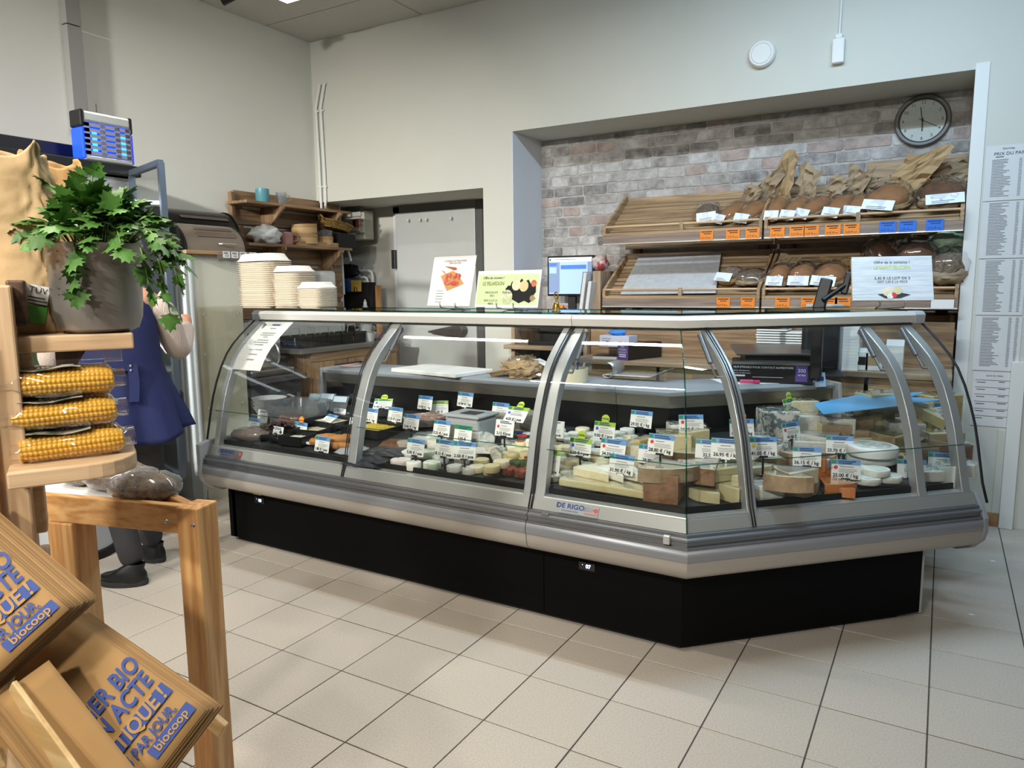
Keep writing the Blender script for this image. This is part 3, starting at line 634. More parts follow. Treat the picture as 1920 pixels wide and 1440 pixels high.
# roll-top bread bin
def bin_(label, x0, x1, y0, y1, z, h, m, ends, par):
    t = thing('bread_bin', label, 'bread bin', ((x0+x1)/2, (y0+y1)/2, z), group='roll-top bread bins')
    pr = [(x0, 0), (x0, h*.98)] + [(x0 + (x1-x0)*(.35 + .65*math.sin(a)), h*math.cos(a)) for a in [math.pi/2*k/8 for k in range(9)]]
    B().ext([(x, y0+.012, z+zz) for x, zz in pr], (0, y1-y0-.024, 0)).mk('body', m, t, w=True, smooth=True)
    for y in (y0, y1-.012): B().ext([(x + (.004 if zz > 0 else 0), y, z+zz*1.02) for x, zz in pr], (0, .012, 0)).mk('end_plate', ends, t, w=True)
    for k, a in enumerate((.62, .95)):
        x = x0 + (x1-x0)*(.35+.65*math.sin(a)); zz = h*math.cos(a)
        B().bar((x+.001, y0+.11, z+zz), (x+.001, y1-.06, z+zz), .035, .006, up=(math.sin(a), 0, math.cos(a))).mk('slot', mat('bin_slot', '#6a5c50', .5), t, w=True, bevel=.002)
    B().tube([(x1+.005, y0+.24, z+.045), (x1+.02, y0+.25, z+.045), (x1+.02, y0+.36, z+.045), (x1+.005, y0+.37, z+.045)], .005, 8).mk('handle', 'alu_light', t, w=True, smooth=True)
mat('bin_brown', '#8f8173', .35, .4)
bin_('brown metal roll-top bread bin on the partition shelf', -4.32, -4.03, 2.90, 3.36, 1.602, .175, 'bin_brown', 'black', None)
bin_('black bread bin standing behind the brown one', -4.72, -4.42, 3.10, 3.66, 1.602, .31, 'black_satin', 'black_matt', None)
# ================================================================== wall shelf unit
t = thing('wall_shelf', 'stained wooden wall shelf of planks with two boards on brackets', 'shelf', (-4.74, 4.4, 1.1))
SY0, SY1 = 3.87, 5.02
for z in (1.12, 1.27, 1.42, 1.56, 1.72, 1.86, 2.0): B().box(-4.778, SY0, z, -4.758, SY1, z+.115).mk('plank', 'wood_shelf_y', t, w=True, bevel=.003)
for y in (SY0+.02, 4.75, SY1-.08): B().box(-4.785, y, 1.10, -4.772, y+.07, 2.09).mk('batten', 'wood_shelf_z', t, w=True)
B().box(-4.785, SY0-.03, 1.1, -4.745, SY0, 2.10).mk('side_board', 'wood_shelf_z', t, w=True, bevel=.003)
for z, x1 in ((2.0, -4.53), (1.685, -4.53)):
    B().box(-4.757, SY0-.07, z, x1, SY1-.1, z+.022).mk('shelf_board', 'wood_shelf_y', t, w=True, bevel=.003)
    for y in (4.12, 4.76): B().ext([(-4.757, y, z), (x1+.03, y, z), (x1+.03, y, z-.02), (-4.72, y, z-.2), (-4.757, y, z-.2)], (0, .022, 0)).mk('bracket', 'wood_shelf_z', t, w=True)
def mug(nm, label, cat, x, y, z, r, h, m, handle=True, sm=True):
    t = thing(nm, label, cat, (x, y, z)); B().lathe([(.001, 0), (r*.92, 0), (r, .006), (r, h), (r-.004, h), (r-.004, .01), (.001, .008)], 20).mk('body', m, t, smooth=True)
    if handle: B().tube([(r*.4, r*.85, h*.85), (r*.7, r*1.5, h*.75), (r*.7, r*1.55, h*.4), (r*.4, r*.85, h*.25)], .005, 8).mk('handle', m, t, smooth=True)
    return t
mug('mug', 'turquoise enamel mug on the top board of the wall shelf', 'mug', -4.62, 4.03, 2.023, .052, .105, mat('enamel', '#5d9aa6', .35), False)
mug('glass_mug', 'clear glass mug beside the turquoise one', 'mug', -4.60, 4.20, 2.023, .042, .095, 'tub_clear')
mug('pink_mug', 'dusky pink mug on the lower board beside the plastic bag', 'mug', -4.60, 4.23, 1.708, .055, .10, mat('pinkish', '#a87f78', .45))
b = blob(.10, .13, .075, 4, .35, 2.4, 26, 16, flat=.9).mk('plastic_bag', mat('bag_white', '#dcdcda', .35, bump=(12, .8)), smooth='all'); b.location = (-4.60, 4.02, 1.708); tag(b, 'crumpled white plastic bag on the lower shelf board', 'bag')
def tin(label, x, y, z, r, h, rx=0.):
    t = thing('bentwood_box', label, 'box', mx=T(x, y, z) @ euler(rx, 0, 0), group='round bentwood boxes')
    B().lathe([(.001, 0), (r, 0), (r, h*.62), (.001, h*.62)], 28).mk('body', mat('poplar', '#c8a878', .6, var=(8, '#b8966a', .3)), t, smooth=True)
    B().lathe([(.001, h*.63), (r*1.02, h*.63), (r*1.02, h), (.001, h)], 28).mk('lid', mat('poplar2', '#b2905e', .6, var=(8, '#a07e50', .3)), t, smooth=True)
tr = thing('wooden_tray', 'flat wooden tray under the round boxes', 'tray', (-4.64, 4.53, 1.708)); B().box(-.1, -.22, 0, .1, .25, .014).mk('base', 'wood_oak_y', tr)
for x in (-.1, .09): B().box(x, -.22, .014, x+.01, .25, .035).mk('edge', 'wood_oak_y', tr)
tin('lower large round bentwood box on the wooden tray', -4.62, 4.45, 1.724, .105, .085); tin('upper round bentwood box tilted on the larger one', -4.62, 4.45, 1.812, .105, .075, .06)
tin('small round bentwood box to the right of the large pair', -4.60, 4.66, 1.724, .07, .07)
b = B().lathe([(.066, 0), (.066, .05), (.001, .052)], 24).mk('clear_cup', 'tub_clear', smooth=True); b.location = (-4.60, 4.66, 1.796); tag(b, 'upturned clear plastic cup on the small round box', 'cup')
b = B().box(-.09, -.1, 0, .09, .11, .12).mk('black_box', 'black_matt', bevel=.004); b.location = (-4.62, 4.86, 1.708); tag(b, 'black box at the right end of the lower shelf board', 'box')
mat('wicker', '#a3803f', .8, var=(60, '#6e5426', .1), bump=(80, 1.)); t = thing('wicker_basket', 'shallow wicker basket lying tilted on the black box', 'basket', mx=T(-4.60, 4.80, 1.86) @ euler(-.16, 0, 0))
B().lathe([(.001, 0), (.07, 0), (.095, .05), (.098, .055), (.088, .05), (.065, .008), (.001, .008)], 24, mx=Matrix.Diagonal((1, 2.0, 1, 1))).mk('bowl', 'wicker', t, smooth=True)
b = B(); b.tube([V((.095*math.cos(a), .19*math.sin(a), .055)) for a in [2*math.pi*k/24 for k in range(25)]], .009, 6); b.mk('rim', 'wicker', t, smooth='all'); B().tube([(0, -.19, .05), (0, -.23, .08), (.03, -.23, .08), (.04, -.18, .05)], .008, 6).mk('handle', 'wicker', t, smooth='all')
b = blob(.04, .08, .025, 5, .2, 2, 12, 8, flat=.9).mk('orange_cloth', mat('orange_cloth', '#c07a3a', .9), smooth='all'); b.location = (-4.60, 4.84, 1.885); tag(b, 'folded orange cloth in the wicker basket', 'cloth')
# ---- recess: fuse box, pipes, sponges, splash plate, bottle
t = thing('fuse_box', 'grey plastic fuse box on the recess wall beside the cold-room door', 'fuse box', (-4.74, RB-.1, 1.8)); mat('fuse_grey', '#b5b2a6', .5)
B().box(-.19, -.13, 0, .135, -.0, .26).mk('body', 'fuse_grey', t, bevel=.008); B().box(-.18, -.15, .075, .10, -.128, .2).mk('cover', 'fuse_grey', t, bevel=.006); B().box(-.19, -.15, .205, .11, -.12, .255).mk('hood', 'fuse_grey', t, bevel=.01)
for x, m in ((-.15, 'ink_blue'), (.02, 'ink'), (.05, 'dot_red')): B().box(x, -.156, .11, x+.035, -.149, .175).mk('switch', m, t)
B().box(-.13, -.15, .03, .03, -.128, .06).mk('label_plate', 'white', t)
t = thing('duct_cover', 'pale duct rising above the fuse box', 'duct', (-4.80, RB-.1, 2.06)); B().box(-.06, -.07, .0, .07, 0, .04).mk('collar', 'fuse_grey', t); B().box(-.05, -.06, .04, .06, 0, .1).mk('channel', 'fuse_grey', t)
for k, (z, lb) in enumerate(((1.52, 'upper white pipe bending down behind the splash plate'), (1.46, 'lower white pipe with a valve behind the splash plate'))):
    t = thing('water_pipe', lb, 'pipe', (-4.7, RB-.05, z), group='water pipes in the recess')
    B().tube([(-5.05, RB-.06, z+.0), (-4.72-.06*k, RB-.06, z), (-4.69-.06*k, RB-.06, z-.012), (-4.675-.06*k, RB-.06, z-.05), (-4.675-.06*k, RB-.06, z-.5)], .014, 10).mk('tube', 'white_paint', t, w=True, smooth=True)
    B().tube([(-4.78-.06*k, RB-.06, z), (-4.78-.06*k, RB-.06, z+.035)], .01, 8).mk('valve', 'alu_light', t, w=True)
b = blob(.12, .03, .06, 9, .5, 2.5, 22, 14).mk('black_cloth', 'black_matt', smooth='all'); b.location = (-4.9, RB-.13, 1.46); tag(b, 'black cloth hung over the water pipes', 'cloth')
t = thing('splash_plate', 'dark glossy splash plate behind the sink', 'splash plate', (-4.8, RB-.16, .9)); B().box(-.30, 0, 0, .235, .012, .51).mk('plate', mat('smoked', '#2c2a28', .12), t); B().box(.245, -.01, 0, .285, .03, .48).mk('wood_edge', 'wood_orange_z', t)
t = thing('sponge_rack', 'black wire rack on the splash plate edge', 'rack', (-4.9, RB-.2, 1.32)); b = B()
for x in (-.09, .03, .16): b.tube([(x-.018, -.03, .0), (x-.012, -.032, .045), (x+.012, -.032, .045), (x+.018, -.03, 0)], .004, 6)
b.tube([(-.13, -.028, 0), (.24, -.028, 0)], .004, 6); b.mk('wire', 'black', t)
for x, w_, h, m, lb in ((-5.0, .095, .15, mat('sp_pink', '#c3aeb2', .9), 'pinkish sponge'), (-4.885, .105, .11, mat('sp_blue', '#2f4f88', .9), 'blue sponge'), (-4.755, .115, .105, mat('sp_yellow', '#bf9d48', .9), 'yellow sponge')):
    b = B().box(-w_/2, 0, 0, w_/2, .025, h).mk('sponge', m, bevel=.005); b.location = (x, RB-.215, 1.323); tag(b, lb + ' standing in the wire rack', 'sponge', 'sponges in the rack')
t = thing('pump_bottle', 'translucent white bottle in front of the splash plate', 'bottle', (-4.62, RB-.24, .905)); B().lathe([(.001, 0), (.05, 0), (.052, .02), (.052, .22), (.045, .25), (.02, .285), (.018, .30), (.001, .30)], 20).mk('body', mat('bottle_white', '#cfd3d6', .4), t, smooth=True); B().lathe([(.001, .30), (.016, .30), (.016, .325), (.008, .33), (.008, .345), (.001, .348)], 14).mk('cap', 'white', t, smooth=True)
t = thing('paper_dispenser', 'white paper towel dispenser on the planks under the wall shelf', 'dispenser', (-4.70, 4.72, 1.25)); B().box(-.056, -.09, 0, .075, .09, .26).mk('case', 'white', t, bevel=.03, seg=3); B().box(.074, .05, .02, .077, .08, .03).mk('badge', 'ink_blue', t)
# ---- oak base cabinet with grey top along the left wall
t = thing('oak_cabinet', 'oak base cabinet with black bar handles and grey top', 'cabinet', (-4.4, 4.5, 0)); CX = -4.12
B().box(-4.78, 3.98, .06, CX-.02, 5.0, .87).mk('body', 'wood_oak_z', t, w=True); B().box(-4.79, 3.86, .87, CX+.02, 5.02, .905).mk('top', mat('top_grey', '#77736d', .4), t, w=True, bevel=.004)
B().box(CX-.02, 3.98, .80, CX, 5.0, .868).mk('rail', 'wood_oak_y', t, w=True)
for y0, y1, hy in ((3.99, 4.37, 4.29), (4.38, 4.70, 4.44), (4.71, 4.99, 4.9)):
    d = B().box(CX-.02, y0, .08, CX, y1, .795).mk('door', 'wood_oak_z', t, w=True, bevel=.002)
    if hy < 4.8: B().box(CX+.0, hy-.075, .735, CX+.025, hy+.075, .762).mk('handle', 'black_matt', d, w=False, bevel=.003).matrix_parent_inverse = PM[t.name].inverted()
mat('tray_black', '#1a1b1d', .5)
for k in range(5):
    t = thing('wire_tray', 'black ribbed plastic tray on the oak cabinet, %s from the window side' % ('first', 'second', 'third', 'fourth', 'fifth')[k], 'tray', (-4.28, 3.98+k*.155, .906), group='black ribbed trays'); t['label'] = ('black ribbed tray nearest the partition', 'second black ribbed tray on the oak cabinet', 'middle one of five black ribbed trays', 'fourth black ribbed tray on the oak cabinet', 'black ribbed tray nearest the white bowl')[k]
    b = B().box(-.09, -.065, 0, .09, .065, .006)
    for i in range(9): y = -.062+i*.0155; b.box(.085, y-.003, 0, .1, y+.003, .085); b.box(-.1, y-.003, 0, -.085, y+.003, .085)
    b.box(-.105, -.07, .08, .105, -.062, .092); b.box(-.105, .062, .08, .105, .07, .092); b.box(-.105, -.07, .08, -.095, .07, .092); b.box(.095, -.07, .08, .105, .07, .092)
    b.mk('basket', 'tray_black', t); B().tube([(.0, -.05, .09), (0, -.04, .15), (0, .04, .15), (0, .05, .09)], .004, 6).mk('handle', 'alu_light', t)
t = thing('white_bowl', 'white takeaway bowl full of crumpled film on the oak cabinet', 'bowl', (-4.24, 4.74, .906)); B().lathe([(.001, 0), (.06, 0), (.085, .07), (.09, .075), (.08, .07), (.055, .008), (.001, .008)], 20).mk('bowl', 'white', t, smooth=True); blob(.075, .075, .05, 3, .4, 3, 18, 12).mk('film', 'film', t, smooth='all').location = (0, 0, .05)
b = blob(.06, .1, .03, 6, .3, 2.5, 14, 9, flat=.9).mk('pink_cloth', mat('pink_cloth', '#c88f96', .9), smooth='all'); b.location = (-4.25, 4.91, .906); tag(b, 'pink cloth beside the white bowl', 'cloth')
# ---- steel bench with the slicer behind the partition
t = thing('steel_bench', 'dark steel bench between the partition and the oak cabinet', 'bench', (-4.4, 3.6, 0)); B().box(-4.78, 3.34, .70, -4.05, 3.84, .74).mk('top', mat('bench_top', '#6c6d70', .35, .7), t, w=True, bevel=.004)
for x in (-4.74, -4.1):
    for y in (3.38, 3.8): B().box(x-.02, y-.02, 0, x+.02, y+.02, .70).mk('leg', 'steel_plain', t, w=True)
B().box(-4.76, 3.36, .60, -4.07, 3.82, .70).mk('drawer_box', mat('bench_dark', '#3f4043', .4, .4), t, w=True)
t = thing('slicer', 'grey metal food slicer on the steel bench', 'slicer', (-4.36, 3.6, .742)); B().box(-.2, -.2, 0, .25, .2, .05).mk('base', 'steel_plain', t, bevel=.015); B().ext([(-.15, -.18, .05), (.15, -.18, .05), (-.02, -.18, .2), (-.12, -.18, .2)], (0, .32, 0)).mk('carriage', 'steel_plain', t, bevel=.008); B().lathe([(.001, 0), (.11, 0), (.115, .01), (.11, .02), (.001, .02)], 28, mx=T(.03, .17, .13) @ euler(math.pi/2)).mk('blade', 'alu_light', t, smooth=True)
B().box(-.2, .16, .0, -.17, .2, .28).mk('guard', 'alu_dark', t)
t = thing('wall_tray', 'white wall shelf holding cloths above the slicer', 'shelf', (-4.6, 3.6, .98)); B().box(-.16, -.2, 0, .15, .25, .02).mk('shelf', 'white', t); B().box(-.16, .22, .02, .15, .25, .11).mk('end', 'white', t)
b = blob(.1, .16, .04, 8, .3, 2.4, 16, 10, flat=.9).mk('folded_cloth', 'chs_white', smooth='all'); b.location = (-4.58, 3.58, 1.0); tag(b, 'crumpled pale cloth on the white wall shelf', 'cloth')
# ================================================================== niche: clock, bread racks, desk
t = thing('wall_clock', 'round grey wall clock with white face showing six o clock', 'clock', mx=frame(P(1730, 227, y=NB-.005), (1, 0, 0), (0, 0, 1)))
RX = Matrix.Rotation(math.pi/2, 4, 'X'); r = .152
B().lathe([(r*.80, 0), (r, .0), (r, .022), (r*.95, .036), (r*.86, .034), (r*.83, .022), (r*.80, .02)], 48, mx=RX, cap=False).mk('rim', mat('clock_grey', '#6e6a66', .45), t, smooth=True)
B().lathe([(r*.835, .02), (r*.835, .0235), (r*.80, .0235), (r*.80, .02)], 48, mx=RX, cap=False).mk('inner_ring', 'ink', t)
B().lathe([(.0005, .018), (r*.82, .018), (r*.82, .02), (.0005, .02)], 48, mx=RX).mk('face', mat('clock_face', '#dadad6', .5), t)
b = B()
for k in range(12):
    a = math.pi/2 - 2*math.pi*(k+1)/12; put_text(b, str(k+1), .026, r*.685*math.cos(a), r*.685*math.sin(a), y=-.0212)
    b.box(-.002, -.0212, -.0006, .004, -.0208, .0006, mx=T(r*.5*math.cos(a), 0, r*.5*math.sin(a)) @ Matrix.Rotation(-a, 4, 'Y'))
b.mk('numerals', 'ink', t)
B().bar((0, -.024, .015), (0, -.024, -.062), .007, .0015, up=(0, 1, 0)).mk('hour_hand', 'black', t); B().bar((0, -.026, -.015), (-.014, -.026, .078), .005, .0015, up=(0, 1, 0)).mk('minute_hand', 'black', t)
B().bar((-.02, -.028, .011), (.078, -.028, -.042), .0022, .001, up=(0, 1, 0)).mk('second_hand', 'black', t); B().lathe([(.0005, .028), (.006, .028), (.006, .03), (.0005, .031)], 12, mx=RX).mk('cap', 'black', t)
B().lathe([(.0005, .0355), (r*.85, .033), (r*.85, .0335), (.0005, .036)], 32, mx=RX).mk('cover_glass', 'pane', t, smooth=True)
# ---- bread racks
RF, RK = 4.73, 5.13
def rack(label, x0, x1, hi):
    t = thing('bread_rack', label, 'bread rack', ((x0+x1)/2, 4.95, 0), group='wooden bread racks')
    def mk(b, n, m='wood_rack_x', **k): return b.mk(n, m, t, w=True, bevel=.002, seg=1, **k)
    for x in (x0+.05, x1-.11): mk(B().box(x, RK+.025, .0, x+.06, NB-.02, 1.97 + (.08 if hi else 0)), 'post', 'wood_dark_z')
    zs = [1.925, 1.62, 1.53, 1.10, .97] + ([2.0] if hi else [])
    for z in zs:
        a = x0 + (.52 if z == 2.0 else .0)
        mk(B().box(a, RK, z, x1, RK+.022, z+(.06 if z != 2.0 else .10)), 'back_board')
    for z0 in (1.64, 1.215):
        mk(B().box(x0, RF-.012, z0, x1, RF+.012, z0+.052), 'fascia', 'wood_rackd_x')
        mk(B().box(x0, RF-.015, z0-.006, x1, RF-.010, z0+.004), 'label_rail', 'alu_light')
        n = 9
        for i in range(n):
            u = i/(n-1); y = RF+.02+u*(RK-RF-.06); z = z0+.068+u*.24
            mk(B().box(x0+.02, -.019, -.012, x1-.02, .019, 0, mx=T(0, y+.015, z) @ euler(.58)), 'slat')
        for x in (x0, x1-.02, ):
            mk(B().ext([(x, RF-.012, z0+.052), (x, RF-.012, z0+.115), (x, RF+.02, z0+.135), (x, RK, z0+.37), (x, RK, z0+.27), (x, RF+.03, z0+.055)][::-1], (.02, 0, 0)), 'tray_side', 'wood_rack_y')
        mk(B().box(x0+.02, RF-.012, z0+.052, x1-.02, RF+.006, z0+.072), 'front_rail')
        xm = (x0+x1)/2 + (.02 if not hi else .0); mk(B().box(xm-.012, RF-.01, z0+.072, xm+.012, RF+.012, z0+.125), 'divider', 'wood_rack_z')
        B().tube([(x0+.02, RF, z0+.114), (x1-.02, RF, z0+.114)], .007, 8).mk('dowel', 'wood_pale_x', t, w=True, smooth=True)
    for z in (.885,): mk(B().box(x0, RF+.05, z, x1, RK, z+.03), 'low_shelf')
    return t
RX0_, RXM, RX1_ = -2.05, -.985, .068
rack('left wooden bread rack, mostly empty trays, below the brick wall', RX0_, RXM-.006, False); rack('right wooden bread rack filled with bagged loaves under the clock', RXM+.006, RX1_, True)
# labels on the rack edges
def edge_card(px, py, z0, m, body, w_=.085, h=.062, where=''):
    p = P(px, py, y=RF-.018); p.z = z0-.008
    t = thing('shelf_price_card', '%s price card %s' % (m[4:] if m != 'paper' else 'white', where), 'price card', mx=frame(p, (1, 0, 0), (0, .0, 1)), group='price cards on the bread racks')
    B().box(-w_/2, -.001, 0, w_/2, 0, h).mk('card', m, t)
    if body:
        b = B(); lines(b, -.034, .034, h-.010, 1, .01, .006, y=-.0013, jit=.15); lines(b, -.02, .03, h-.022, 1, .01, .005, y=-.0013, jit=.2)
        put_text(b, body, .016, -.012, .014, y=-.0016); lines(b, .012, .034, .012, 1, .01, .0025, y=-.0013); b.mk('print', 'ink' if m != 'tag_deepblue' else mat('ink_navy', '#143a78', .6), t)
    return t
U = [(1325, '7,20 €/K', 'first'), (1374, '3,70 €', 'second'), (1411, '3,75 €', 'third'), (1457, '3,45 €', 'fourth'), (1494, '3,15 €', 'fifth'), (1521, '4,45 €', 'sixth'), (1561, '6,45 €', 'seventh'), (1596, '3,60 €', 'eighth')]
for px, s, n in U: edge_card(px, 440, 1.648, 'tag_orange', s, where='%s from the left on the upper bread tray' % n)
for px, s, n in ((1664, '6,45 €', 'left'), (1701, '5,05 €', 'middle'), (1752, '5,35 €', 'right')): edge_card(px, 432, 1.65, 'tag_deepblue', s, where='%s of three on the upper bread tray' % n).__setitem__('label', 'bright blue price card, %s of three on the upper bread tray' % n)
for px, s, n in ((1356, '8,20 €/K', 'first'), (1402, '6,20 €', 'second'), (1467, '5,45 €', 'third'), (1516, '5,30 €', 'fourth'), (1555, '2,60 €', 'fifth'), (1580, '2,60 €', 'sixth')): edge_card(px, 568, 1.222, 'tag_orange', s, where='%s from the left on the lower bread tray' % n)
edge_card(1767, 569, 1.222, 'paper', None, .11, .05, 'blank at the right end of the lower tray')
# bagged loaves
def loaf(label, px, py, z, y, L, Wd, H, rz=0., tilt=0., bag='kraft_grey', crust='crust_light', flap=0., flap_lean=0., seed=1, sticker=True, film_=True):
    p = P(px, py, y=y); t = thing('bagged_loaf', label, 'bread', mx=T(p.x, y, z) @ euler(tilt+.25, 0, 0) @ euler(0, 0, rz), group='bagged loaves on the bread racks')
    blob(Wd*.46, L*.46, H*.46, seed, .10, 2., 18, 11, flat=.8).mk('bread', crust, t, smooth='all')
    # the paper underside and sides of the bag
    blob(Wd*.52, L*.53, H*.30, seed+5, .22, 3.4, 26, 12, flat=.85).mk('paper', bag, t, smooth='all')
    if film_: blob(Wd*.53, L*.54, H*.53, seed+9, .16, 3.6, 26, 14, flat=.85).mk('film', 'film_clear', t, smooth=True)
    if flap:
        b = B(); rz_ = random.Random(seed)
        def fn(u, v):
            k = fbm((u*3+seed, v*3.5, seed*.7), 1.6); j = rz_.uniform(-.006, .006); a = v*flap
            return V(((u-.5)*Wd*(.85 + .15*v) + .015*k + j + flap_lean*a, L*.38 + a*.35 + .03*k + j, H*.30 + a*(.88 + .12*math.sin(u*5+seed))))
        b.grid(fn, 9, 8).mk('bag_neck', bag, t, solid=.0015)
    if sticker:
        mx = frame((0, -L*.50, H*.56), (1, 0, 0), (0, .75, .65)); b = B().box(-Wd*.36, -.002, -.03, Wd*.36, 0, .032, mx=mx); b.mk('sticker', mat('sticker', '#e6eef8', .4), t, bevel=.004)
        b = B(); lines(b, -Wd*.25, Wd*.25, -.012, 2, .010, .004, y=-.0026, jit=.6); b.v = [mx @ q for q in b.v]; b.mk('print', 'ink_grey', t)
zU, zL = 1.795, 1.37
loaf('seeded loaf in clear film, leftmost on the upper bread tray', 1327, 418, zU, 4.90, .22, .17, .10, .2, .25, crust='seed_bread', seed=2, bag='kraft_light')
loaf('long loaf in a paper bag next to the seeded loaf', 1376, 415, zU, 4.90, .28, .13, .09, -.5, .3, seed=3, flap=.16, flap_lean=.5)
loaf('long bagged loaf at the right end of the left upper tray', 1413, 413, zU, 4.90, .28, .14, .09, -.35, .3, seed=4, flap=.22, flap_lean=.3)
loaf('bagged loaf with a tall upright paper flap on the upper tray', 1458, 410, zU, 4.88, .26, .12, .10, -.1, .3, seed=5, flap=.30, flap_lean=.1, bag='kraft_light')
loaf('bagged loaf with a pointed paper top, second on the right upper tray', 1495, 410, zU, 4.88, .26, .13, .09, -.3, .3, seed=6, flap=.22)
loaf('slanted bagged loaf, third on the right upper tray', 1530, 408, zU, 4.88, .27, .13, .09, -.5, .3, seed=7, flap=.15, flap_lean=.5)
loaf('bagged loaf lying beside the divider of the right upper tray', 1577, 406, zU, 4.88, .26, .14, .09, -.35, .3, seed=8, flap=.2, flap_lean=.3)
loaf('bagged loaf just right of the divider on the upper tray', 1612, 405, zU, 4.90, .24, .14, .09, -.3, .3, seed=9, flap=.14, flap_lean=.4)
loaf('big crumpled kraft bag of bread in front of the high boards', 1665, 400, zU, 4.90, .30, .24, .15, -.3, .25, seed=10, flap=.26, flap_lean=.6, bag='kraft_light')
loaf('dark round loaf in film, right end of the upper tray', 1765, 400, zU, 4.92, .28, .26, .16, .1, .2, seed=11, crust='crust', flap=.16, flap_lean=.3)
loaf('cut loaf end in brown paper on the left lower tray', 1372, 540, zL, 4.90, .20, .16, .13, -.3, .1, seed=12, bag='kraft', crust='seed_bread', film_=False)
loaf('flat seeded loaf in film beside the cut loaf end', 1408, 546, zL, 4.86, .18, .2, .09, .1, .1, seed=13, crust='seed_bread', sticker=False)
loaf('small wrapped loaf, first on the right lower tray', 1462, 540, zL, 4.86, .22, .14, .12, -.1, .25, seed=14, flap=.1, flap_lean=.4)
loaf('round-topped wrapped loaf, second on the right lower tray', 1504, 540, zL, 4.86, .22, .17, .12, -.05, .25, seed=15)
loaf('wrapped loaf in crinkled paper behind the scale arm', 1556, 540, zL, 4.87, .24, .2, .12, -.2, .25, seed=16, bag='kraft_light', flap=.08)
loaf('dark bagged loaf standing high behind the cheese sign', 1650, 520, zL+.02, 4.98, .22, .22, .26, -.2, .2, seed=17, crust='crust', flap=.16)
loaf('large round country loaf in paper on the lower tray', 1716, 535, zL, 4.92, .30, .26, .27, .1, .1, seed=18, crust='crust', flap=.12, flap_lean=.3, sticker=False)
loaf('loaf in a clear bag with an orange and green sticker', 1776, 540, zL, 4.86, .24, .22, .2, 0, .1, seed=19, crust='seed_bread', sticker=False)
p = P(1776, 512, y=4.73); t = bpy.data.objects[[o.name for o in bpy.data.objects if o.name.startswith('bagged_loaf')][-1]]
m_ = PM[t.name].inverted() @ frame(P(1776, 512, y=4.745), (1, 0, 0), (0, .2, 1)); B().lathe([(.0005, 0), (.02, 0), (.0005, .001)], 20, mx=m_ @ T(-.0, 0, .02) @ RX).mk('round_sticker', 'tag_orange', t); B().box(-.03, -.001, -.035, .03, 0, -.005, mx=m_).mk('green_print', 'herb_green', t)
b = blob(.10, .09, .10, 20, .4, 2.6, 24, 14).mk('green_bag', mat('green_film', '#9fb8a0', .3, bump=(10, .8)), smooth='all'); b.location = P(1775, 470, y=4.95); b.location.z = 1.50; tag(b, 'knotted pale green plastic bag above the clear-bagged loaf', 'bag')
# white stone slab lying in the lower left tray
t = thing('stone_slab', 'pale grey stone slab lying in the lower left bread tray', 'slab', (0, 0, 0)); a, b_, c, d = P(1163, 553, y=RF+.03), P(1342, 550, y=RF+.03), P(1352, 478, y=5.10), P(1197, 486, y=5.10)
B().ext([a, b_, c, d], (0, .008, .022)).mk('slab', mat('slab', '#c6c9cc', .7, var=(30, '#b2b5b8', .2)), t, bevel=.003)
# ---- desk with monitor in the left of the niche
t = thing('desk_unit', 'wooden desk unit with shelves in the left of the niche', 'desk', (-2.3, 4.9, 0)); D = lambda b, n, m='wood_desk_x': b.mk(n, m, t, w=True, bevel=.002, seg=1)
D(B().box(-2.78, 4.70, 1.10, -2.14, 5.2, 1.13), 'top'); D(B().box(-2.78, 4.70, 0, -2.75, 5.2, 1.10), 'side', 'wood_desk_z'); D(B().box(-2.15, 4.62, 0, -2.12, 5.2, 1.10), 'side', 'wood_desk_z')
D(B().box(-2.80, 4.62, .90, -2.16, 5.0, .93), 'pull_out_shelf'); D(B().box(-2.75, 5.1, 0, -2.15, 5.12, 1.1), 'back', 'black_matt')
D(B().box(-2.13, 4.73, 1.10, -2.07, 5.18, 1.46), 'upright', 'wood_desk_z')
b = thing('keyboard', 'black keyboard on the pull-out shelf of the desk', 'keyboard', (-2.42, 4.76, .932)); B().box(-.21, -.07, 0, .21, .07, .018).mk('case', 'black', b, bevel=.003)
kk = B()
for i in range(14):
    for j in range(4): kk.box(-.2+i*.0285, -.06+j*.029, .018, -.2+i*.0285+.024, -.06+j*.029+.024, .024)
kk.mk('keys', mat('keys', '#2c2d30', .5), b)
t = thing('paper_stack', 'stack of white papers on the pull-out shelf edge', 'papers', (-2.18, 4.68, .932)); 
for k in range(4): B().box(-.06, -.05, k*.006, .03, .1, k*.006+.005).mk('sheet', 'paper', t).location = (0, .004*k, 0)
t = thing('monitor', 'black flat computer monitor showing a document window', 'monitor', mx=frame(P(1069, 555, y=4.98), (1, .06, 0), (0, 0, 1))); w_, h = .375, .30
B().box(-w_/2, 0, 0, w_/2, .04, h).mk('bezel', 'black_satin', t, bevel=.005); mat('screen', '#a8c4f5', .3, emit=('#a3c0f8', .75)); B().box(-w_/2+.014, -.002, .016, w_/2-.014, .002, h-.014).mk('screen', 'screen', t)
mat('scr_white', '#ffffff', .4, emit=('#e2ebfb', .85)); mat('scr_grey', '#7f93b5', .4, emit=('#8197bd', .55)); mat('scr_blue', '#4a78c8', .4, emit=('#3f70cc', .7))
B().box(-w_/2+.014, -.003, h-.045, w_/2-.014, -.0021, h-.014).mk('title_bar', 'scr_white', t); B().box(-w_/2+.014, -.003, .024, -.085, -.0021, h-.047).mk('side_bar', 'scr_grey', t); B().box(.14, -.003, .024, w_/2-.014, -.0021, h-.047).mk('margin', 'scr_grey', t)
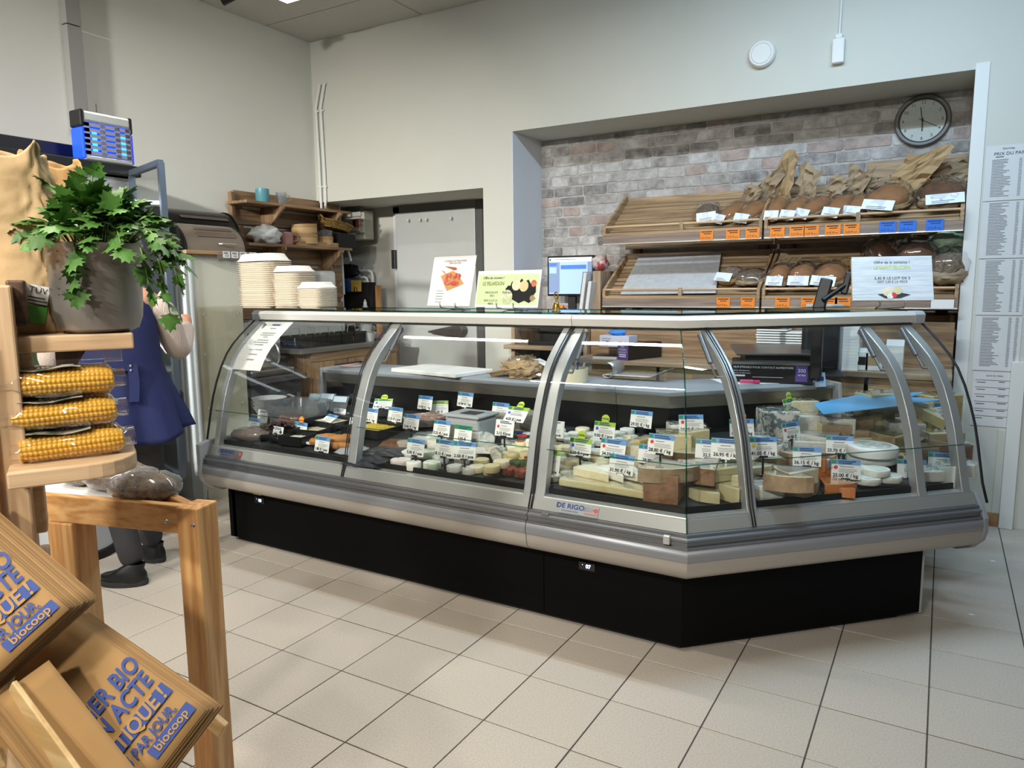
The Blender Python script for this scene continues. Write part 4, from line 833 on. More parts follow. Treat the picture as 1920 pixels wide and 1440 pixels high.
B().box(-.075, -.0035, h-.1, .13, -.003, h-.07).mk('table_head', 'scr_blue', t); B().box(-w_/2+.02, -.0035, h-.075, -.11, -.003, h-.055).mk('thumbnail', 'scr_blue', t); B().box(-w_/2+.02, -.0035, h-.13, -.11, -.003, h-.085).mk('thumbnail', 'screen', t)
B().box(-w_/2+.018, -.0035, h-.038, -w_/2+.033, -.003, h-.022).mk('icon', 'tag_dgreen', t); lines(B(), -.13, .05, h-.028, 1, .01, .005, y=-.0033).mk('menu', 'ink_grey', t)
B().box(-.03, .03, -.14, .03, .06, .05).mk('stand', 'black', t); B().box(-.11, -.08, -.158, .11, .12, -.143).mk('foot', 'black', t)
bm_ = (('white binder leaning against the desk upright', 0, .32), ('white binder with black edge beside the leaning one', .045, .26))
for k, (lb, dx, h) in enumerate(bm_):
    t = thing('binder', lb, 'binder', mx=T(-2.20+dx, 4.76, 1.132) @ euler(0, .13, 0), group='binders by the monitor'); B().box(-.015, -.1, 0, .015, .12, h).mk('cover', 'paper_grey', t, bevel=.002); B().box(-.013, -.101, .0, -.009, .121, h+.003).mk('edge', 'ink', t)
t = thing('orange_clamp', 'orange and black hand tool lying behind the bell', 'tool', (-2.35, 4.72, 1.132)); B().box(-.05, -.02, 0, .05, .02, .05).mk('body', 'tag_orange', t, bevel=.01); B().box(-.06, -.015, .05, .0, .015, .09).mk('jaw', 'tag_orange', t, bevel=.006); B().box(-.02, -.022, .01, .015, .022, .07).mk('grip', 'black', t, bevel=.004)
for k, (px, py, w_, lb, m) in enumerate(((985, 582, .12, 'small pale blue box on the desk edge', mat('box_pblue', '#a8c0dd', .6)), (1030, 578, .16, 'crumpled white receipt on the desk', 'paper'))):
    p = P(px, py, y=4.74); o = (B().box(-w_/2, -.04, 0, w_/2, .04, .03).mk('small_box', m, bevel=.003) if k == 0 else blob(.07, .05, .03, 3, .4, 3, 14, 9, flat=.9).mk('receipt', m)); o.location = (p.x, 4.76, 1.132); tag(o, lb, 'box' if k == 0 else 'paper')
# papers and pouch on the upright
p = P(1120, 512, y=4.8); b = blob(.06, .06, .06, 31, .35, 3, 16, 10, flat=.9).mk('parcel', mat('parcel', '#cfc9c4', .5, var=(14, '#a33b3b', .06)), smooth='all'); b.location = (p.x, 4.85, 1.462); tag(b, 'crumpled white and red packet on the desk upright', 'packet')
# ---- low wooden counter under the racks
t = thing('back_counter', 'long wooden back counter with open compartments under the bread racks', 'counter', (-1.2, 4.5, 0)); D = lambda b, n, m='wood_desk_x': b.mk(n, m, t, w=True, bevel=.002, seg=1)
D(B().box(-2.11, 4.32, .855, .06, 4.68, .885), 'top'); D(B().box(-2.11, 4.66, .885, .06, 4.69, 1.14), 'back_board', 'wood_shelf_x'); D(B().box(-2.09, 4.34, .74, .06, 4.36, .855), 'apron', 'wood_rack_x')
D(B().box(-2.09, 4.34, .42, .06, 4.68, .45), 'lower_shelf')
for x in (-2.10, -1.52, -.95, -.35, .03): D(B().box(x, 4.34, 0, x+.025, 4.68, .855), 'divider', 'wood_desk_z')
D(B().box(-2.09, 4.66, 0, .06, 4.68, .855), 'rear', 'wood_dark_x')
for k, px in enumerate((1228, 1268, 1318)):
    p = P(px, 688, y=4.335); B().box(p.x-.06, 4.332, .765, p.x+.06, 4.335, .825).mk('label_holder', 'film', t, w=True)
# glove box, cling film cartons, books on it
def carton(nm, lb, cat, loc, dx, dy, dz, rz, m, extra=None):
    t = thing(nm, lb, cat, loc, rz); B().box(-dx/2, -dy/2, 0, dx/2, dy/2, dz).mk('carton', m, t, bevel=.002)
    if extra: extra(t, dx, dy, dz)
    return t
def glove(t, dx, dy, dz):
    b = B(); lines(b, -.09, -.02, dz-.02, 4, .014, .004, y=-dy/2-.001); b.mk('print', 'ink_grey', t); B().lathe([(.0005, 0), (.014, 0), (.0005, .001)], 14, mx=T(-.05, -dy/2-.001, .025) @ RX).mk('logo', 'dot_blue', t)
    B().box(.035, -dy/2-.0015, .008, .06, -dy/2-.001, .04).mk('size_mark', 'tag_orange', t); put_text(B(), 'M', .02, .047, .024, y=-dy/2-.003).mk('size_letter', 'ink', t)
    blob(.06, .045, .022, 12, .4, 2.6, 18, 10, flat=.8).mk('gloves', mat('glove_blue', '#1f7fd8', .5), t, smooth='all').location = (-.005, 0, dz)
p = P(1157, 655, y=4.45); carton('glove_box', 'white glove box with blue gloves sticking out', 'box', (p.x, 4.47, .96), .22, .11, .075, -.15, mat('box_lilac', '#cfd2e6', .6), glove)
carton('wooden_block', 'wooden riser under the glove box', 'block', (p.x+.03, 4.50, .886), .17, .1, .073, -.15, 'wood_desk_x')
def filmbox(t, dx, dy, dz):
    B().box(-dx/2-.001, -dy/2-.001, -.0, dx/2+.001, -dy/2+.003, dz+.001).mk('end_panel', mat('violet', '#5b4590', .5), t); b = B()
    for i, s in enumerate(('FILM', 'ETIRABLE', 'CONTACT')): put_text(b, s, .016, 0, dz-.02-i*.018, y=-dy/2-.003)
    lines(b, -.03, .03, .035, 2, .012, .006, y=-dy/2-.0015); b.mk('print', 'ink_white', t)
p = P(1181, 660, y=4.40); carton('film_carton', 'black cling film carton with violet end on the back counter', 'carton', (p.x+.03, 4.50, .886), .085, .33, .105, -.35, 'black', filmbox)
p = P(1135, 665, y=4.36); carton('notebook', 'black and white notebook lying at the counter edge', 'notebook', (p.x, 4.40, .886), .16, .13, .02, .05, 'paper'); 
o = [o for o in bpy.data.objects if o.name.startswith('notebook')][0]; B().box(-.08, -.065, .02, .08, .065, .024).mk('cover', 'black', o)
# compartment contents
p = P(1165, 700, y=4.4); t = thing('wrapping_paper', 'flat stack of wrapping paper in the left compartment', 'papers', (p.x, 4.5, .452))
for k in range(6): B().box(-.17, -.12, k*.03, .17, .12, k*.03+.026).mk('bundle', ('paper_grey', 'kraft_grey')[k % 2], t).location = (rnd.uniform(-.02, .02), 0, 0)
# ================================================================== things in the display case
def mkmx(p, rz=0., rx=0., ry=0.): return T(*p) @ euler(rx, ry, rz)
# ---- price cards: 105 x 74 mm on little stands
def price_tag(px, py, n, band, price, rz=None, tilt=-.22, dot=None, local=0, stand='black', where='', wd=.105, hd=.076, kind='blue'):
    p = KI(px, py, n); sl = p.x > BX - n*math.tan(math.pi/8)
    a = (math.radians(30) if sl else math.radians(-6)) if rz is None else rz
    mx = T(*p) @ Matrix.Rotation(a, 4, 'Z') @ Matrix.Rotation(tilt, 4, 'X')
    t = thing('price_tag', where, 'price tag', mx=mx, group='price tags in the display counter')
    cd_ = B().box(-wd/2, 0, -hd/2, wd/2, .0015, hd/2).mk('card', 'board_white', t)
    if band:
        B().box(-wd/2, -.0006, hd/2-.02, wd/2, 0, hd/2).mk('band', band, cd_)
        if band != 'paper': B().box(-wd/2+.001, -.0012, hd/2-.017, -wd/2+.018, -.0007, hd/2-.004).mk('corner_mark', 'tag_dgreen', cd_)
        b = B(); lines(b, -.028, .04, hd/2-.007, 2, .007, .004, y=-.0011, jit=.3); b.mk('title', mat('ink_navy2', '#2a4a72', .6), cd_)
    b = B()
    if dot and dot != 'none': B().lathe([(.0005, 0), (.0075, 0), (.0005, .0006)], 14, mx=T(-wd/2+.016, -.0008, .006) @ RX).mk('origin_dot', dot, cd_)
    b = B(); lines(b, -.022, .028, hd/2-.028, 1, .01, .003, y=-.0011); lines(b, -wd/2+.026, wd/2-.008, hd/2-.038, 3, .0055, .0018, y=-.0011); b.mk('small_print', 'ink_grey', cd_)
    b = B(); put_text(b, price, .0185 if wd > .09 else .013, -.002, -hd/2+.013, y=-.0016, bold=.03); b.mk('price', 'ink', cd_)
    if local:
        B().lathe([(.0005, 0), (.02, 0), (.02, .0014), (.0005, .0014)], 20, mx=T(.0, .0008, hd/2+.012) @ RX).mk('local_disc', 'lime' if local == 1 else 'tag_orange', t)
        if local == 1: put_text(B(), 'LOCAL', .0115, 0, hd/2+.013, y=-.0022, bold=.03).mk('lettering', 'ink', t)
        else: B().lathe([(.008, 0), (.0095, .0004), (.011, 0)], 16, mx=T(0, -.001, hd/2+.012) @ RX, cap=False).mk('seal_ring', 'chs_yellow', t)
    # stem down to the deck
    foot = mx @ V((0, .006, -hd/2)); h = foot.z - deck_z(n)
    if stand:
        inv = mx.inverted(); h = max(.012, min(h, .075)); q0, q1 = foot, foot + V((0, .004, -h)); b = B()
        b.bar(inv @ q0, inv @ q1, .007, .005, up=(0, 1, 0)); b.box(-.016, -.003, -hd/2-.004, .016, .006, -hd/2+.004)
        ft = inv @ q1; b.box(ft.x-.022, ft.y-.018, ft.z-.002, ft.x+.022, ft.y+.018, ft.z+.002); b.mk('stand', 'white' if stand == 'white' else 'black', t)
    return t
BL, GR, WH = 'tag_blue', 'tag_green', 'paper'
TAGS = [  # px, py, inset, band, price, kwargs
    (476, 797, .16, BL, '13,50 €/kg', {}, 'tag 13,50 €/kg at the far left above the meat'),
    (492, 784, .34, WH, '10,31 €/K', dict(hd=.095, wd=.095), 'tall white tag 10,31 €/K behind the left meat'),
    (512, 793, .40, WH, '9,90', dict(wd=.06, hd=.06), 'small white tag beside the tall 10,31 one'),
    (520, 818, .07, WH, '0,65 €/K', dict(hd=.10, wd=.085), 'white tag 0,65 €/K in front of the olives'),
    (563, 805, .20, BL, '5,65 €/pce', dict(local=2), 'tag 5,65 €/pce with an orange seal disc on top'),
    (604, 833, .0, BL, '1,85 €/pce', {}, 'tag 1,85 €/pce before the fried rolls'),
    (616, 786, .36, BL, '6,40 €/pce', dict(tilt=-1.0, rz=-.3), 'tag 6,40 €/pce tipped far back behind the pale dip'),
    (553, 790, .50, None, '14,40 €/kg', dict(), 'faded tag 14,40 €/kg behind the clear tub'),
    (636, 778, .58, WH, '7,90 €/kg', dict(), 'white tag 7,90 €/kg left of the second glass rib'),
    (664, 797, .36, WH, '8,95 €', dict(wd=.09), 'white tag 8,95 € just right of the second rib'),
    (718, 757, .60, GR, '4,40 €/pce', dict(tilt=-.9, rz=.45, dot='dot_blue', local=1), 'green tag 4,40 €/pce tipped back and turned to the right'),
    (694, 779, .40, BL, '5,40 €/kg', dict(wd=.11), 'tag 5,40 €/kg over the curry salad'),
    (741, 777, .46, BL, '5,15 €/pce', dict(stand='white'), 'tag 5,15 €/pce on a white stand'),
    (771, 791, .30, BL, '3,40 €/kg', {}, 'tag 3,40 €/kg left of the white cheeses in the middle pane'),
    (797, 755, .66, BL, '19,90 €/kg', {}, 'tag 19,90 €/kg high at the back of the middle pane'),
    (823, 764, .72, GR, '6,20 €', dict(rz=.5), 'green edged tag half hidden behind the 19,90 one'),
    (828, 803, .26, BL, '5,25 €/pce', {}, 'tag 5,25 €/pce behind the two front tags'),
    (868, 813, .24, 'tag_dgreen', '3,95 €', {}, 'dark green tag 3,95 € in the middle of the pane'),
    (872, 749, .66, BL, '14,90 €/kg', dict(stand='white'), 'tag 14,90 €/kg on a white stand over the grey tub'),
    (779, 839, .0, BL, '5,00 €/pce', dict(dot='none'), 'tag 5,00 €/pce in front at the left of the goat cheeses'),
    (833, 841, .02, BL, '8,15 €/pce', {}, 'tag 8,15 €/pce in front, middle of three'),
    (871, 845, .01, BL, '2,50 €/pce', dict(rz=.18), 'tag 2,50 €/pce in front, turned slightly right'),
    (938, 769, .60, BL, '20,10 €/kg', {}, 'tag 20,10 €/kg behind the green local one'),
    (968, 777, .44, GR, '4,25 €/pce', dict(tilt=-.75, dot='dot_blue', local=1, wd=.12, hd=.085), 'large green LOCAL tag 4,25 €/pce leaning back'),
    (946, 803, .30, WH, '3,15 €/pce', dict(dot='dot_red'), 'white discount tag 3,15 €/pce with red dot in the middle pane'),
    (1037, 805, .34, WH, '3,75 €/pce', dict(dot='dot_red', rz=.12), 'white discount tag -15% with red dot right of the third rib'),
    (1029, 866, .02, GR, '6,15 €/pce', dict(dot='dot_blue', hd=.1), 'tall green tag 6,15 €/pce beside the third rib'),
    (1133, 807, .40, GR, '9,00 €/pce', dict(dot='dot_blue', local=1), 'green LOCAL tag 9,00 €/pce at the back of the right pane'),
    (1088, 839, .20, GR, '3,20 €/pce', dict(dot='dot_blue', local=1), 'green LOCAL tag 3,20 €/pce over the small round cheeses'),
    (1149, 841, .20, BL, '34,35 €/kg', dict(dot='dot_red', wd=.115), 'tag 34,35 €/kg with red dot'),
    (1202, 786, .52, BL, '29,55 €/kg', {}, 'tag 29,55 €/kg high at the back of the right pane'),
    (1239, 833, .10, BL, '28,80 €/kg', dict(dot='dot_red'), 'tag 28,80 €/kg standing on the brown cheese block'),
    (1219, 852, .24, BL, '28,90 €', {}, 'tag 28,90 € half hidden behind the 28,80 one'),
    (1165, 871, .05, BL, '31,90 €/kg', {}, 'tag 31,90 €/kg above the white wedges'),
    (1296, 794, .46, BL, '34,00 €/kg', dict(dot='dot_red'), 'tag 34,00 €/kg with red dot at the corner'),
    (1362, 841, .10, BL, '26,95 €/kg', dict(stand='white', wd=.115, rz=.12), 'tag 26,95 €/kg on a white stand right of the corner'),
    (1329, 842, .24, BL, '32,50', dict(rz=.12), 'tag 32,50 half behind the 26,95 one'),
    (1391, 802, .42, BL, '18,30 €/kg', dict(dot='dot_red', local=2), 'tag 18,30 €/kg with an orange seal disc'),
    (1431, 838, .10, BL, '41,05 €/kg', dict(dot='dot_yellow'), 'tag 41,05 €/kg with yellow dot by the slanted rib'),
    (1484, 808, .42, BL, '43,80 €', dict(dot='dot_red', rz=1.0), 'tag 43,80 € turned sideways among the blue cheeses'),
    (1513, 856, .10, BL, '36,15 €/kg', dict(rz=.25), 'tag 36,15 €/kg over the flat wrapped cheeses'),
    (1574, 834, .26, BL, '25,70 €/kg', dict(rz=.2), 'tag 25,70 €/kg left of the big white cheese'),
    (1586, 880, .04, BL, '25,00 €/kg', dict(rz=.2, dot='dot_red'), 'tag 25,00 €/kg with red dot before the orange wedges'),
    (1709, 879, .05, BL, '3,55', dict(rz=.25), 'tag 3,55 beside the last slanted rib'),
    (1767, 866, .10, BL, '27,95 €/kg', dict(rz=.2), 'tag 27,95 €/kg in the right end of the case'),
    (1482, 762, .66, GR, '2,95', dict(rz=1.15, local=1, dot='dot_blue'), 'green tag turned sideways at the back of the slanted case'),
    (1691, 790, .50, WH, '9,20', dict(wd=.06, rz=.5), 'small tag between the yellow blocks'),
    (1763, 770, .45, BL, '22,10', dict(wd=.075, rz=.9), 'tag turned sideways beside the long cheese wedge'),
]
for px, py, n, band, price, kw, lb in TAGS:
    c = {BL: 'blue topped ', GR: '', WH: '', None: '', 'tag_dgreen': ''}[band]
    if band in (BL, GR, 'tag_dgreen'): lb = lb.replace(price, price.replace(',', '.')); price = price.replace(',', '.').replace('€/', '€ / ')
    price_tag(px, py, n, band, price, where=c + lb, **kw)
# ---- cheeses
def KF(px, py, hz, back):
    """place on the deck for a thing whose front foot is seen at the pixel: its middle lies 'back' farther in"""
    p = K(px, py, hz); d = V((p.x-CAM.x, p.y-CAM.y, 0)).normalized(); p = p + d*back
    n = min(ins(p.x, p.y), .70-back*.5); p.z = deck_z(n) + hz; return p
def put(o, p, label, cat, group=None, rz=0., rx=0., ry=0.):
    o.matrix_world = mkmx(p, rz, rx, ry); tag(o, label, cat, group); return o
_cache = {}
def wheel(nm, label, px, py, r, h, m, hz=0., group=None, rz=0., rx=0., top=None, cat='cheese', p=None):
    p = p if p is not None else KF(px, py, hz, r*.7); t = thing(nm, label, cat, mx=mkmx(p, rz, rx), group=group)
    k = (round(r, 3), round(h, 3), m)
    if k not in _cache:
        e = min(.22*h, .14*r); s = rnd.random()*9
        b = B(); pr = [(r*.002, 0), (r-e, 0), (r-.3*e, .3*e), (r, e), (r, h-e), (r-.3*e, h-.3*e), (r-e, h), (r*.45, h*1.0), (r*.002, h*1.0)]
        b.lathe(pr, 22); b.v = [V((q.x*(1+.03*fbm(q*20+V((s, 0, 0)), 1)), q.y*(1+.03*fbm(q*20+V((s, 3, 0)), 1)), q.z + .06*h*fbm(q*30+V((s, 1, 0)), 1)*(q.z > .2*h))) for q in b.v]
        _cache[k] = b.mk('cheese', m, t, smooth=True)
    else: share('cheese', _cache[k], t)
    if top: B().lathe([(.0005, h*1.02), (r*.72, h*1.02), (r*.70, h*1.04), (.0005, h*1.05)], 18).mk('paper_label', top, t, smooth=True)
    return t
def wedge(nm, label, px, py, L, ang, h, m, rind=None, hz=0., rz=0., rx=0., ry=0., wrap=True, group=None, p=None):
    """a slice of a round cheese, point at +x"""
    p = p if p is not None else KF(px, py, hz, L*.28); t = thing(nm, label, 'cheese', mx=mkmx(p, rz, rx, ry), group=group)
    a = math.radians(ang)/2; arc = [(-L*math.cos(a*k/3)+L/2, L*math.sin(a*k/3)) for k in range(3, -4, -1)]
    B().prism([(L/2, 0)] + arc, 0, h).mk('paste', m, t, bevel=.003, smooth=True)
    if rind:
        ar2 = [(-(L+.004)*math.cos(a*k/3)+L/2, (L+.004)*math.sin(a*k/3)) for k in range(-3, 4)]
        B().prism(ar2 + arc, -.001, h+.001).mk('rind', rind, t)
    if wrap: B().prism([(L/2+.003, 0)] + [(x-.006, y*1.05) for x, y in arc], -.001, h+.004).mk('film', 'film_clear', t, bevel=.006)
    return t
def block(nm, label, px, py, dx, dy, dz, m, hz=0., rz=0., rx=0., ry=0., side=None, wrap=True, group=None, p=None, bev=.005):
    p = p if p is not None else KF(px, py, hz, dy*.38); t = thing(nm, label, 'cheese', mx=mkmx(p, rz, rx, ry), group=group)
    B().box(-dx/2, -dy/2, 0, dx/2, dy/2, dz).mk('paste', m, t, bevel=bev)
    if side: B().box(-dx/2-.002, -dy/2-.002, 0, dx/2+.002, -dy/2+.004, dz+.001).mk('rind', side, t, bevel=.002)
    if wrap:
        s = rnd.random()*9; b = B().grid(lambda u, v: V((((u-.5)*(dx+.008)), -dy/2-.004-.006*abs(fbm((u*11+s, v*9, 0), 1)), v*(dz+.006))), 24, 16)
        b.grid(lambda u, v: V((((u-.5)*(dx+.008)), (v-.5)*(dy+.01), dz+.003+.006*abs(fbm((u*11, v*9+s, 2), 1)))), 24, 16); b.mk('film', 'film_clear', t, smooth='all')
    return t
def log_(nm, label, px, py, L, r, m, hz=0., rz=0., group=None, tip=None):
    p = K(px, py, hz); t = thing(nm, label, 'cheese', mx=mkmx(p, rz), group=group); n = 9
    b = B().tube([(-L/2+L*k/(n-1), 0, r*.98) for k in range(n)], [r*(.93 if k in (0, n-1) else 1) for k in range(n)], 18); s = rnd.random()*9
    b.v = [q*(1+.02*fbm(q*25+V((s, 0, 0)), 1)) for q in b.v]; b.mk('cheese', m, t, smooth=True)
    B().lathe([(.0005, 0), (r*.78, .0005), (r*.8, .002), (.0005, .002)], 16, mx=T(L/2, 0, r*.98) @ euler(0, math.pi/2, 0)).mk('cut_end', tip or 'chs_white', t)
    return t
def dish(nm, label, px, py, dx, dy, dz, m, hz=0., rz=0., content=None, n=0, cat='tray', over=.006):
    p = KF(px, py, hz, dy*.45); t = thing(nm, label, cat, mx=mkmx(p, rz)); b = B()
    x, y = dx/2, dy/2; b.box(-x, -y, 0, x, y, .004)
    b.box(-x, -y, 0, x, -y+.004, dz); b.box(-x, y-.004, 0, x, y, dz); b.box(-x, -y, 0, -x+.004, y, dz); b.box(x-.004, -y, 0, x, y, dz); b.mk('dish', m, t)
    if content:
        s = rnd.random()*9; B().grid(lambda u, v: V(((u-.5)*(dx-.01), (v-.5)*(dy-.01), dz*.55 + over*1.5*(fbm((u*5+s, v*5, 0), 1)+.9)*(1-(2*abs(u-.5))**4)*(1-(2*abs(v-.5))**4))), 18, 14).mk('filling', content, t, smooth='all')
    return t
GRP = 'cheeses and dishes in the display counter'
# left pane: meats, olives, dips, fried rolls
t = thing('sliced_ham', 'wrapped grey-pink cured meat at the far left', 'meat', mx=mkmx(K(474, 824, .0), .3), group='meats'); blob(.11, .07, .035, 2, .2, 2, 20, 11, flat=.8).mk('meat', mat('meat_grey', '#8d7a72', .45, var=(14, '#6b5a55', .2)), t, smooth='all'); blob(.115, .075, .038, 2, .2, 2.3, 22, 12, flat=.8).mk('film', 'film_clear', t, smooth='all')
t = thing('dark_olives', 'mound of dark olives in a black tray behind the 0,65 tag', 'olives', mx=mkmx(K(520, 820, 0), .0)); dish_m = B().box(-.12, -.1, 0, .12, .1, .03).mk('tray', 'black', t, bevel=.01)
ol = None
for i in range(42):
    x, y = rnd.uniform(-.1, .1), rnd.uniform(-.085, .085); q = (x, y, .035 + .03*max(0, 1-(x*x+y*y)*90)+rnd.uniform(0, .012))
    if ol is None: ol = B().lathe([(.0005, -.012), (.009, -.007), (.0115, 0), (.009, .007), (.0005, .012)], 9).mk('olive', 'olive_dark', t, smooth='all'); ol.location = q
    else: o = share('olive', ol, t, loc=q); o.rotation_euler = (rnd.random()*3, rnd.random()*3, 0)
t = thing('dried_meat', 'dark wrapped salami piece behind the left tags', 'meat', mx=mkmx(K(545, 800, 0), .2), group='meats'); blob(.10, .06, .05, 4, .2, 2, 18, 11, flat=.8).mk('meat', mat('salami', '#6d4a44', .45, var=(30, '#8f6d64', .15)), t, smooth='all'); blob(.105, .064, .053, 4, .22, 2.4, 20, 12, flat=.8).mk('film', 'film_clear', t, smooth='all')
dish('dip_dish', 'black oval tray of pale beige dip', 590, 822, .17, .16, .04, 'black', content=mat('dip', '#d8ccb0', .5), rz=.15)
dish('dip_dish', 'black tray of creamy spread left of the fried rolls', 560, 838, .15, .13, .05, 'black', content=mat('dip2', '#d9d2c2', .5), rz=.1)
dish('dip_dish', 'large tray of pale spread behind the orange seal', 622, 806, .24, .18, .04, 'black', content=mat('dip3', '#cfc6ae', .5), rz=-.1)
dish('paper_tray', 'white paper tray under the fried rolls', 618, 838, .26, .17, .014, 'white', rz=.05)
for k, (px, py, r, rz, lb) in enumerate(((600, 836, .02, .3, 'front left'), (620, 842, .02, .0, 'front middle'), (634, 833, .024, .5, 'top of the heap'), (655, 829, .02, -.2, 'right end'), (612, 829, .022, .8, 'back left'), (640, 842, .018, .1, 'front right'))):
    t = thing('fried_roll', 'golden fried roll, %s' % lb, 'pastry', mx=mkmx(K(px, py, .014 + .02*(k == 2)), rz), group='fried rolls'); b = B().tube([(-.055, 0, r), (-.045, 0, r), (0, 0, r*1.05), (.045, 0, r), (.055, 0, r)], [r*.5, r*.92, r*1.05, r*.92, r*.5], 12); b.mk('roll', 'fried', t, smooth='all')
# clear tub and boxes at the back left
t = thing('clear_tub', 'large clear plastic tub at the back left of the case', 'tub', mx=mkmx(K(560, 790, .0), .1)); b = B(); b.lathe([(.001, 0), (.13, 0), (.16, .11), (.165, .115), (.155, .112), (.126, .004), (.001, .004)], 28, sq=.5); b.mk('tub', 'tub_clear', t, smooth=True)
t = thing('grey_bowl', 'stacked grey bowls in the dark back corner', 'bowl', mx=mkmx(K(506, 775, .0), 0))
for k in range(3): B().lathe([(.001, 0), (.07, 0), (.1, .05), (.104, .053), (.096, .05), (.066, .006), (.001, .006)], 24).mk('bowl', 'plastic_lgrey', t, smooth=True).location.z = .022*k
for k, (px, py, lb) in enumerate(((590, 752, 'left'), (612, 752, 'middle'), (636, 757, 'right'))):
    p = KI(px, py, .60); t = thing('label_holder', 'clear acrylic label holder at the back left, %s of three' % lb, 'label holder', mx=T(*p) @ euler(-.5, 0, .15), group='acrylic holders'); B().box(-.055, 0, -.05, .055, .004, .05).mk('plate', 'tub_clear', t); B().box(-.045, -.002, .01, .045, -.001, .045).mk('insert', mat('pale_blue', '#c9d9e6', .5), t); B().tube([(0, .01, -.05), (0, .03, -.10)], .004, 6).mk('stem', 'plastic_lgrey', t)
# middle pane
dish('salad_dish', 'black dish of yellow curry salad', 700, 823, .26, .2, .045, 'black', content='curry', rz=-.05, over=.012)
for k, (px, py, rz, hz, lb) in enumerate(((690, 868, .1, .0, 'lowest'), (705, 858, -.15, .012, 'middle'), (722, 848, .2, .024, 'topmost'))):
    t = thing('foil_pack', '%s of the dark foil packs beside the second rib' % lb, 'pack', mx=mkmx(K(px, py, hz), rz), group='dark foil packs'); b = B().grid(lambda u, v: V(((u-.5)*.22, (v-.5)*.15, .018*(1-(2*u-1)**4)*(1-(2*v-1)**4) + .006*fbm((u*4+k, v*4, k), 1))), 16, 12); b.mk('pouch', mat('foil_dark', '#3c3d42', .22, .3, bump=(14, .7)), t, smooth='all')
for k, (px, py, m, lb) in enumerate(((665, 848, mat('foil_grey', '#b9bcc0', .25, .3, bump=(16, .7)), 'grey foil pack right behind the second rib'), (745, 836, 'chs_brown', 'brown vacuum pack in the middle pane'), (800, 822, mat('foil_pale', '#8a8c8c', .3, .2, bump=(14, .6)), 'grey vacuum pack behind the front tags'), (805, 790, mat('pack_rose', '#b79a92', .35, bump=(14, .6)), 'rosy vacuum pack at the back'))):
    t = thing('vacuum_pack', lb, 'pack', mx=mkmx(K(px, py, 0.), .2*k), group='vacuum packs'); B().grid(lambda u, v: V(((u-.5)*.17, (v-.5)*.12, .03*(1-(2*u-1)**4)*(1-(2*v-1)**4) + .006*fbm((u*5+k, v*5, k), 1))), 16, 12).mk('pouch', m, t, smooth='all')
t = thing('white_dish', 'white oval dish with rosy salad at the back of the middle pane', 'dish', mx=mkmx(K(800, 796, .0), 0)); B().lathe([(.001, 0), (.08, 0), (.12, .04), (.125, .043), (.115, .04), (.076, .006), (.001, .006)], 28).mk('dish', 'white', t, smooth=True); blob(.095, .095, .022, 3, .4, 3, 20, 9, flat=.6).mk('salad', mat('rosy', '#c9a89a', .6, var=(30, '#8e5d4e', .12), bump=(40, .6)), t, smooth='all').location.z = .024
t = thing('grey_crate', 'grey plastic crate with lid at the back of the middle pane', 'crate', mx=mkmx(K(884, 826, .0), -.05)); B().box(-.10, -.085, 0, .10, .085, .125).mk('body', 'plastic_lgrey', t, bevel=.018, seg=3); B().box(-.108, -.093, .125, .108, .093, .14).mk('lid', 'plastic_lgrey', t, bevel=.007); B().box(-.03, -.05, .14, .06, .03, .143).mk('slate_tile', 'slate', t)
# paper wrapped and small goat cheeses along the front
WRAP = mat('wrap_print', '#ebe6dd', .6, var=(16, '#d6c6bd', .12)); WRAPG = mat('wrap_green', '#e8e7de', .6, var=(22, '#b3bf9f', .07))
for (px, py, r, h, m, lb) in ((752, 877, .048, .03, WRAP, 'white paper wrapped cheese at the front left of the middle pane'), (776, 884, .034, .036, 'chs_white', 'small white cheese behind the 5,00 tag'), (810, 884, .04, .035, WRAPG, 'cheese in green printed paper'), (845, 862, .038, .03, WRAPG, 'second cheese in green printed paper behind the 8,15 tag'),
    (852, 888, .034, .03, 'chs_ash', 'small ash coated cheese below the 8,15 tag'), (790, 836, .05, .03, WRAP, 'white wrapped cheese behind the 5,00 tag'), (820, 846, .05, .05, 'chs_white', 'round white cheese between the front tags'), (880, 892, .032, .03, 'chs_ash', 'ash coated round cheese under the 2,50 tag')):
    wheel('wrapped_cheese', lb, px, py, r, h, m, group=GRP)
for i, (px, py, hz, lb) in enumerate(((895, 889, 0, 'lower left'), (922, 894, 0, 'lower middle'), (942, 887, 0, 'lower right'), (922, 889, .031, 'upper middle'), (940, 880, .031, 'upper right'), (903, 876, 0, 'back left'))):
    wheel('goat_cheese', 'round goat cheese with bloomy rind, %s of the front pile' % lb, px, py, .036, .03, 'chs_pale' if i % 2 else 'chs_cream', hz=hz, group='front pile of goat cheeses')
for i, (px, py, hz, r) in enumerate(((955, 873, 0, .03), (972, 868, 0, .028), (988, 872, 0, .03), (962, 862, .022, .028), (985, 860, .022, .028), (972, 855, 0, .03), (992, 852, 0, .028), (950, 860, 0, .028))):
    wheel('pale_goat_cheese', 'small pale goat cheese, %s in the group before the third rib' % ('front left', 'front middle', 'front right', 'upper left', 'upper right', 'back middle', 'back right', 'far left')[i], px, py, r, .024, 'chs_pale', hz=hz, group='small pale goat cheeses', top='chs_cream')
for i, (px, py, lb) in enumerate(((976, 846, 'left'), (996, 848, 'right'))): wheel('tall_goat_cheese', 'taller orange-topped goat cheese, %s one by the third rib' % lb, px, py, .026, .04, 'chs_cream', top='chs_orange' if i == 0 else 'chs_yellow', group='tall goat cheeses')
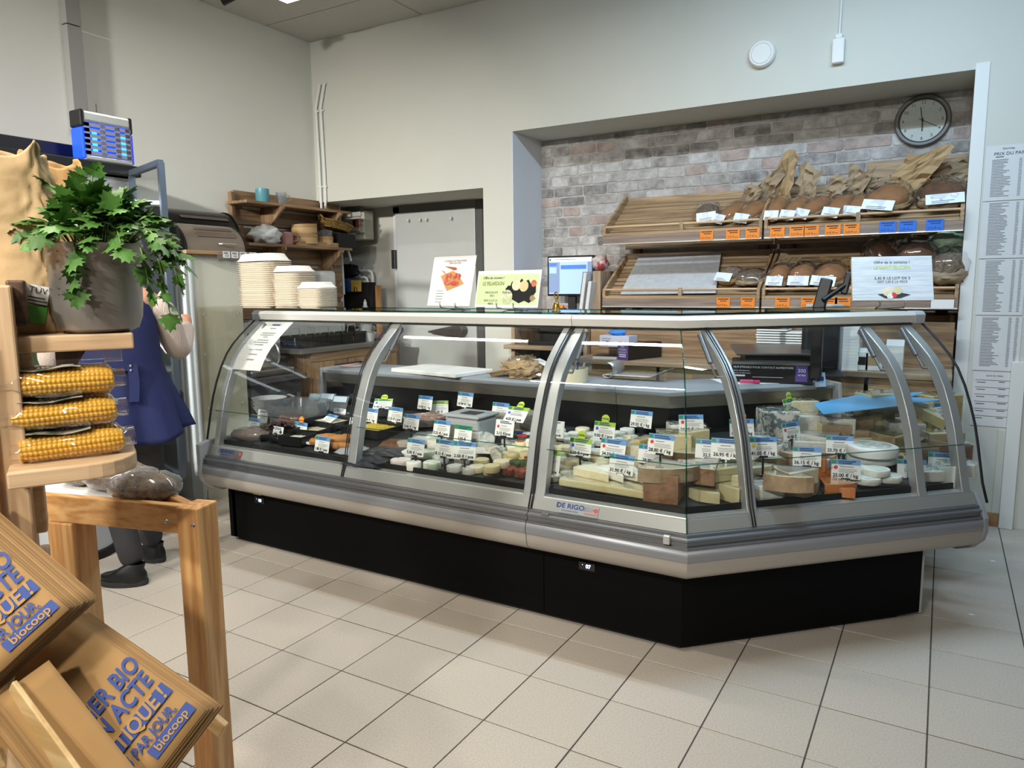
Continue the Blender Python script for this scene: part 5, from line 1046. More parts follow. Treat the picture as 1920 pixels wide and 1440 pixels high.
for i, (px, py, m, lb) in enumerate(((955, 893, 'pepper_red', 'peppered red cheese, left front'), (978, 897, 'pepper_red', 'peppered red cheese, middle front'), (996, 893, 'pepper_red', 'peppered red cheese by the third rib'), (968, 880, 'herb_green', 'herb coated cheese, left'), (988, 880, 'herb_green', 'herb coated cheese, right'), (996, 870, 'pepper_red', 'peppered red cheese behind the herb ones'))):
    wheel('spiced_cheese', lb, px, py, .033, .03, m, hz=.004, group='spiced goat cheeses')
log_('ash_log', 'ash grey cheese log pointing at the glass', 918, 850, .13, .028, 'chs_ash', rz=-.6, group='ash logs'); log_('ash_log', 'second ash cheese log farther back', 905, 830, .15, .03, 'chs_ash', rz=-.5, group='ash logs'); log_('ash_log', 'ash log stub in front of the white paper', 930, 862, .10, .026, 'chs_ash', rz=-.9, group='ash logs')
wheel('flat_white_cheese', 'flat white cheese beside the grey crate', 905, 838, .06, .03, 'chs_white', group=GRP, top=None)
wheel('tomme', 'grey rinded tomme wheel at the back left of the local tag', 938, 812, .08, .09, 'chs_rindgrey', group=GRP); wheel('tomme', 'grey rinded tomme wheel at the back right by the rib', 985, 812, .085, .09, 'chs_rindgrey', group=GRP)
t = thing('yogurt_tray', 'small pots with coloured lids by the third rib', 'pots', mx=mkmx(K(975, 832, 0), 0)); 
for i in range(4): B().lathe([(.001, 0), (.022, 0), (.026, .045), (.001, .046)], 14).mk('pot', 'tub_clear', t, smooth=True).location = ((i % 2)*.056-.028, (i//2)*.056-.028, 0); B().lathe([(.001, .046), (.027, .046), (.027, .05), (.001, .05)], 14).mk('pot_lid', ('tag_dgreen', 'dot_red', 'ink_blue', 'white')[i], t).location = ((i % 2)*.056-.028, (i//2)*.056-.028, 0)
t = thing('white_note', 'white leaflet lying on the deck in the middle pane', 'leaflet', mx=mkmx(K(915, 845, .03), .4, .1)); B().box(-.06, -.045, 0, .06, .045, .0012).mk('page', 'paper', t); B().lathe([(.0005, .0014), (.012, .0014), (.0005, .002)], 12).mk('logo', 'chs_yellow', t)
t = thing('milk_carton', 'small white carton standing behind the 2,50 tag', 'carton', mx=mkmx(K(893, 838, .0), .1)); B().box(-.028, -.02, 0, .028, .02, .075).mk('carton', 'white', t, bevel=.006); B().box(-.012, -.021, .02, .012, -.0202, .045).mk('print', 'ink_grey', t)
# right pane before the corner
for i, (px, py, hz) in enumerate(((1066, 900, 0), (1092, 897, 0), (1060, 887, .0), (1078, 880, .0), (1098, 884, .0), (1072, 875, .02), (1036, 905, 0), (1050, 873, 0))):
    wheel('labelled_goat_cheese', 'small white cheese with pale paper label, %s' % ('front middle', 'front right', 'left', 'centre', 'right', 'top', 'far left beside the rib', 'back left')[i], px, py, .036, .026, 'chs_cream', hz=hz, top=mat('lab_pale', '#d3ddd0', .6), group='small labelled cheeses')
for i, (px, py, hz, m) in enumerate(((1050, 862, 0, 'chs_cream'), (1040, 850, 0, 'chs_cream'), (1060, 852, .02, 'chs_cream'), (1072, 858, 0, 'chs_rind'), (1118, 872, 0, 'chs_cream'), (1120, 860, .02, 'chs_white'), (1130, 880, 0, 'chs_cream'), (1100, 845, 0, 'chs_white'), (1120, 838, 0, 'chs_white'), (1140, 832, .0, 'chs_white'), (1165, 838, 0, 'chs_white'), (1078, 826, 0, 'chs_white'), (1055, 828, 0, 'chs_white'))):
    wheel('small_cheese', 'small round cheese behind the labelled ones, %s' % ('one', 'leftmost by the rib', 'upper of a pair', 'brownish one', 'orange-marked one', 'white one on top', 'front right one', 'back row left', 'back row middle', 'back row right', 'last before the 29,55 tag', 'behind the LOCAL tag', 'far back by the rib')[i], px, py, .036, .032, m, hz=hz, group='small round cheeses', top='chs_orange' if i in (4,) else None)
dish('slate_board', 'black slate under the front wedges of the right pane', 1165, 918, .5, .2, .008, 'slate', cat='board')
block('cheese_slab', 'long flat slab of pale cheese along the front edge', 1140, 925, .36, .15, .03, 'chs_pale', hz=.009, rz=-.05)
wedge('white_wedge', 'white rinded cheese wedge lying left on the slab', 1118, 905, .17, 38, .035, 'chs_cream', 'chs_white', hz=.04, rz=-.55, wrap=False, group=GRP)
wedge('white_wedge', 'white rinded cheese wedge in the middle of the slab', 1150, 905, .17, 34, .032, 'chs_white', 'chs_white', hz=.042, rz=-.7, wrap=False, group=GRP)
wedge('white_wedge', 'white rinded cheese wedge at the right of the slab', 1190, 907, .15, 34, .035, 'chs_white', 'chs_rind', hz=.042, rz=-.6, wrap=False, group=GRP)
block('tall_cheese', 'upright pale wedge behind the 31,90 tag', 1180, 885, .12, .09, .11, 'chs_cream', rz=.2, group=GRP); block('tall_cheese', 'thin upright slice behind the wedges', 1205, 880, .03, .10, .12, 'chs_yellow', rz=-.2, group=GRP)
block('brown_block', 'large brown rinded cheese block wrapped in film at the corner', 1244, 945, .125, .12, .105, 'chs_brown', rz=.12, side='chs_brown', group=GRP)
wedge('pale_quarter', 'thick pale cheese quarter lying on the brown block', 1243, 905, .19, 75, .05, 'chs_cream', 'chs_rind', hz=.108, rz=2.2, group=GRP, p=KI(1245, 893, .08))
for (px, py, dx, dy, dz, m, rz, lb, n) in ((1205, 852, .1, .09, .1, 'chs_cream', .3, 'cream block at the back under the 29,55 tag', .42), (1262, 850, .14, .12, .12, 'chs_pale', .4, 'pale block behind the corner', .40), (1285, 820, .16, .12, .10, 'chs_white', .5, 'white floured wheel piece at the back of the corner', .55), (1300, 850, .05, .14, .13, 'chs_pale', -.5, 'slanted thin slice at the corner', .3)):
    block('cheese_block', lb, px, py+20, dx, dy, dz, m, rz=rz, group=GRP)
# slanted part
wedge('cheese_slice', 'brown edged half wheel behind the 26,95 tag', 1320, 905, .2, 60, .06, 'chs_cream', 'chs_brown', hz=.05, rz=1.2, group=GRP); 
for (px, py, L, a, h, rz, hz, lb) in ((1345, 925, .17, 50, .045, .4, 0, 'lower yellow wedge'), (1370, 945, .14, 55, .06, -.9, 0, 'front yellow wedge'), (1330, 940, .12, 60, .04, 1.4, 0, 'left yellow wedge'), (1358, 905, .18, 55, .05, .5, .055, 'upper yellow wedge'), (1385, 920, .13, 50, .05, -.4, .03, 'right yellow wedge')):
    wedge('tomme_wedge', '%s of the pile just right of the corner' % lb, px, py, L, a, h, 'chs_pale', 'chs_wax', hz=hz, rz=rz, group='yellow wedges by the corner')
block('white_wrapped', 'white wrapped soft cheese in front at the slanted rib', 1435, 940, .11, .1, .06, 'chs_white', rz=.7, bev=.015, group=GRP)
wheel('flat_brown_cheese', 'wide flat brown cheese in film in front', 1478, 935, .11, .06, 'chs_rind', group=GRP)
wedge('rind_wedge', 'thick brown rinded wedge on the flat wheel', 1475, 918, .17, 60, .055, 'chs_pale', 'chs_rind', hz=.062, rz=1.8, group=GRP); wedge('rind_wedge', 'second thick wedge leaning on the flat wheel', 1495, 915, .16, 50, .06, 'chs_cream', 'chs_rind', hz=.062, rz=.6, group=GRP)
for (px, py, L, a, h, rz, hz, lb) in ((1555, 925, .16, 50, .04, 2.3, 0, 'front left'), (1535, 900, .14, 60, .05, .3, .02, 'back left'), (1580, 930, .12, 50, .035, 1.5, 0, 'front right'), (1545, 882, .12, 60, .05, .8, .05, 'upper')):
    wedge('orange_wedge', 'bright orange cheese wedge in film, %s' % lb, px, py, L, a, h, 'chs_orange', 'chs_orange', hz=hz, rz=rz, group='orange wedges')
block('white_crumbly', 'white crumbly piece on the orange wedges', 1530, 880, .09, .07, .04, 'chs_blue', hz=.06, rz=.5, group=GRP)
dish('slate_board', 'black slate under the stacked white round cheeses', 1650, 915, .26, .24, .012, 'slate', cat='board', rz=.5)
for (px, py, hz, lb) in ((1625, 912, .013, 'lower left'), (1665, 908, .013, 'lower right'), (1642, 896, .04, 'upper middle'), (1615, 893, .03, 'upper left')):
    wheel('lined_cheese', 'white round cheese with ridged rind, %s of the slate stack' % lb, px, py, .052, .028, 'chs_white', hz=hz, group='ridged white cheeses', top=mat('lab_green', '#d6dccf', .6))
for (px, py, hz, lb) in ((1632, 875, .03, 'lower'), (1634, 862, .075, 'upper')):
    wheel('big_wrapped_cheese', '%s large white paper wrapped cheese with printed top' % lb, px, py, .1, .042, mat('paper_wrap', '#e9e7e3', .5, bump=(14, .6)), hz=hz, group='large wrapped cheeses', top=mat('cow_print', '#a9b0a2', .6, var=(18, '#e0e0d8', .1)) if lb == 'upper' else None)
for i, (px, py, hz) in enumerate(((1690, 880, 0), (1703, 872, .02), (1715, 885, 0), (1700, 888, .0))): wheel('basket_cheese', 'small cheese in a straw-printed box, %s' % ('back left', 'top', 'right', 'front')[i], px, py, .045, .035, mat('straw_print', '#d8c49a', .6, var=(50, '#6a5a34', .07)), hz=hz, group='straw-printed cheeses')
# blue cheeses and the back rows of the slanted part
BACK = [(1455, 830, .13, .12, .15, 'chs_blue', .5, 'tall blue-veined cheese block behind the tags', 0), (1418, 838, .09, .09, .07, 'chs_blue', .3, 'blue-veined piece at the left rib', 0), (1440, 862, .1, .09, .08, 'chs_blue', .9, 'broken blue-veined piece in front of the tall block', 0),
    (1515, 812, .12, .1, .10, 'chs_white', .4, 'white soft block in the back row', 0), (1500, 800, .11, .1, .14, 'chs_cream', .5, 'cream block in the back row', .0), (1528, 850, .16, .12, .07, 'chs_white', .3, 'large white floured wedge above the tag row', 0), (1560, 826, .1, .09, .09, 'chs_pale', .4, 'pale block with orange seal', 0), (1595, 812, .12, .1, .1, 'chs_yellow', .6, 'yellow block in the middle back', 0),
    (1605, 792, .11, .09, .12, 'chs_pale', .5, 'pale tall block at the back', .0), (1580, 785, .12, .1, .12, 'chs_white', .7, 'white block at the far back', 0), (1642, 795, .13, .1, .12, 'chs_brown', .5, 'film wrapped beige block below the blue sign', .0), (1635, 828, .14, .12, .07, 'chs_pale', .2, 'crusty yellow half cheese in the middle', 0), (1645, 848, .15, .08, .04, 'chs_rind', .3, 'brown crusted slab under the half cheese', 0),
    (1692, 822, .13, .11, .09, 'chs_white', .3, 'white rinded round piece in film', 0), (1700, 850, .17, .13, .05, 'chs_rind', .4, 'light brown wheel half at the right rib', 0), (1685, 775, .1, .08, .06, 'chs_orange', .5, 'orange-brown block in film', 0.06), (1685, 795, .1, .08, .06, 'chs_yellow', .5, 'yellow block under the orange-brown one', 0), (1745, 830, .14, .1, .06, 'chs_pale', .2, 'pale wedge block in the end compartment', 0),
    (1775, 850, .13, .1, .06, 'chs_brown', .6, 'brown rinded block in the end compartment', 0), (1725, 800, .15, .1, .08, 'chs_yellow', .4, 'yellow block behind the last rib', 0), (1790, 880, .1, .09, .045, 'chs_white', .3, 'white paper wrapped piece at the right end', 0), (1745, 890, .12, .1, .04, 'chs_white', .5, 'white wrapped cheese behind the 27,95 tag', 0), (1655, 760, .12, .1, .13, 'chs_pale', .6, 'cream block left of the big yellow block', .0), (1540, 775, .16, .1, .11, 'chs_orange', .5, 'long salmon-coloured block at the far back', 0)]
for (px, py, dx, dy, dz, m, rz, lb, hz) in BACK: block('cheese_block', lb, px, py+14, dx*1.2, dy*1.15, dz*1.15, m, hz=hz, rz=rz, group=GRP, side='chs_rind' if m in ('chs_pale', 'chs_yellow') else None)
p = KI(1650, 800, .60); block('big_block', 'big yellow hard cheese block at the back right', 0, 0, .22, .12, .20, 'chs_pale', rz=.78, side='chs_pale', p=V((p.x, p.y, deck_z(.6))), group=GRP)
p = KI(1755, 800, .56); block('big_block', 'big golden hard cheese block at the far right', 0, 0, .17, .12, .19, 'chs_yellow', rz=.78, side='chs_yellow', p=V((p.x, p.y, deck_z(.56))), group=GRP)
p = KI(1735, 772, .42); wedge('long_wedge', 'long grey-rinded cheese wedge leaning down at the right', 0, 0, .26, 26, .05, 'chs_pale', 'chs_rindgrey', rz=-.9, ry=.28, p=V((p.x, p.y, p.z-.03)), group=GRP)
# blue plastic sign lying over the back cheeses
p = KI(1640, 752, .50); t = thing('blue_sign', 'light blue cut-out plastic sign lying over the back cheeses', 'sign', mx=T(*p) @ euler(.10, -.05, .75)); B().prism([(x*1.45, y*1.6) for x, y in ((-.24, -.07), (.05, -.07), (.06, -.03), (.12, -.06), (.20, -.055), (.13, .0), (.22, .03), (.12, .05), (0, .07), (-.2, .03))], 0, .003).mk('sheet', mat('sky_plastic', '#6fb6ee', .3), t)
p = KI(1538, 712, .72); t = thing('window_label', 'small blue and white label standing before the back splash', 'label', mx=T(*p) @ euler(-.2, 0, .8)); B().box(-.03, 0, -.035, .03, .002, .035).mk('card', mat('pale_blue2', '#bcd3ea', .5), t); B().box(-.02, -.001, -.005, .02, -.0002, .015).mk('mark', 'ink_blue', t)

# ---- more small wares filling the rows behind the front ones
def filler(group, lb, items):
    for px, py, r, h, m, hz in items: wheel('small_ware', lb, px, py, r, h, m, hz=hz, group=group)
filler('white cheeses behind the LOCAL tags', 'small white cheese in the crowded back rows behind the LOCAL tags', [(1048, 820, .034, .035, 'chs_white', 0), (1070, 836, .034, .03, 'chs_white', 0), (1092, 818, .036, .035, 'chs_cream', 0), (1112, 826, .036, .03, 'chs_white', 0), (1030, 834, .034, .03, 'chs_cream', 0), (1142, 848, .034, .03, 'chs_white', 0), (1160, 826, .036, .035, 'chs_white', 0), (1182, 836, .036, .04, 'chs_cream', 0), (1176, 818, .036, .035, 'chs_white', 0), (1044, 846, .033, .03, 'chs_rind', 0), (1128, 858, .034, .028, 'chs_white', 0), (1108, 864, .034, .028, 'chs_cream', 0)])
filler('goat cheeses by the third rib', 'small goat cheese in the heap left of the third rib', [(944, 866, .028, .026, 'chs_pale', 0), (960, 848, .028, .026, 'chs_cream', 0), (984, 842, .028, .03, 'chs_cream', 0), (968, 838, .03, .03, 'chs_white', 0), (938, 852, .03, .028, 'chs_ash', 0), (996, 838, .028, .03, 'chs_white', .02), (952, 838, .03, .03, 'chs_ash', 0)])
filler('wrapped cheeses of the middle pane', 'white paper wrapped cheese in the middle rows behind the front tags', [(768, 860, .04, .03, 'chs_white', 0), (800, 862, .042, .034, WRAPG, 0), (826, 872, .038, .034, 'chs_ash', 0), (866, 874, .036, .034, WRAP, 0), (760, 842, .042, .03, WRAP, 0), (860, 852, .04, .034, 'chs_white', 0), (884, 866, .034, .03, 'chs_ash', 0), (736, 858, .044, .026, WRAP, 0), (850, 834, .04, .04, WRAP, 0), (842, 818, .045, .035, 'chs_white', 0), (815, 832, .042, .035, 'chs_white', 0)])
for i, (px, py, L, a, h, m, rd, rz, hz, lb) in enumerate(((1210, 915, .16, 45, .06, 'chs_cream', 'chs_white', 2.4, 0, 'cream wedge behind the brown block'), (1292, 880, .17, 50, .07, 'chs_cream', 'chs_rind', 1.9, 0, 'cream wedge standing at the corner seam'), (1275, 850, .18, 50, .08, 'chs_pale', 'chs_rind', .9, 0, 'pale wedge behind the corner seam'), (1240, 860, .16, 60, .07, 'chs_white', 'chs_white', 1.2, 0, 'white wedge behind the 28,80 tag'),
    (1405, 890, .16, 60, .07, 'chs_pale', 'chs_wax', 1.0, 0, 'pale wedge behind the slanted rib'), (1420, 905, .15, 60, .06, 'chs_cream', 'chs_white', .4, 0, 'cream wedge right of the slanted rib'), (1440, 885, .17, 55, .06, 'chs_cream', 'chs_rind', 1.6, 0, 'cream wedge below the 41,05 tag'), (1545, 845, .2, 70, .06, 'chs_white', 'chs_white', 1.0, .03, 'big white bloomy quarter in the second row'), (1600, 850, .17, 55, .06, 'chs_pale', 'chs_rind', .3, 0, 'pale wedge left of the big wrapped cheeses'), (1675, 842, .2, 70, .06, 'chs_yellow', 'chs_rind', .6, .03, 'yellow half wheel in the second row'), (1505, 880, .15, 60, .06, 'chs_cream', 'chs_rind', 1.3, .02, 'cream wedge behind the 36,15 tag'),
    (1570, 812, .17, 60, .07, 'chs_white', 'chs_white', 1.5, .05, 'white wedge in the back row under the blue sign'), (1620, 806, .17, 55, .07, 'chs_pale', 'chs_brown', .4, .05, 'pale wedge under the blue sign'), (1715, 845, .16, 55, .05, 'chs_cream', 'chs_rind', .9, .02, 'cream wedge at the last rib'), (1768, 835, .17, 50, .05, 'chs_pale', 'chs_rindgrey', .2, .05, 'pale wedge on the end blocks'), (1478, 850, .16, 60, .06, 'chs_blue', 'chs_blue', .7, .0, 'blue-veined wedge in the middle of the slanted case'))):
    wedge('cheese_wedge', lb, px, py, L, a, h, m, rd, hz=hz, rz=rz, group=GRP)
# ================================================================== things on the counter top and the worktop
ZT = 1.2485
# ---- stacks of food boxes
def foodbox(w_, d, h, lid):
    b = B(); n = 28
    def ring(k, z, w2, d2): return [V((w2/2*math.copysign(abs(math.cos(a))**.35, math.cos(a)), d2/2*math.copysign(abs(math.sin(a))**.35, math.sin(a)), z)) for a in [2*math.pi*i/n for i in range(n)]]
    if lid: rs = [ring(0, 0, w_, d), ring(0, .006, w_*1.0, d), ring(0, .008, w_*.95, d*.93), ring(0, h*.55, w_*.87, d*.84), ring(0, h*.95, w_*.80, d*.74), ring(0, h, w_*.74, d*.66)]
    else: rs = [ring(0, -.012, w_*.86, d*.86), ring(0, .0, w_*.95, d*.95), ring(0, .001, w_, d), ring(0, .0045, w_*1.005, d*1.005), ring(0, .005, w_*.93, d*.93)]
    vs = [p for r in rs for p in r]; m = len(rs)
    b.add(vs, [(i*n+k, i*n+(k+1) % n, (i+1)*n+(k+1) % n, (i+1)*n+k) for i in range(m-1) for k in range(n)] + [tuple((m-1)*n+k for k in range(n)), tuple(range(n-1, -1, -1))])
    return b
mat('pulp', '#d2c6b2', .8, rand=.05); mat('pulp_white', '#dfdad1', .7)
for (pl, pr_, ptop, n, nm, lidh, dd_) in ((456, 544, 490, 24, 'tallest', .045, .17), (514, 587, 510, 20, 'middle', .035, .16), (569, 624, 540, 14, 'shortest', .034, .15)):
    yb = BY+.44 if nm != 'shortest' else BY+.42
    a, c = P(pl, 580, y=yb), P(pr_, 580, y=yb); w_ = (c.x-a.x)*.87; cx = (a.x+c.x)/2; zt = P((pl+pr_)/2, ptop, y=yb).z; dz = (zt-ZT-.014)/n
    o = foodbox(w_, dd_, 0, False).mk('food_box', 'pulp', smooth=True); tag(o, 'pale pulp food box in the %s of the three stacks on the counter' % nm, 'food box', 'food boxes of the %s stack' % nm)
    for k in range(n):
        c_ = o if k == 0 else o.copy()
        if k: COL.objects.link(c_)
        c_.location = (cx+rnd.uniform(-.0012, .0012), yb+rnd.uniform(-.0012, .0012), ZT+.013+k*dz); c_.rotation_euler.z = -.10+rnd.uniform(-.006, .006)
    t = foodbox(w_, dd_, lidh, True).mk('domed_food_box', 'pulp_white', smooth=True); tag(t, 'white domed food box turned over on top of the %s stack' % nm, 'food box', 'domed boxes on the stacks'); t.location = (cx, yb, ZT+.013+n*dz); t.rotation_euler.z = -.10
# ---- notice taped inside the left glass
t = thing('glass_notice', 'white printed notice taped to the left curved glass', 'notice', (XA+.2, BY, 1.0)); b = B()
pts = gp_off(.006)
def ng(u, v):
    f = v*(len(pts)-1-6)+6; i = min(int(f), len(pts)-2); q = f-i; n_ = pts[i][0]*(1-q)+pts[i+1][0]*q; z = pts[i][1]*(1-q)+pts[i+1][1]*q
    return V((XA+.085+.21*u + .0*(1-v), BY+n_+.002, z-.006))
b.grid(ng, 4, 14); b.mk('page', 'paper', t, w=True, smooth='all'); b = B()
for k, (v, w_, h) in enumerate(((.90, .30, .035), (.82, .22, .018), (.70, .5, .016), (.65, .5, .016), (.60, .16, .016), (.53, .42, .016), (.48, .52, .016), (.43, .3, .016), (.33, .46, .016), (.24, .30, .016), (.15, .25, .016))):
    vs = [ng(.5-w_/2, v), ng(.5+w_/2, v), ng(.5+w_/2, v+h), ng(.5-w_/2, v+h)]; (B() if k == 0 else b).add([q + V((0, -.0016, .0005)) for q in vs], [(0, 1, 2, 3)]) if k else B().add([q + V((0, -.0016, .0005)) for q in vs], [(0, 1, 2, 3)]).mk('logo', 'ink_blue', t, w=True)
b.mk('print', 'ink_grey', t, w=True)
# ---- signs on wire easels
def easel(t, w_, lean):
    b = B()
    for x in (-w_, w_): b.tube([(x, -.035, .035), (x, -.03, .012), (x, .05, .0), (x+.02, .06, .0)], .0022, 6); b.tube([(x, -.03, .012), (x, .03, .10)], .0022, 6)
    b.tube([(-w_, .05, .0), (w_, .05, 0)], .0022, 6); b.mk('wire_easel', 'steel_plain', t, smooth='all')
def sign(nm, lb, px0, px1, pyb, pyt, n, rz, lean, slant=None):
    yb = n; a = KI(px0, pyb, n); c = KI(px1, pyb, n); top = KI((px0+px1)/2, pyt, n)
    o = (a+c)/2; ex = V((math.cos(rz), math.sin(rz), 0)); w_ = (c-a).length; h = (top.z-o.z)/math.cos(lean)
    t = thing(nm, lb, 'sign', mx=frame(V((o.x, o.y, ZT)), ex, (0, 0, 1))); easel(t, min(.05, w_*.25), lean)
    z0 = o.z - ZT; mx = T(0, -.03, z0) @ Matrix.Rotation(-lean, 4, 'X')
    return t, mx, w_, h
mat('sign_green', '#d3dfae', .5); mat('cherry', '#b5402f', .5, var=(60, '#d88a70', .1)); mat('boardwood', '#d29a5c', .5)
t, m, w_, h = sign('salami_sign', 'white sign with sliced salami on a wooden board on a wire easel', 804, 892, 573, 480, .45, -.12, .25); w_ *= .98
B().box(-w_/2, 0, 0, w_/2, .002, h, mx=m).mk('panel', 'paper', t); B().box(-w_/2-.002, -.001, h-.012, w_/2+.002, .003, h+.003, mx=m).mk('film_edge', 'film', t)
B().ext([m @ V(q) for q in ((.0, -.0015, h*.70), (-.075, -.0015, h*.60), (-.02, -.0015, h*.30), (.085, -.0015, h*.44), (.03, -.0015, h*.66))], m.to_3x3() @ V((0, -.001, 0))).mk('printed_board', 'boardwood', t, bevel=.0)
B().ext([m @ V(q) for q in ((-.055, -.0015, h*.70), (-.075, -.0015, h*.72), (-.05, -.0015, h*.64), (-.04, -.0015, h*.64))], m.to_3x3() @ V((0, -.001, 0))).mk('printed_handle', 'boardwood', t)
rr = random.Random(5)
for i in range(16):
    q = m @ T(-.035+.085*rr.random()*1.0, -.003-.0002*i, h*(.42+.2*rr.random())) @ RX; B().lathe([(.0005, 0), (.012, 0), (.0005, .0003)], 14, mx=q).mk('printed_slice', 'cherry', t)
B().ext([m @ V(q) for q in ((-.06, -.002, h*.80), (.02, -.002, h*.77), (.03, -.002, h*.73), (.01, -.002, h*.71))], m.to_3x3() @ V((0, -.001, 0))).mk('printed_sausage', mat('sausage', '#a8623c', .6), t)
b = B(); put_text(b, 'CHORIZO EXTRA PORC', .014, .01, h*.90, y=-.002, mx=m); put_text(b, 'SANS GLUTEN', .012, .01, h*.855, y=-.002, mx=m); b.mk('lettering', mat('ink_wine', '#6b3038', .6), t); b = B(); lines(b, -.09, -.03, h*.30, 5, .014, .003, y=-.0018); b.v = [m @ q for q in b.v]; b.mk('small_print', 'ink_grey', t)
t, m, w_, h = sign('green_offer_sign', 'green offer sign with black splash and cheese picture on a wire easel', 891, 1021, 576, 507, .45, -.14, .2)
B().box(-w_/2, 0, 0, w_/2, .003, h, mx=m).mk('panel', 'paper', t, bevel=.001); B().box(-w_/2+.008, -.001, .012, w_/2-.008, 0, h-.018, mx=m).mk('green_field', 'sign_green', t)
bm = [(.0, .35), (.10, .40), (.06, .50), (.14, .62), (.20, .60), (.24, .76), (.30, .66), (.36, .82), (.44, .70), (.52, .84), (.60, .72), (.72, .80), (.80, .66), (.94, .70), (.97, .40), (.90, .28), (.98, .20), (.80, .05), (.66, .12), (.5, .04), (.3, .16), (.10, .10), (.16, .22)]
B().ext([m @ V((-.02+q[0]*w_*.52, -.0015, .014+q[1]*(h-.03))) for q in bm], m.to_3x3() @ V((0, -.0006, 0))).mk('ink_splash', 'black_matt', t)
for (x, z, r, mm) in ((.055, .60, .026, 'chs_cream'), (.10, .57, .026, 'chs_pale'), (.005, .28, .034, mat('cowlabel', '#b9c68e', .6, var=(30, '#e8e2cf', .1))), (.155, .64, .016, 'cherry'), (.155, .25, .014, 'chs_rind')):
    B().lathe([(.0005, 0), (r, 0), (.0005, .0004)], 20, mx=m @ T(x, -.0026, h*z) @ RX).mk('picture', mm, t)
b = B(); put_text(b, 'Offre du moment !', .017, -.085, h*.80, y=-.003, mx=m, shear=.2); put_text(b, '4,00 € LE LOT', .013, -.09, h*.40, y=-.003, mx=m); put_text(b, 'DE 2', .013, -.085, h*.31, y=-.003, mx=m); put_text(b, 'SOIT 2,15 € LA', .013, -.09, h*.18, y=-.003, mx=m); put_text(b, 'PIECE', .013, -.09, h*.09, y=-.003, mx=m); b.mk('lettering', 'ink', t)
put_text(B(), 'LE PELARDON', .026, -.085, h*.64, y=-.003, mx=m, wid=.8).mk('headline', mat('olive_ink', '#77863c', .6), t); put_text(B(), 'Pelardon', .015, .005, h*.40, y=-.0036, mx=m).mk('label_text', 'ink', t)
t, m, w_, h = sign('striped_offer_sign', 'pale striped offer sign with a small cheese picture on a wire easel', 1612, 1728, 563, 480, .36, .30, .35)
mat('stripe_wood', '#dfe3e6', .6, stretch=(.5, 1, 9), var=(14, '#c3cacf', .12)); B().box(-w_/2, 0, 0, w_/2, .003, h, mx=m).mk('panel', 'stripe_wood', t, bevel=.001); B().box(-w_/2-.003, .003, -.003, w_/2-.01, .006, h-.01, mx=m).mk('backing', 'kraft_light', t)
b = B(); put_text(b, 'Offre de la semaine !', .017, 0, h*.86, y=-.002, mx=m, shear=.2); put_text(b, '5,40 € LE LOT DE 2', .017, .0, h*.50, y=-.002, mx=m); put_text(b, 'SOIT 3,20 € LA PIECE', .013, .0, h*.42, y=-.002, mx=m); b.mk('lettering', 'ink', t); put_text(B(), 'LE SAINT FELICIEN', .022, 0, h*.75, y=-.002, mx=m, wid=.8).mk('headline', 'lime', t)
for (x, z, r, mm) in ((-.02, .20, .022, 'chs_cream'), (.02, .22, .018, 'chs_pale'), (.005, .12, .012, 'dot_red'), (-.01, .1, .014, 'chs_white')): B().lathe([(.0005, 0), (r, 0), (.0005, .0004)], 18, mx=m @ T(x, -.0016, h*z) @ RX).mk('picture', mm, t)
B().ext([m @ V(q) for q in ((-.06, -.001, h*.14), (-.03, -.001, h*.05), (.03, -.001, h*.05), (.07, -.001, h*.13), (.03, -.001, h*.17))], m.to_3x3() @ V((0, -.0005, 0))).mk('slate_picture', 'slate', t)
# ---- brass bell
p = KI(1043, 583, .52); t = thing('hand_bell', 'small brass hand bell on the counter glass', 'bell', (p.x, p.y, ZT)); mat('brass', '#a8873e', .3, .9)
B().lathe([(.001, .038), (.006, .037), (.012, .032), (.014, .022), (.017, .010), (.021, .003), (.022, 0), (.019, .0), (.001, .03)], 20).mk('bell', 'brass', t, smooth=True); b = B().tube([(0, 0, .037), (0, 0, .05)], .004, 8); b.tube([V((.009*math.cos(a), 0, .066+.016*math.sin(a))) for a in [2*math.pi*k/16 for k in range(17)]], .0032, 6); b.mk('handle', 'brass', t, smooth=True)
# ---- worktop things
ZW = .871
t = thing('cutting_board', 'large white plastic cutting board on the grey worktop', 'cutting board', mx=T(-2.46, BY+.88, ZW) @ euler(0, 0, -.16)); B().box(-.28, -.16, 0, .24, .15, .022).mk('board', 'board_white', t, bevel=.004)
t = thing('pink_plate', 'flat pink and white tag lying on the left of the worktop', 'tag', (-3.18, BY+.88, ZW)); B().lathe([(.001, 0), (.055, 0), (.06, .006), (.001, .01)], 20, mx=Matrix.Diagonal((1.3, 1, 1, 1))).mk('plate', mat('pink_pale', '#dcb6b0', .5), t, smooth=True)
p = P(968, 712, z=ZW); t = thing('bagged_bread', 'loaf in a crumpled brown and clear bag on the worktop', 'bread', mx=T(-1.92, BY+.86, ZW) @ euler(0, 0, -.1))
blob(.12, .085, .06, 41, .34, 3.2, 30, 18, flat=.85).mk('paper', 'kraft_light', t); blob(.122, .088, .064, 41, .40, 3.6, 30, 18, flat=.85).mk('film', 'film_clear', t)
B().grid(lambda u, v: V((-.10-.09*v, (u-.5)*.14*(1+.3*v)+.01*math.sin(u*11), .03+.015*math.cos(u*9)-.02*v)), 10, 7).mk('bag_neck', 'kraft_light', t, smooth='all', solid=.002); B().box(.03, -.02, .12, .12, .05, .123, mx=euler(0, .35, 0)).mk('receipt', 'paper', t)
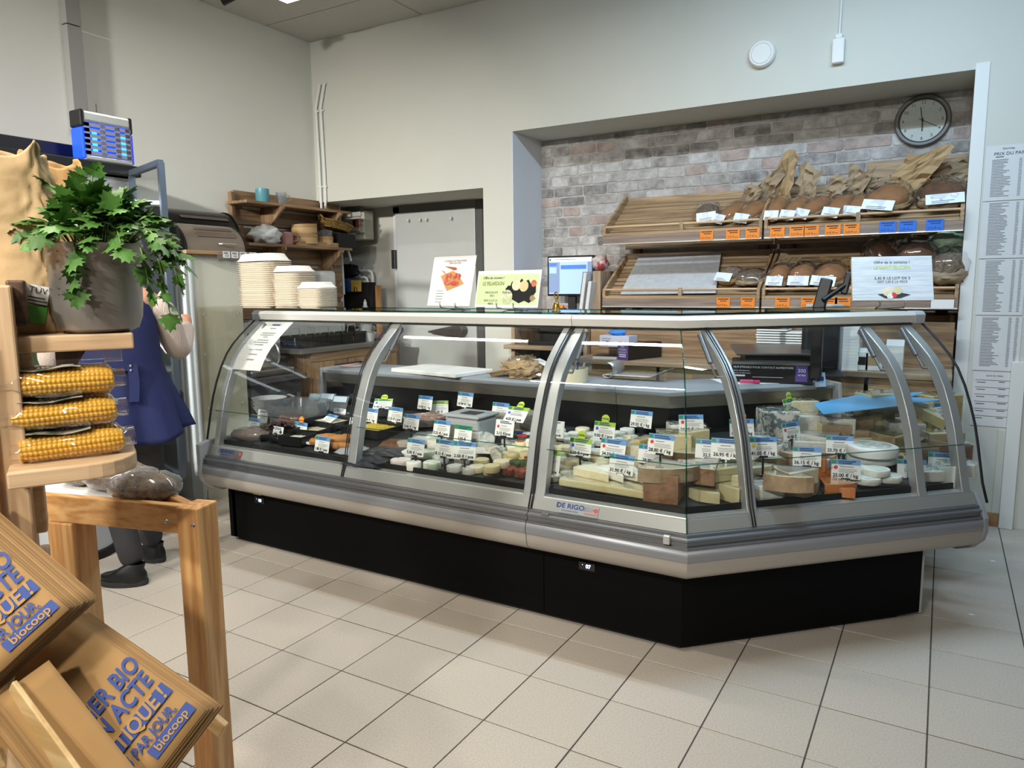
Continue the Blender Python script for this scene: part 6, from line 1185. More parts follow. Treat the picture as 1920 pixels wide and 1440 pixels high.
t = thing('utensil_box', 'round pale wooden cheese box holding utensils on the worktop', 'box', (-1.63, BY+.84, ZW)); B().lathe([(.001, 0), (.085, 0), (.087, .07), (.083, .07), (.081, .004), (.001, .004)], 32).mk('box', mat('poplar_pale', '#e2d7b4', .6), t, smooth=True)
for k in range(5): B().bar((-.05+.025*k, -.02+.01*k, .04), (-.07+.035*k, .01, .1), .012, .004).mk('utensil', ('alu_light', 'black', 'alu_dark', 'ink_blue', 'alu_light')[k], t)
B().box(-.02, .03, .06, .10, .034, .125).mk('acrylic_card', 'tub_clear', t)
p = P(1240, 708, z=ZW); t = thing('metal_sheet_roll', 'curled shiny metal strip lying at the back of the worktop', 'metal strip', (-1.34, BY+1.10, ZW)); b = B()
b.grid(lambda u, v: V((-.17 + (.035*math.sin(u*9) if u < .45 else .035*math.sin(4.05) + (u-.45)*.62), (v-.5)*.16, .045+.04*math.cos(u*9) if u < .45 else .045+.04*math.cos(4.05) + .05*max(0, u-.88)*6)), 40, 3); b.mk('strip', 'alu_light', t, smooth='all', solid=.003)
t = thing('white_leaflet', 'white paper sheet on the slanted worktop', 'paper', mx=T(*KI(1400, 716, .92).xy, ZW) @ euler(0, 0, .6)); B().box(-.15, -.10, 0, .17, .11, .0015).mk('sheet', 'paper', t)
p = KI(1405, 714, .84); t = thing('pink_marker', 'pink highlighter lying on the white sheet', 'highlighter', mx=T(p.x, p.y, ZW+.002) @ euler(0, 0, .35)); B().box(-.045, -.011, 0, .02, .011, .018).mk('barrel', mat('hot_pink', '#f06a92', .4), t, bevel=.004); B().box(.02, -.01, .001, .05, .01, .016).mk('cap', mat('hot_pink2', '#e8447a', .4), t, bevel=.003)
# cling film dispenser carton
p = KI(1446, 714, .86); t = thing('film_dispenser', 'long black cling film box reading film étirable 300 metres', 'carton', mx=T(p.x, p.y, ZW) @ euler(0, 0, .20)); B().box(-.19, -.05, 0, .19, .05, .105).mk('carton', 'black', t, bevel=.003)
B().box(.11, -.0515, .012, .165, -.0495, .09).mk('violet_panel', 'violet', t); b = B(); put_text(b, 'FILM ETIRABLE POUR CONTACT ALIMENTAIRE', .0135, -.04, .078, y=-.053); put_text(b, 'Boite distributrice', .0105, -.18, .061, y=-.053, align='LEFT', shear=.2); put_text(b, 'Bandes de 300 metres', .009, -.18, .049, y=-.053, align='LEFT', shear=.2); b.box(-.18, -.053, .032, -.125, -.0525, .040); lines(b, -.09, .10, .03, 1, .01, .002, y=-.053); put_text(b, '300', .026, .138, .066, y=-.054); put_text(b, 'METRES', .0105, .138, .044, y=-.054); b.mk('lettering', 'ink_white', t)
B().box(-.19, -.052, .092, .19, -.05, .105).mk('cutter_edge', 'alu_dark', t)
# scale with arm display
q = KI(1450, 690, 1.02); t = thing('scale', 'black weighing scale with steel plate and large display on an arm', 'scale', mx=T(*KI(1447, 688, 1.06).xy, 0) @ euler(0, 0, .35))
B().box(-.19, -.15, .872, .19, .15, .96).mk('body', 'black', t, bevel=.012); B().box(-.19, -.15, .872, .19, .15, .0+.874).mk('foot', 'black', t); B().ext([(-.20, -.15, .995), (.20, -.15, .995), (.20, .16, 1.02), (-.20, .16, 1.02)], (0, 0, .012)).mk('weighing_plate', 'steel_plain', t, bevel=.003); B().box(-.15, -.1, .955, .15, .1, 1.0).mk('plate_support', 'black', t)
p = KI(1535, 655, .95); d = thing('scale_display', 'large black display unit of the scale seen from behind', 'display', mx=frame(V((p.x, p.y, .872)), (math.cos(.25), math.sin(.25), 0), (0, 0, 1))); z0 = .04
B().box(-.085, -.02, z0, .10, .03, .365).mk('back_shell', mat('disp_black', '#1c1e22', .4), d, bevel=.03, seg=4); B().box(-.07, .03, z0-.02, .12, .05, .38).mk('front_shell', 'plastic_lgrey', d, bevel=.03, seg=4); B().ext([(-.08, .0, .05), (.10, .0, .05), (.14, .0, 0), (-.03, .0, 0)], (0, .08, 0)).mk('foot', mat('slategrey', '#4c525a', .5), d, bevel=.006)
a, c = KI(1535, 583, .70), KI(1562, 520, .70); t = thing('phone_arm', 'black angled terminal arm rising behind the counter top', 'terminal', (a.x, a.y, 1.0)); B().bar(V((a.x, a.y, .9)), V((a.x, a.y, 1.22)), .05, .05).bar(a+V((-.01, 0, -.03)), KI(1551, 523, .70), .055, .035, up=(0, 1, 0)).mk('post', 'black', t, w=True, bevel=.006); B().tube([a+V((.02, -.02, .05)), KI(1580, 538, .66), KI(1592, 530, .66)], .012, 10).mk('arm', 'black', t, w=True, smooth=True); B().bar(KI(1582, 552, .66), KI(1593, 510, .66), .03, .03, up=(0, 1, 0)).mk('handset', 'black', t, w=True, bevel=.006)
for k, (px, py, lb, h) in enumerate(((1445, 640, 'tall stack of white trays behind the scale', .24), (1490, 640, 'lower stack of white trays beside the tall one', .20))):
    p = P(px, 655, y=4.40); t = thing('tray_stack', lb, 'trays', (p.x, 4.47, .886), group='stacks of white trays'); n = int(h/.014)
    for i in range(n): B().box(-.085, -.08, 0, .085, .08, .010).mk('tray', 'white', t, bevel=.004).location = (rnd.uniform(-.004, .004), 0, i*.0145)
p = P(1577, 655, y=4.1); t = thing('sheet_pile', 'tall pile of white wrapping sheets behind the display unit', 'papers', (p.x, 4.45, .886))
for i in range(14): B().box(-.06, -.1, i*.017, .06, .1, i*.017+.0165).mk('sheet_bundle', 'paper', t).location = (rnd.uniform(-.002, .002), 0, 0)
for k, (px, lb, m, h) in enumerate(((1598, 'white gabled milk carton with a square mark', 'white', .17), (1614, 'egg carton with dark window beside the milk carton', 'black', .12), (1640, 'egg carton with eggs in the window', 'kraft_light', .13), (1678, 'tall white carton at the back by the rib', 'white', .17))):
    p = P(px, 668, y=4.42); t = thing('food_carton', lb, 'carton', (p.x, 4.42, .886), group='cartons on the back counter'); w_ = .06 if k == 0 else .085
    B().box(-w_/2, -.04, 0, w_/2, .04, h*.82).mk('body', 'white', t, bevel=.003); B().ext([(-w_/2, -.04, h*.82), (w_/2, -.04, h*.82), (w_/2, 0, h), (-w_/2, 0, h)], (0, .01, 0)).mk('gable', 'white', t)
    if k: B().box(-w_/2+.014, -.0415, .03, w_/2-.014, -.0395, h*.62).mk('window', m, t)
    else: B().box(-.012, -.0415, .03, .012, -.04, .054).mk('square_mark', 'ink_grey', t)
# ================================================================== person at the fridge, seen from behind
RH = V((math.cos(YAW), -math.sin(YAW), 0)); FH = V((-RH.y, RH.x, 0))
PO = V((-3.19, 1.91, 0)); PMX = Matrix(((.514, -.857, 0, PO.x), (.857, .514, 0, PO.y), (0, 0, 1, 0), (0, 0, 0, 1)))
def skin_obj(name, nodes, edges, radii, m, par, lv=2, root=0):
    """skin modifier needs its layer: made through a bmesh"""
    import bmesh
    bm = bmesh.new(); L = bm.verts.layers.skin.verify(); vs = [bm.verts.new(p) for p in nodes]
    for v, r in zip(vs, radii): v[L].radius = (r, r) if not isinstance(r, tuple) else r
    vs[root][L].use_root = True
    for a, b in edges: bm.edges.new((vs[a], vs[b]))
    me = bpy.data.meshes.new(name); bm.to_mesh(me); bm.free(); me.materials.append(MATS[m])
    o = bpy.data.objects.new(name, me); COL.objects.link(o); o.parent = par
    k = o.modifiers.new('skin', 'SKIN'); k.use_smooth_shade = True
    s = o.modifiers.new('sub', 'SUBSURF'); s.levels = lv; s.render_levels = lv
    return o
mat('skin', '#c28d74', .55, sss=.1); mat('tabard', '#141f52', .85, var=(5, '#101a45', .3), bump=(180, .15)); mat('knit', '#c9b8ac', .9, stretch=(1, 1, .1), bump=(260, .5)); mat('jeans', '#2c2b2e', .9, var=(9, '#3a393c', .3), bump=(120, .2)); mat('hair', '#3a2c24', .6); mat('pink_trim', '#d7a9a6', .7); mat('sole', '#2a2a2c', .8)
per = thing('person', 'person in a blue work tabard and beige knit sleeves holding the open fridge door', 'person', mx=PMX)
nodes = [(0, 0, .86), (0, 0, 1.0), (0, 0, 1.18), (0, .0, 1.30), (0, .01, 1.37), (0, .02, 1.42), (0, .03, 1.49), (0, .03, 1.555),
    (.12, 0, 1.31), (.19, .01, 1.285), (.25, .09, 1.06), (.30, .27, 1.13), (.335, .40, 1.185), (.342, .44, 1.195), (.345, .47, 1.20),
    (-.12, 0, 1.31), (-.19, .01, 1.285), (-.255, .07, 1.05), (-.2, .26, 1.02), (-.17, .38, 1.03), (-.165, .42, 1.03),
    (.342, .49, 1.225), (.33, .512, 1.225), (.342, .495, 1.207), (.328, .517, 1.205), (.342, .495, 1.19), (.328, .517, 1.187), (.342, .49, 1.172), (.33, .51, 1.170), (.322, .435, 1.215), (.312, .46, 1.23)]
edges = [(0, 1), (1, 2), (2, 3), (3, 4), (4, 5), (5, 6), (6, 7), (3, 8), (8, 9), (9, 10), (10, 11), (11, 12), (12, 13), (13, 14), (3, 15), (15, 16), (16, 17), (17, 18), (18, 19), (19, 20),
    (14, 21), (21, 22), (14, 23), (23, 24), (14, 25), (25, 26), (14, 27), (27, 28), (13, 29), (29, 30)]
rad = [.12, .11, .12, .09, .05, .05, (.075, .085), (.06, .07), .07, .05, .04, .034, .022, (.018, .028), (.016, .03), .07, .05, .04, .034, .024, .02, .009, .007, .009, .007, .009, .007, .008, .006, .010, .008]
body = skin_obj('body', nodes, edges, rad, 'skin', per)
# sleeves
skin_obj('sleeve', [(.13, 0, 1.31), (.20, .01, 1.275), (.235, .055, 1.16), (.258, .095, 1.06), (.28, .18, 1.09), (.31, .30, 1.145), (.328, .375, 1.175)], [(i, i+1) for i in range(6)], [.065, .064, .06, .06, .056, .046, .036], 'knit', per)
skin_obj('sleeve', [(-.13, 0, 1.31), (-.20, .01, 1.275), (-.24, .05, 1.15), (-.262, .08, 1.05), (-.24, .17, 1.02), (-.19, .32, 1.02)], [(i, i+1) for i in range(5)], [.065, .064, .06, .06, .052, .038], 'knit', per)
# trousers, two legs
skin_obj('trousers', [(0, .0, .88), (0, .0, .80), (-.08, .0, .72), (-.06, .02, .45), (-.012, .0, .15), (.0, .0, .085), (.09, .03, .72), (.10, .16, .45), (.085, .24, .15), (.085, .25, .085)], [(0, 1), (1, 2), (2, 3), (3, 4), (4, 5), (1, 6), (6, 7), (7, 8), (8, 9)], [.14, .135, .09, .068, .058, .056, .09, .068, .056, .054], 'jeans', per)
# hair
blob(.088, .098, .115, 77, .12, 3, 20, 14).mk('hair', 'hair', per, smooth='all').location = (0, .015, 1.375)
# tabard
RG = [(1.375, .085, .075), (1.345, .145, .10), (1.30, .165, .115), (1.2, .172, .128), (1.10, .178, .132), (1.03, .182, .135), (.97, .195, .142), (.88, .225, .158), (.79, .255, .172), (.70, .282, .185)]
def tb(u, v):
    f = v*(len(RG)-1); i = min(int(f), len(RG)-2); q = f-i; z, a, b_ = [RG[i][k]*(1-q)+RG[i+1][k]*q for k in range(3)]
    th = 2*math.pi*u; fold = max(0, 1.05-z)/.35; k = 1 + fold*(.075*math.sin(th*7+.8) + .04*math.sin(th*13+2)) + .01*math.sin(th*5+z*9)
    z2 = z - fold*.025*math.sin(th*3-1.2) if z < 1 else z
    return V((a*k*math.cos(th), b_*k*math.sin(th)+.005, z2))
B().grid(tb, 72, 40, wrapu=True).mk('tabard', 'tabard', per, smooth='all', solid=.004)
B().grid(lambda u, v: V(((u-.5)*.155-.005, -.142-.004*math.sin(u*3.14), 1.01+v*.032)), 8, 3).mk('back_belt', 'tabard', per, solid=.006)
B().grid(lambda u, v: V((.055+(u-.5)*.04+.004*math.sin(v*4), -.150-.014*v, 1.035-v*.16)), 4, 8).mk('belt_end', 'tabard', per, solid=.006); B().box(.045, -.16, 1.01, .052, -.155, 1.018).mk('buckle', 'alu_light', per); B().box(.045, -.16, 1.03, .052, -.155, 1.038).mk('buckle', 'alu_light', per)
B().box(.255, .0, .80, .262, .10, .88).mk('pocket', 'black_matt', per)
# shoes
def shoe(x, y, rz):
    e = Matrix.Translation(V((x, y, 0))) @ Matrix.Rotation(rz, 4, 'Z')
    def fn(u, v):
        th = 2*math.pi*u; L = .105; X = math.cos(th); Y = math.sin(th); w_ = .046*(1-.18*X); top = .085 - .03*max(0, X)
        k = [1.0, 1.02, 1.0, .9, .62][int(v*4)]; z = [.02, .035, .055, .075, top+.018][int(v*4)]
        return e @ V((L*X*k + (.0 if v < .9 else -.04), w_*Y*k, z if X < .3 else min(z, .072-.02*X + .0*v)))
    b = B().grid(fn, 24, 5, wrapu=True); s = B(); s.lathe([(.0005, 0), (1, 0), (1.04, .012), (1.02, .026), (.0005, .026)], 24, mx=e @ Matrix.Diagonal((.108, .047, 1, 1)))
    o = b.mk('shoe', 'black', per, smooth='all'); s.mk('sole', 'sole', o, smooth=True)
    for k in range(2): B().bar(e @ V((.01+.018*k, -.0475, .035)), e @ V((-.005+.018*k, -.044, .066)), .005, .003).mk('stripe', 'pink_trim', o)
    B().tube([e @ V((-.08, -.03, .10)), e @ V((-.06, -.042, .082)), e @ V((-.02, -.04, .088)), e @ V((.02, -.03, .085))], .003, 6).mk('collar_trim', 'pink_trim', o)
shoe(-.045, .0, 2.65); shoe(.07, .30, 2.2)
# ================================================================== pedal bin under the table
t = thing('waste_bin', 'white cylindrical waste bin with black rubber base by the fridge', 'bin', (-3.83, 1.98, 0)); B().lathe([(.001, .03), (.19, .03), (.19, .62), (.17, .68), (.001, .70)], 32).mk('drum', mat('bin_white', '#c9cdd2', .35, .2), t, smooth=True); B().lathe([(.001, 0), (.205, 0), (.208, .02), (.205, .04), (.19, .045), (.001, .045)], 32).mk('base_ring', 'black_matt', t, smooth=True)
# ================================================================== wooden rack on the left
_d = ray(140, 640); _d = V((_d.x, _d.y, 0)).normalized(); RK_, FK_ = V((_d.y, -_d.x, 0)), _d
def PL(px, py, o, n=FK_):
    r = ray(px, py); return CAM + r*((o-CAM).dot(n)/r.dot(n))
t = thing('wooden_rack', 'tall wooden produce rack post with shelf boards at the left edge', 'rack', mx=T(*P(20, 700, d=1.3).xy, 0) @ Matrix.Rotation(math.atan2(RK_.y, RK_.x), 4, 'Z'))
def rk(b, n, m, **k): return b.mk(n, m, t, w=True, **k)
e0 = P(20, 540, d=1.24); E = frame(V((e0.x, e0.y, 0)), RK_, (0, 0, 1))
rk(B().box(-.16, 0, 0, 0, .10, 1.37, mx=E), 'post', 'wood_pale_z', bevel=.004)
rk(B().box(-.14, -.02, 0, -.045, 0, 1.28, mx=E), 'front_board', 'wood_pine_z', bevel=.003)
o1_ = P(40, 700, d=1.30)
for (x0, x1, y0, y1, kk) in ((18, 46, 525, 612, 'wood_dark_y'), (28, 58, 660, 790, 'wood_pale_y'), (40, 68, 788, 868, 'wood_pale_y'), (55, 82, 915, 1004, 'wood_pale_y'), (66, 92, 1036, 1098, 'wood_pale_y')):
    a, c = PL(x0, y1, o1_), PL(x1, y0, o1_); w_ = (c-a).dot(RK_); m = frame(V((a.x, a.y, 0)), RK_, (0, 0, 1)); rk(B().box(0, 0, a.z, w_, .06, c.z, mx=m), 'cross_beam', kk, bevel=.004)
# shelf board 1
a = P(24, 632, d=1.28); c = PL(250, 628, a); m = frame(V((a.x, a.y, 0)), RK_, (0, 0, 1)); L = (c-a).dot(RK_); zs1 = a.z
rk(B().box(-.02, 0, zs1-.03, L, .28, zs1, mx=m), 'shelf_board', 'wood_pale_x', bevel=.003)
rk(B().ext([m @ V((.06, .03, zs1-.03)), m @ V((.06+.05, .03, zs1-.03)), m @ V((.06, .03, zs1-.11))], FK_*.03), 'bracket', 'wood_dark_z')
rk(B().box(.10, .04, zs1-.05, L-.04, .05, zs1-.032, mx=m), 'label_rail', 'film'); rk(B().box(L-.05, .03, zs1-.055, L-.02, .06, zs1-.03, mx=m), 'rail_clip', 'film')
# shelf board 2 with a rounded end
a2 = P(52, 884, d=1.22); m2 = frame(V((a2.x, a2.y, 0)), RK_, (0, 0, 1)); zs2 = a2.z; L2 = (PL(262, 860, a2)-a2).dot(RK_)
pl = [(-.03, 0), (L2-.08, .0)] + [(L2-.08+.08*math.sin(q), .08-.08*math.cos(q)) for q in [math.pi/2*k/6 for k in range(1, 7)]] + [(L2, .24), (-.03, .24)]
rk(B().ext([m2 @ V((x, y, zs2-.028)) for x, y in pl], (0, 0, .028)), 'shelf_board', 'wood_pale_x', bevel=.003)
# ---- steel pot with parsley
p = P(187, 600, d=1.40); p.z = zs1; t = thing('steel_pot', 'stained round steel insert pot on the upper shelf board', 'pot', p); r = .080; h = .166
B().lathe([(.001, .0), (r*.62, .0), (r*.84, .008), (r*.94, .03), (r*.97, .06), (r*.99, h-.01), (r*1.05, h-.004), (r*1.06, h), (r*1.0, h+.001), (r*.96, h-.012), (r*.9, .05), (.001, .02)], 40).mk('body', mat('pot_steel', '#a39c94', .38, .6, stretch=(1, 1, .25), var=(9, '#8a837c', .25)), t, smooth=True)
sd = -(FH*.86 + RH*.5); B().lathe([(.001, 0), (.009, 0), (.012, -.006)], 12, mx=frame(V((0, 0, h-.028)) + (-FH*.8-RH*.55)*r*.985, RH*.8-FH*.55, (0, 0, 1)) @ RX).mk('dent', 'pot_steel', t, smooth='all')
b = B(); b.grid(lambda u, v: V((r*1.0*math.cos(3.62+u*.36), r*1.0*math.sin(3.62+u*.36), .055+v*.07+.004*math.sin(u*8))), 6, 3); b.mk('torn_label', 'paper_grey', t); b = B()
for k in range(26):
    a_ = rnd.uniform(4.1, 5.4); z = rnd.uniform(.06, .15); w_ = rnd.uniform(.02, .1); b.grid(lambda u, v: V((r*1.001*math.cos(a_+u*w_), r*1.001*math.sin(a_+u*w_), z+v*rnd.uniform(.001, .004))), 4, 2)
b.mk('stain_marks', mat('stain', '#4d4843', .6), t)['kind'] = 'stuff'
# parsley: leaves of three lobes
par = thing('parsley', 'bunch of flat-leaf parsley spilling out of the steel pot', 'parsley', (p.x, p.y, p.z+h-.03))
mat('leaf', '#4f7a33', .5, rand=.28, var=(20, '#3d6327', .2)); mat('stem_green', '#6d8a45', .6)
lobe = [(0, 0), (.16, .08), (.42, .10), (.34, .24), (.60, .30), (.44, .40), (.52, .56), (.30, .52), (.24, .66), (.28, .86), (.12, .80), (0, 1.0)]
LV = []
for k in range(5):
    rr = random.Random(k); s = .0215 + .0025*k; prof = lobe + [(-x, y) for x, y in lobe[-2:0:-1]]; b = B(); bend = rr.uniform(.3, .9)
    def tf(x, y): return V((x*s, y*s, -bend*(y*s)**2*14 - abs(x)*s*.35*rr.choice((.8, 1))))
    n = len(prof); b.add([tf(0, .45)] + [tf(x, y) for x, y in prof], [(0, i+1, (i+1) % n+1) for i in range(n)])
    LV.append(b)
pr_ = random.Random(21); src = []; stems = B()
c0 = V((0, 0, .02)); made = 0
sp = [(math.cos(a), math.sin(a)) for a in [2*math.pi*k/12 for k in range(12)]]
def leaf_at(q, dirv, up, sc):
    global made
    k = made % 5; ex = dirv.cross(up); ex = ex if ex.length > .01 else V((1, 0, 0)); ex.normalize(); ez = ex.cross(dirv).normalized()
    m = Matrix(((ex.x*sc, dirv.x*sc, ez.x*sc, q.x), (ex.y*sc, dirv.y*sc, ez.y*sc, q.y), (ex.z*sc, dirv.z*sc, ez.z*sc, q.z), (0, 0, 0, 1)))
    if made < 5: o = LV[k].mk('leaf', 'leaf', par, smooth='all'); src.append(o)
    else: o = share('leaf', src[k], par)
    o.matrix_local = m; made += 1
def sprig(a0, tip, n):
    mid = (a0+tip)/2 + V((0, 0, .03)); pts = [a0, (a0+mid)/2 + V((0, 0, .008)), mid, (mid+tip)/2 + V((0, 0, .006)), tip]; stems.tube(pts, [.0018]*4+[.0008], 5)
    for i in range(n):
        u = .45 + .55*i/max(1, n-1); f = u*4; j = min(int(f), 3); q = pts[j].lerp(pts[j+1], f-j); d = (pts[j+1]-pts[j]).normalized()
        sd = V((pr_.uniform(-1, 1), pr_.uniform(-1, 1), pr_.uniform(-.5, .6))); dv = (d*.8 + sd*(.9 if i < n-1 else .2)).normalized(); leaf_at(q, dv, V((pr_.uniform(-.4, .4), pr_.uniform(-.4, .4), 1)), pr_.uniform(1.0, 1.6))
for k in range(48):                                                # the head of the bunch
    a = pr_.uniform(0, 6.28); rr = pr_.uniform(.01, .108); tip = RH*(math.cos(a)*rr*1.08 + .015) + FH*(math.sin(a)*rr) + V((0, 0, .105 - rr*rr*3.2 + pr_.uniform(-.025, .02))); sprig(V((tip.x*.4, tip.y*.4, 0)), tip, 5)
for (dx, df, dz) in ((.16, -.02, .02), (.175, 0, -.01), (.15, -.05, .03), (-.12, -.03, .06), (.10, -.09, .02), (.05, -.10, .03), (-.05, -.10, .03)): sprig(RH*dx*.4 + V((0, 0, .03)), RH*dx + FH*df + V((0, 0, dz)), 6)
for (dx, df, z1) in ((.145, -.02, -.10), (.125, -.05, -.06), (.02, -.103, -.05), (.155, .0, -.04)):   # hanging sprigs
    q0 = RH*dx*.8 + FH*df*.8 + V((0, 0, .03)); sprig(q0, RH*dx + FH*df + V((0, 0, z1)), 7)
for (dx, dz) in ((-.005, .15), (.012, .165), (-.10, .145)): sprig(V((0, 0, .05)), RH*dx + V((0, 0, dz)), 3)
stems.mk('stems', 'stem_green', par, smooth='all')
# ---- kraft bags standing on the shelf
def kraft_bag(lb, px, pyb, d, w_, dp, h, seed, z, top_open=.3):
    q = P(px, pyb, d=d); t = thing('kraft_bag', lb, 'paper bag', mx=frame(V((q.x, q.y, z)), RK_, (0, 0, 1)), group='kraft paper bags'); b = B()
    def fn(u, v):
        th = 2*math.pi*u; cx, sy = math.cos(th), math.sin(th); e = .38 + .3*v; X = math.copysign(abs(cx)**e, cx); Y = math.copysign(abs(sy)**e, sy)
        n1 = fbm((cx*1.6+seed, sy*1.6, v*3.2), 1.2, 4); n2 = fbm((cx*4+seed, sy*4, v*8), 1.0, 3); k = 1 - .10*v + .13*n1*(.3+v) + .03*n2 - .16*abs(noise.noise(V((cx*2.2+seed, sy*2.2+2, v*4.5)))) - .10*abs(noise.noise(V((cx*5+seed, sy*5+4, v*9+cx*3))))
        return V((X*w_/2*k + .02*v*math.sin(seed), Y*dp/2*k*(1-.25*v), v*h*(1 + (.04*math.sin(th*2+seed) + .03*math.sin(th*5+seed*2))*max(0, v-.7)/.3)))
    b.grid(fn, 96, 60, wrapu=True); b.mk('paper', 'kraft_light' if seed % 2 else 'kraft', t, smooth='all', solid=.002); return t
t = kraft_bag('large crumpled kraft paper bag with a green label on the upper shelf', 42, 622, 1.40, .155, .12, .335, 3, zs1)
for (x, z, w_, h_, m) in ((-.012, .058, .05, .034, 'paper'), (-.01, .022, .048, .032, mat('label_green', '#5aa845', .5))):
    B().box(-w_/2+x+.005, -.0665, z, w_/2+x+.005, -.0645, z+h_, mx=euler(0, .22, .25)).mk('label', m, t)
b = B(); put_text(b, 'TÜV', .016, .0, .082, y=-.068); lines(b, -.015, .02, .069, 3, .006, .002, y=-.0675); b.v = [euler(0, .22, .25) @ q for q in b.v]; b.mk('lettering', 'ink', t)
kraft_bag('kraft paper bag behind the parsley pot', 118, 620, 1.68, .17, .10, .36, 6, zs1)
# ---- corn packs on the lower board
mat('corn', '#e0ab2c', .35, var=(30, '#c9901c', .3), sss=.1)
def corn_pack(lb, px, py, d, ncob, z, seed, tilt=0., dx=0.):
    q = P(px, py, d=d); t = thing('corn_pack', lb, 'corn', mx=frame(V((q.x, q.y, z)), RK_*math.cos(tilt) + V((0, 0, math.sin(tilt))), (0, 0, 1)), group='packs of sweetcorn'); L = .165; r0 = .0235
    for c in range(ncob):
        b = B(); nr, nk = 14, 22
        def fn(u, v):
            th = 2*math.pi*u; rr = r0*(1 - .25*max(0, (v-.8)/.2)**2 - .12*max(0, (.15-v)/.15)); ca = abs(math.sin(nr*th/2)); cb = abs(math.sin(math.pi*nk*v + .25*math.sin(th*7)))
            e = min(v, 1-v)/.015; k = rr*(.86 + .14*(ca*cb)**.5) * min(1, max(.05, e)**.5); return V((-L/2 + v*L, math.cos(th)*k + c*.052, math.sin(th)*k + r0))
        b.grid(fn, nr*6, nk*5, wrapu=True); b.mk('cob', 'corn', t, smooth='all')
    s = seed
    def film(u, v):
        th = 2*math.pi*u; k = 1.12 + .12*fbm((math.cos(th)*2+s, math.sin(th)*2, v*4), 1); w_ = .027+.026*(ncob-1); e = 1 if .1 < v < .9 else .55
        return V((-L/2-.012 + v*(L+.03), math.cos(th)*w_*k + .026*(ncob-1), math.sin(th)*.026*k*e + r0))
    B().grid(film, 30, 22, wrapu=True).mk('film', 'film_clear', t, smooth='all')
    B().grid(lambda u, v: V((-.07+u*.10, -.02+v*.05, .0505+.003*math.sin(u*6+s))), 8, 4).mk('label', mat('corn_label', '#b9b4a6', .5, var=(30, '#3c4a2a', .08)) if s % 2 else mat('corn_label2', '#2c3a1e', .5, var=(20, '#c9c6b4', .06)), t, smooth='all'); return t
corn_pack('lowest of three clear packs of sweetcorn on the lower board', 140, 850, 1.32, 2, zs2, 1, .03); corn_pack('middle pack of sweetcorn in clear film', 125, 800, 1.32, 2, zs2+.056, 2, .02); corn_pack('top pack of sweetcorn with a grey label', 120, 745, 1.32, 2, zs2+.112, 3, .0)
# ================================================================== display table with two loaves
ZD = .88; TA, TB_, TC, TD_ = V((-1.405, .99, ZD)), V((-1.80, .885, ZD)), V((-2.25, .93, ZD)), V((-1.95, 1.12, ZD))
t = thing('display_table', 'low angled wooden display table with white top in the foreground', 'table', (-1.6, 1.0, 0))
def tk(b, n, m, **k): return b.mk(n, m, t, w=True, **k)
d1 = (TB_-TA).normalized(); d2 = (TD_-TA).normalized(); n1 = V((-d1.y, d1.x, 0))
tk(B().bar(TA+V((0, 0, -.0275))+d1*.03, TC*.0+TA+d1*.62+V((0, 0, -.0275)), .022, .065), 'front_rail', 'wood_orange_x', bevel=.003)
tk(B().bar(TA+V((0, 0, -.0275))+d2*.03, TD_+V((0, 0, -.0275)), .022, .065), 'side_rail', 'wood_orange_x', bevel=.003)
ang = math.atan2(d1.y, d1.x); mx = T(TA.x, TA.y, 0) @ Matrix.Rotation(ang, 4, 'Z')
tk(B().box(-.025, -.045, 0, .03, .025, ZD+.006, mx=mx), 'leg', 'wood_orange_z', bevel=.004); mx2 = T(*P(137, 1010, d=1.75).xy, 0) @ Matrix.Rotation(ang, 4, 'Z'); tk(B().box(-.036, -.036, 0, .036, .036, ZD-.06, mx=mx2), 'leg', 'wood_orange_z', bevel=.004)
tk(B().ext([TA+d1*.05+V((0, 0, -.03)), TA+d1*.62+V((0, 0, -.03)), TD_+V((-.12, .0, -.03)), TA+d2*.06+V((0, 0, -.03))], (0, 0, .012)), 'panel', 'wood_pine_x'); tk(B().ext([TA+d1*.10+V((0, 0, -.017)), TA+d1*.60+V((0, 0, -.017)), TD_+V((-.1, -.01, -.017)), TA+d2*.14+V((0, 0, -.017))], (0, 0, .002)), 'white_liner', 'paper')
q = P(312, 978, d=1.60); 
for q in (P(312, 978, d=1.565), P(362, 986, d=1.515)): tk(B().lathe([(.001, 0), (.005, 0), (.004, .002), (.001, .001)], 12, mx=frame(q, RH, (0, 0, 1)) @ RX), 'screw', 'steel_plain')
def table_loaf(lb, px, py, rz, sx, seed, sticker):
    q = P(px, py, z=ZD-.013); u = thing('wrapped_loaf', lb, 'bread', mx=T(q.x, q.y, ZD-.013) @ euler(0, 0, rz), group='loaves on the display table')
    blob(.085*sx, .055, .036, seed, .10, 2.5, 26, 14, flat=.85).mk('bread', 'seed_bread', u, smooth='all'); blob(.09*sx, .06, .039, seed, .14, 3.2, 30, 16, flat=.85).mk('film', 'film', u, smooth='all')
    if sticker:
        m_ = T(.0, -.03, .062) @ euler(.75, 0, .1); B().box(-.05, -.03, 0, .05, .03, .001, mx=m_).mk('label', 'paper', u); B().lathe([(.0005, .0015), (.021, .0015), (.021, .002), (.0005, .002)], 20, mx=m_ @ T(-.008, -.002, 0)).mk('orange_sticker', 'tag_orange', u)
        b = B(); vs, fs = text_mesh('10'); b.add([m_ @ V((v.x*.016-.008, v.y*.016-.002, .0028)) for v in vs], fs); b.mk('lettering', 'ink', u)
table_loaf('dark seeded loaf shining in film at the table corner', 272, 938, .30, 1.0, 61, False); table_loaf('dark seeded loaf with an orange round sticker behind the front one', 228, 918, .35, 1.05, 62, True); table_loaf('third seeded loaf half hidden under the shelf board', 165, 905, .2, .8, 63, False)
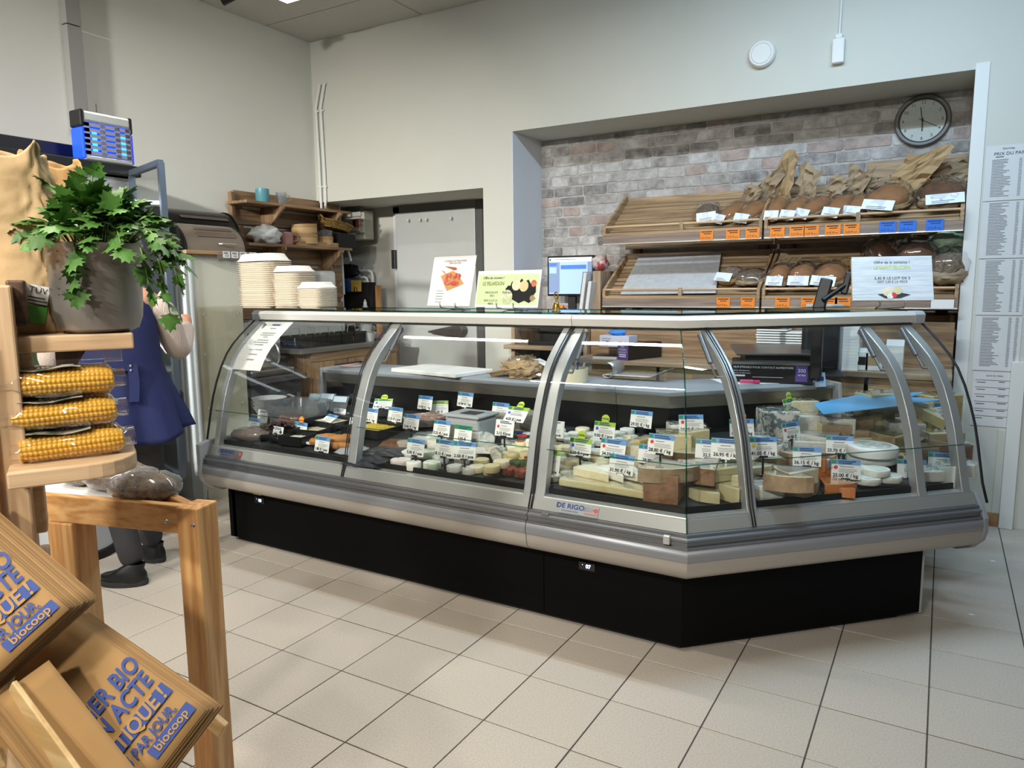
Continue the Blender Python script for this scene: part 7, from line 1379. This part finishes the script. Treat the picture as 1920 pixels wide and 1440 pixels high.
# ================================================================== piles of kraft bags in a crate
def sheets(lb, TL, TR, d0, d1_, wid, n, step, nm, prints=None, gap=.0042, rev=False, curl=.0):
    """n flat bags lying on each other: TL-TR is the right-hand edge of the topmost (pixels), wid its width in metres"""
    a, c = P(*TL, d=d0), P(*TR, d=d1_); ez = (a-c).normalized(); L = (a-c).length
    vw = ((a+c)/2 - CAM).normalized(); ex = ez.cross(vw).normalized()
    if ex.dot(RT) < 0: ex = -ex
    no = ex.cross(ez).normalized()
    if no.dot(vw) < 0: no = -no                                  # away from the viewer
    for k in range(n):
        j = 0 if k == 0 else 1; off = no*(gap*k) + ex*(step[0]*k + rnd.uniform(-.003, .003)*(k > 0)) + ez*(step[1]*k + rnd.uniform(-.004, .004)*(k > 0))
        o = c + off - ex*wid; m = Matrix(((ex.x, no.x, ez.x, o.x), (ex.y, no.y, ez.y, o.y), (ex.z, no.z, ez.z, o.z), (0, 0, 0, 1)))
        s = rnd.random()*9; lab = ('topmost %s' % lb) if k == 0 else 'brown paper bag below the topmost one of the %s' % nm
        t = thing('paper_bag', lab, 'paper bag', mx=m, group='paper bags of the %s' % nm)
        B().grid(lambda u, v: V((u*wid, curl*(2*u-1)**2 + .0016*fbm((u*3+s, v*3, s), 1), v*L)), 9, 11).mk('sheet', 'kraft' if k == 0 else 'kraft_edge', t, smooth='all', solid=.0024)
        if k == 0 and prints: prints(t, wid, L)
def printed(t, wid, L):
    b = B(); cx = wid
    for (s, sz, x, z, wd) in (('MANGER BIO', .040, wid-.085, L*.50, .72), ('EST UN ACTE', .040, wid-.094, L*.38, .72), ('POLITIQUE !', .036, wid-.082, L*.255, .8), ('3 FOIS PAR JOUR.', .022, wid-.088, L*.155, .8)):
        put_text(b if s[0] != 'P' else B(), s, sz, x, z, y=-.005, wid=wd, shear=.12, bold=.025) if s[0] != 'P' else None
    b.mk('lettering', 'ink_blue', t)
    B().box(wid-.17, -.0042, L*.215, wid-.004, -.0036, L*.30).mk('print_box', 'ink_blue', t); put_text(B(), 'POLITIQUE !', .034, wid-.086, L*.257, y=-.0056, wid=.8, shear=.12, bold=.025).mk('lettering', mat('kraft_ink', '#b08a58', .8), t)
    B().box(wid-.088, -.0042, L*.045, wid-.006, -.0036, L*.115).mk('logo_box', 'ink_blue', t); put_text(B(), 'biocoop', .019, wid-.047, L*.08, y=-.0056, bold=.02).mk('logo_lettering', mat('kraft_ink', '#b08a58', .8), t)
sheets('bag of the right pile, printed in blue', (131, 1153), (386, 1331), 1.20, 1.14, .175, 7, (.0035, -.0015), 'right pile', printed)
sheets('bag of the left pile with blue print at the picture edge', (-90, 950), (130, 1142), 1.14, 1.10, .17, 13, (.0032, .0005), 'left pile', printed, gap=.0048)
sheets('plain folded bag of the front pile', (92, 1238), (300, 1500), 1.09, 1.05, .075, 9, (-.0035, .0005), 'front pile', None, gap=.0035)
t = thing('wooden_crate', 'pale wooden crate holding the paper bags in the bottom left corner', 'crate', (P(60, 1400, d=1.1).x, P(60, 1400, d=1.1).y, .3))
def ck(a, b_, w_, h_, n='slat'): B().bar(a, b_, w_, h_).mk(n, 'wood_crate_x', t, w=True, bevel=.002)
ck(P(18, 1296, d=1.06), P(180, 1520, d=1.0), .008, .05); ck(P(0, 1262, d=1.12), P(26, 1252, d=1.12), .05, .02); ck(P(-40, 1300, d=1.14), P(30, 1280, d=1.14), .03, .035); ck(P(-40, 1345, d=1.14), P(22, 1325, d=1.14), .01, .03)
B().ext([P(18, 1305, d=1.08), P(74, 1375, d=1.06), P(74, 1560, d=1.06), P(5, 1560, d=1.08)], (0, .03, 0)).mk('corner_block', 'wood_pale_z', t, w=True, bevel=.002)
B().ext([P(76, 1378, d=1.07), P(170, 1480, d=1.04), P(170, 1580, d=1.04), P(76, 1580, d=1.07)], (0, .008, 0)).mk('side_panel', 'wood_crate_x', t, w=True)
ck(P(255, 1228, d=1.32), P(420, 1370, d=1.28), .012, .03, 'rear_slat'); ck(P(-60, 1440, d=1.12), P(8, 1418, d=1.12), .01, .03)
# scraps on the floor
for (px, py, r, lb) in ((1822, 1152, .012, 'small white paper scrap on the right floor tiles'), (1862, 1052, .014, 'thin white paper strip on the floor near the right wall')):
    q = P(px, py, z=.001); o = B().prism([(-r, -r*.4), (0, -r*.7), (r, -.1*r), (r*.3, r*.5), (-r*.5, r*.3)], 0, .0015).mk('paper_scrap', 'paper'); o.location = (q.x, q.y, .0005); tag(o, lb, 'paper scrap')
bpy.context.view_layer.update()
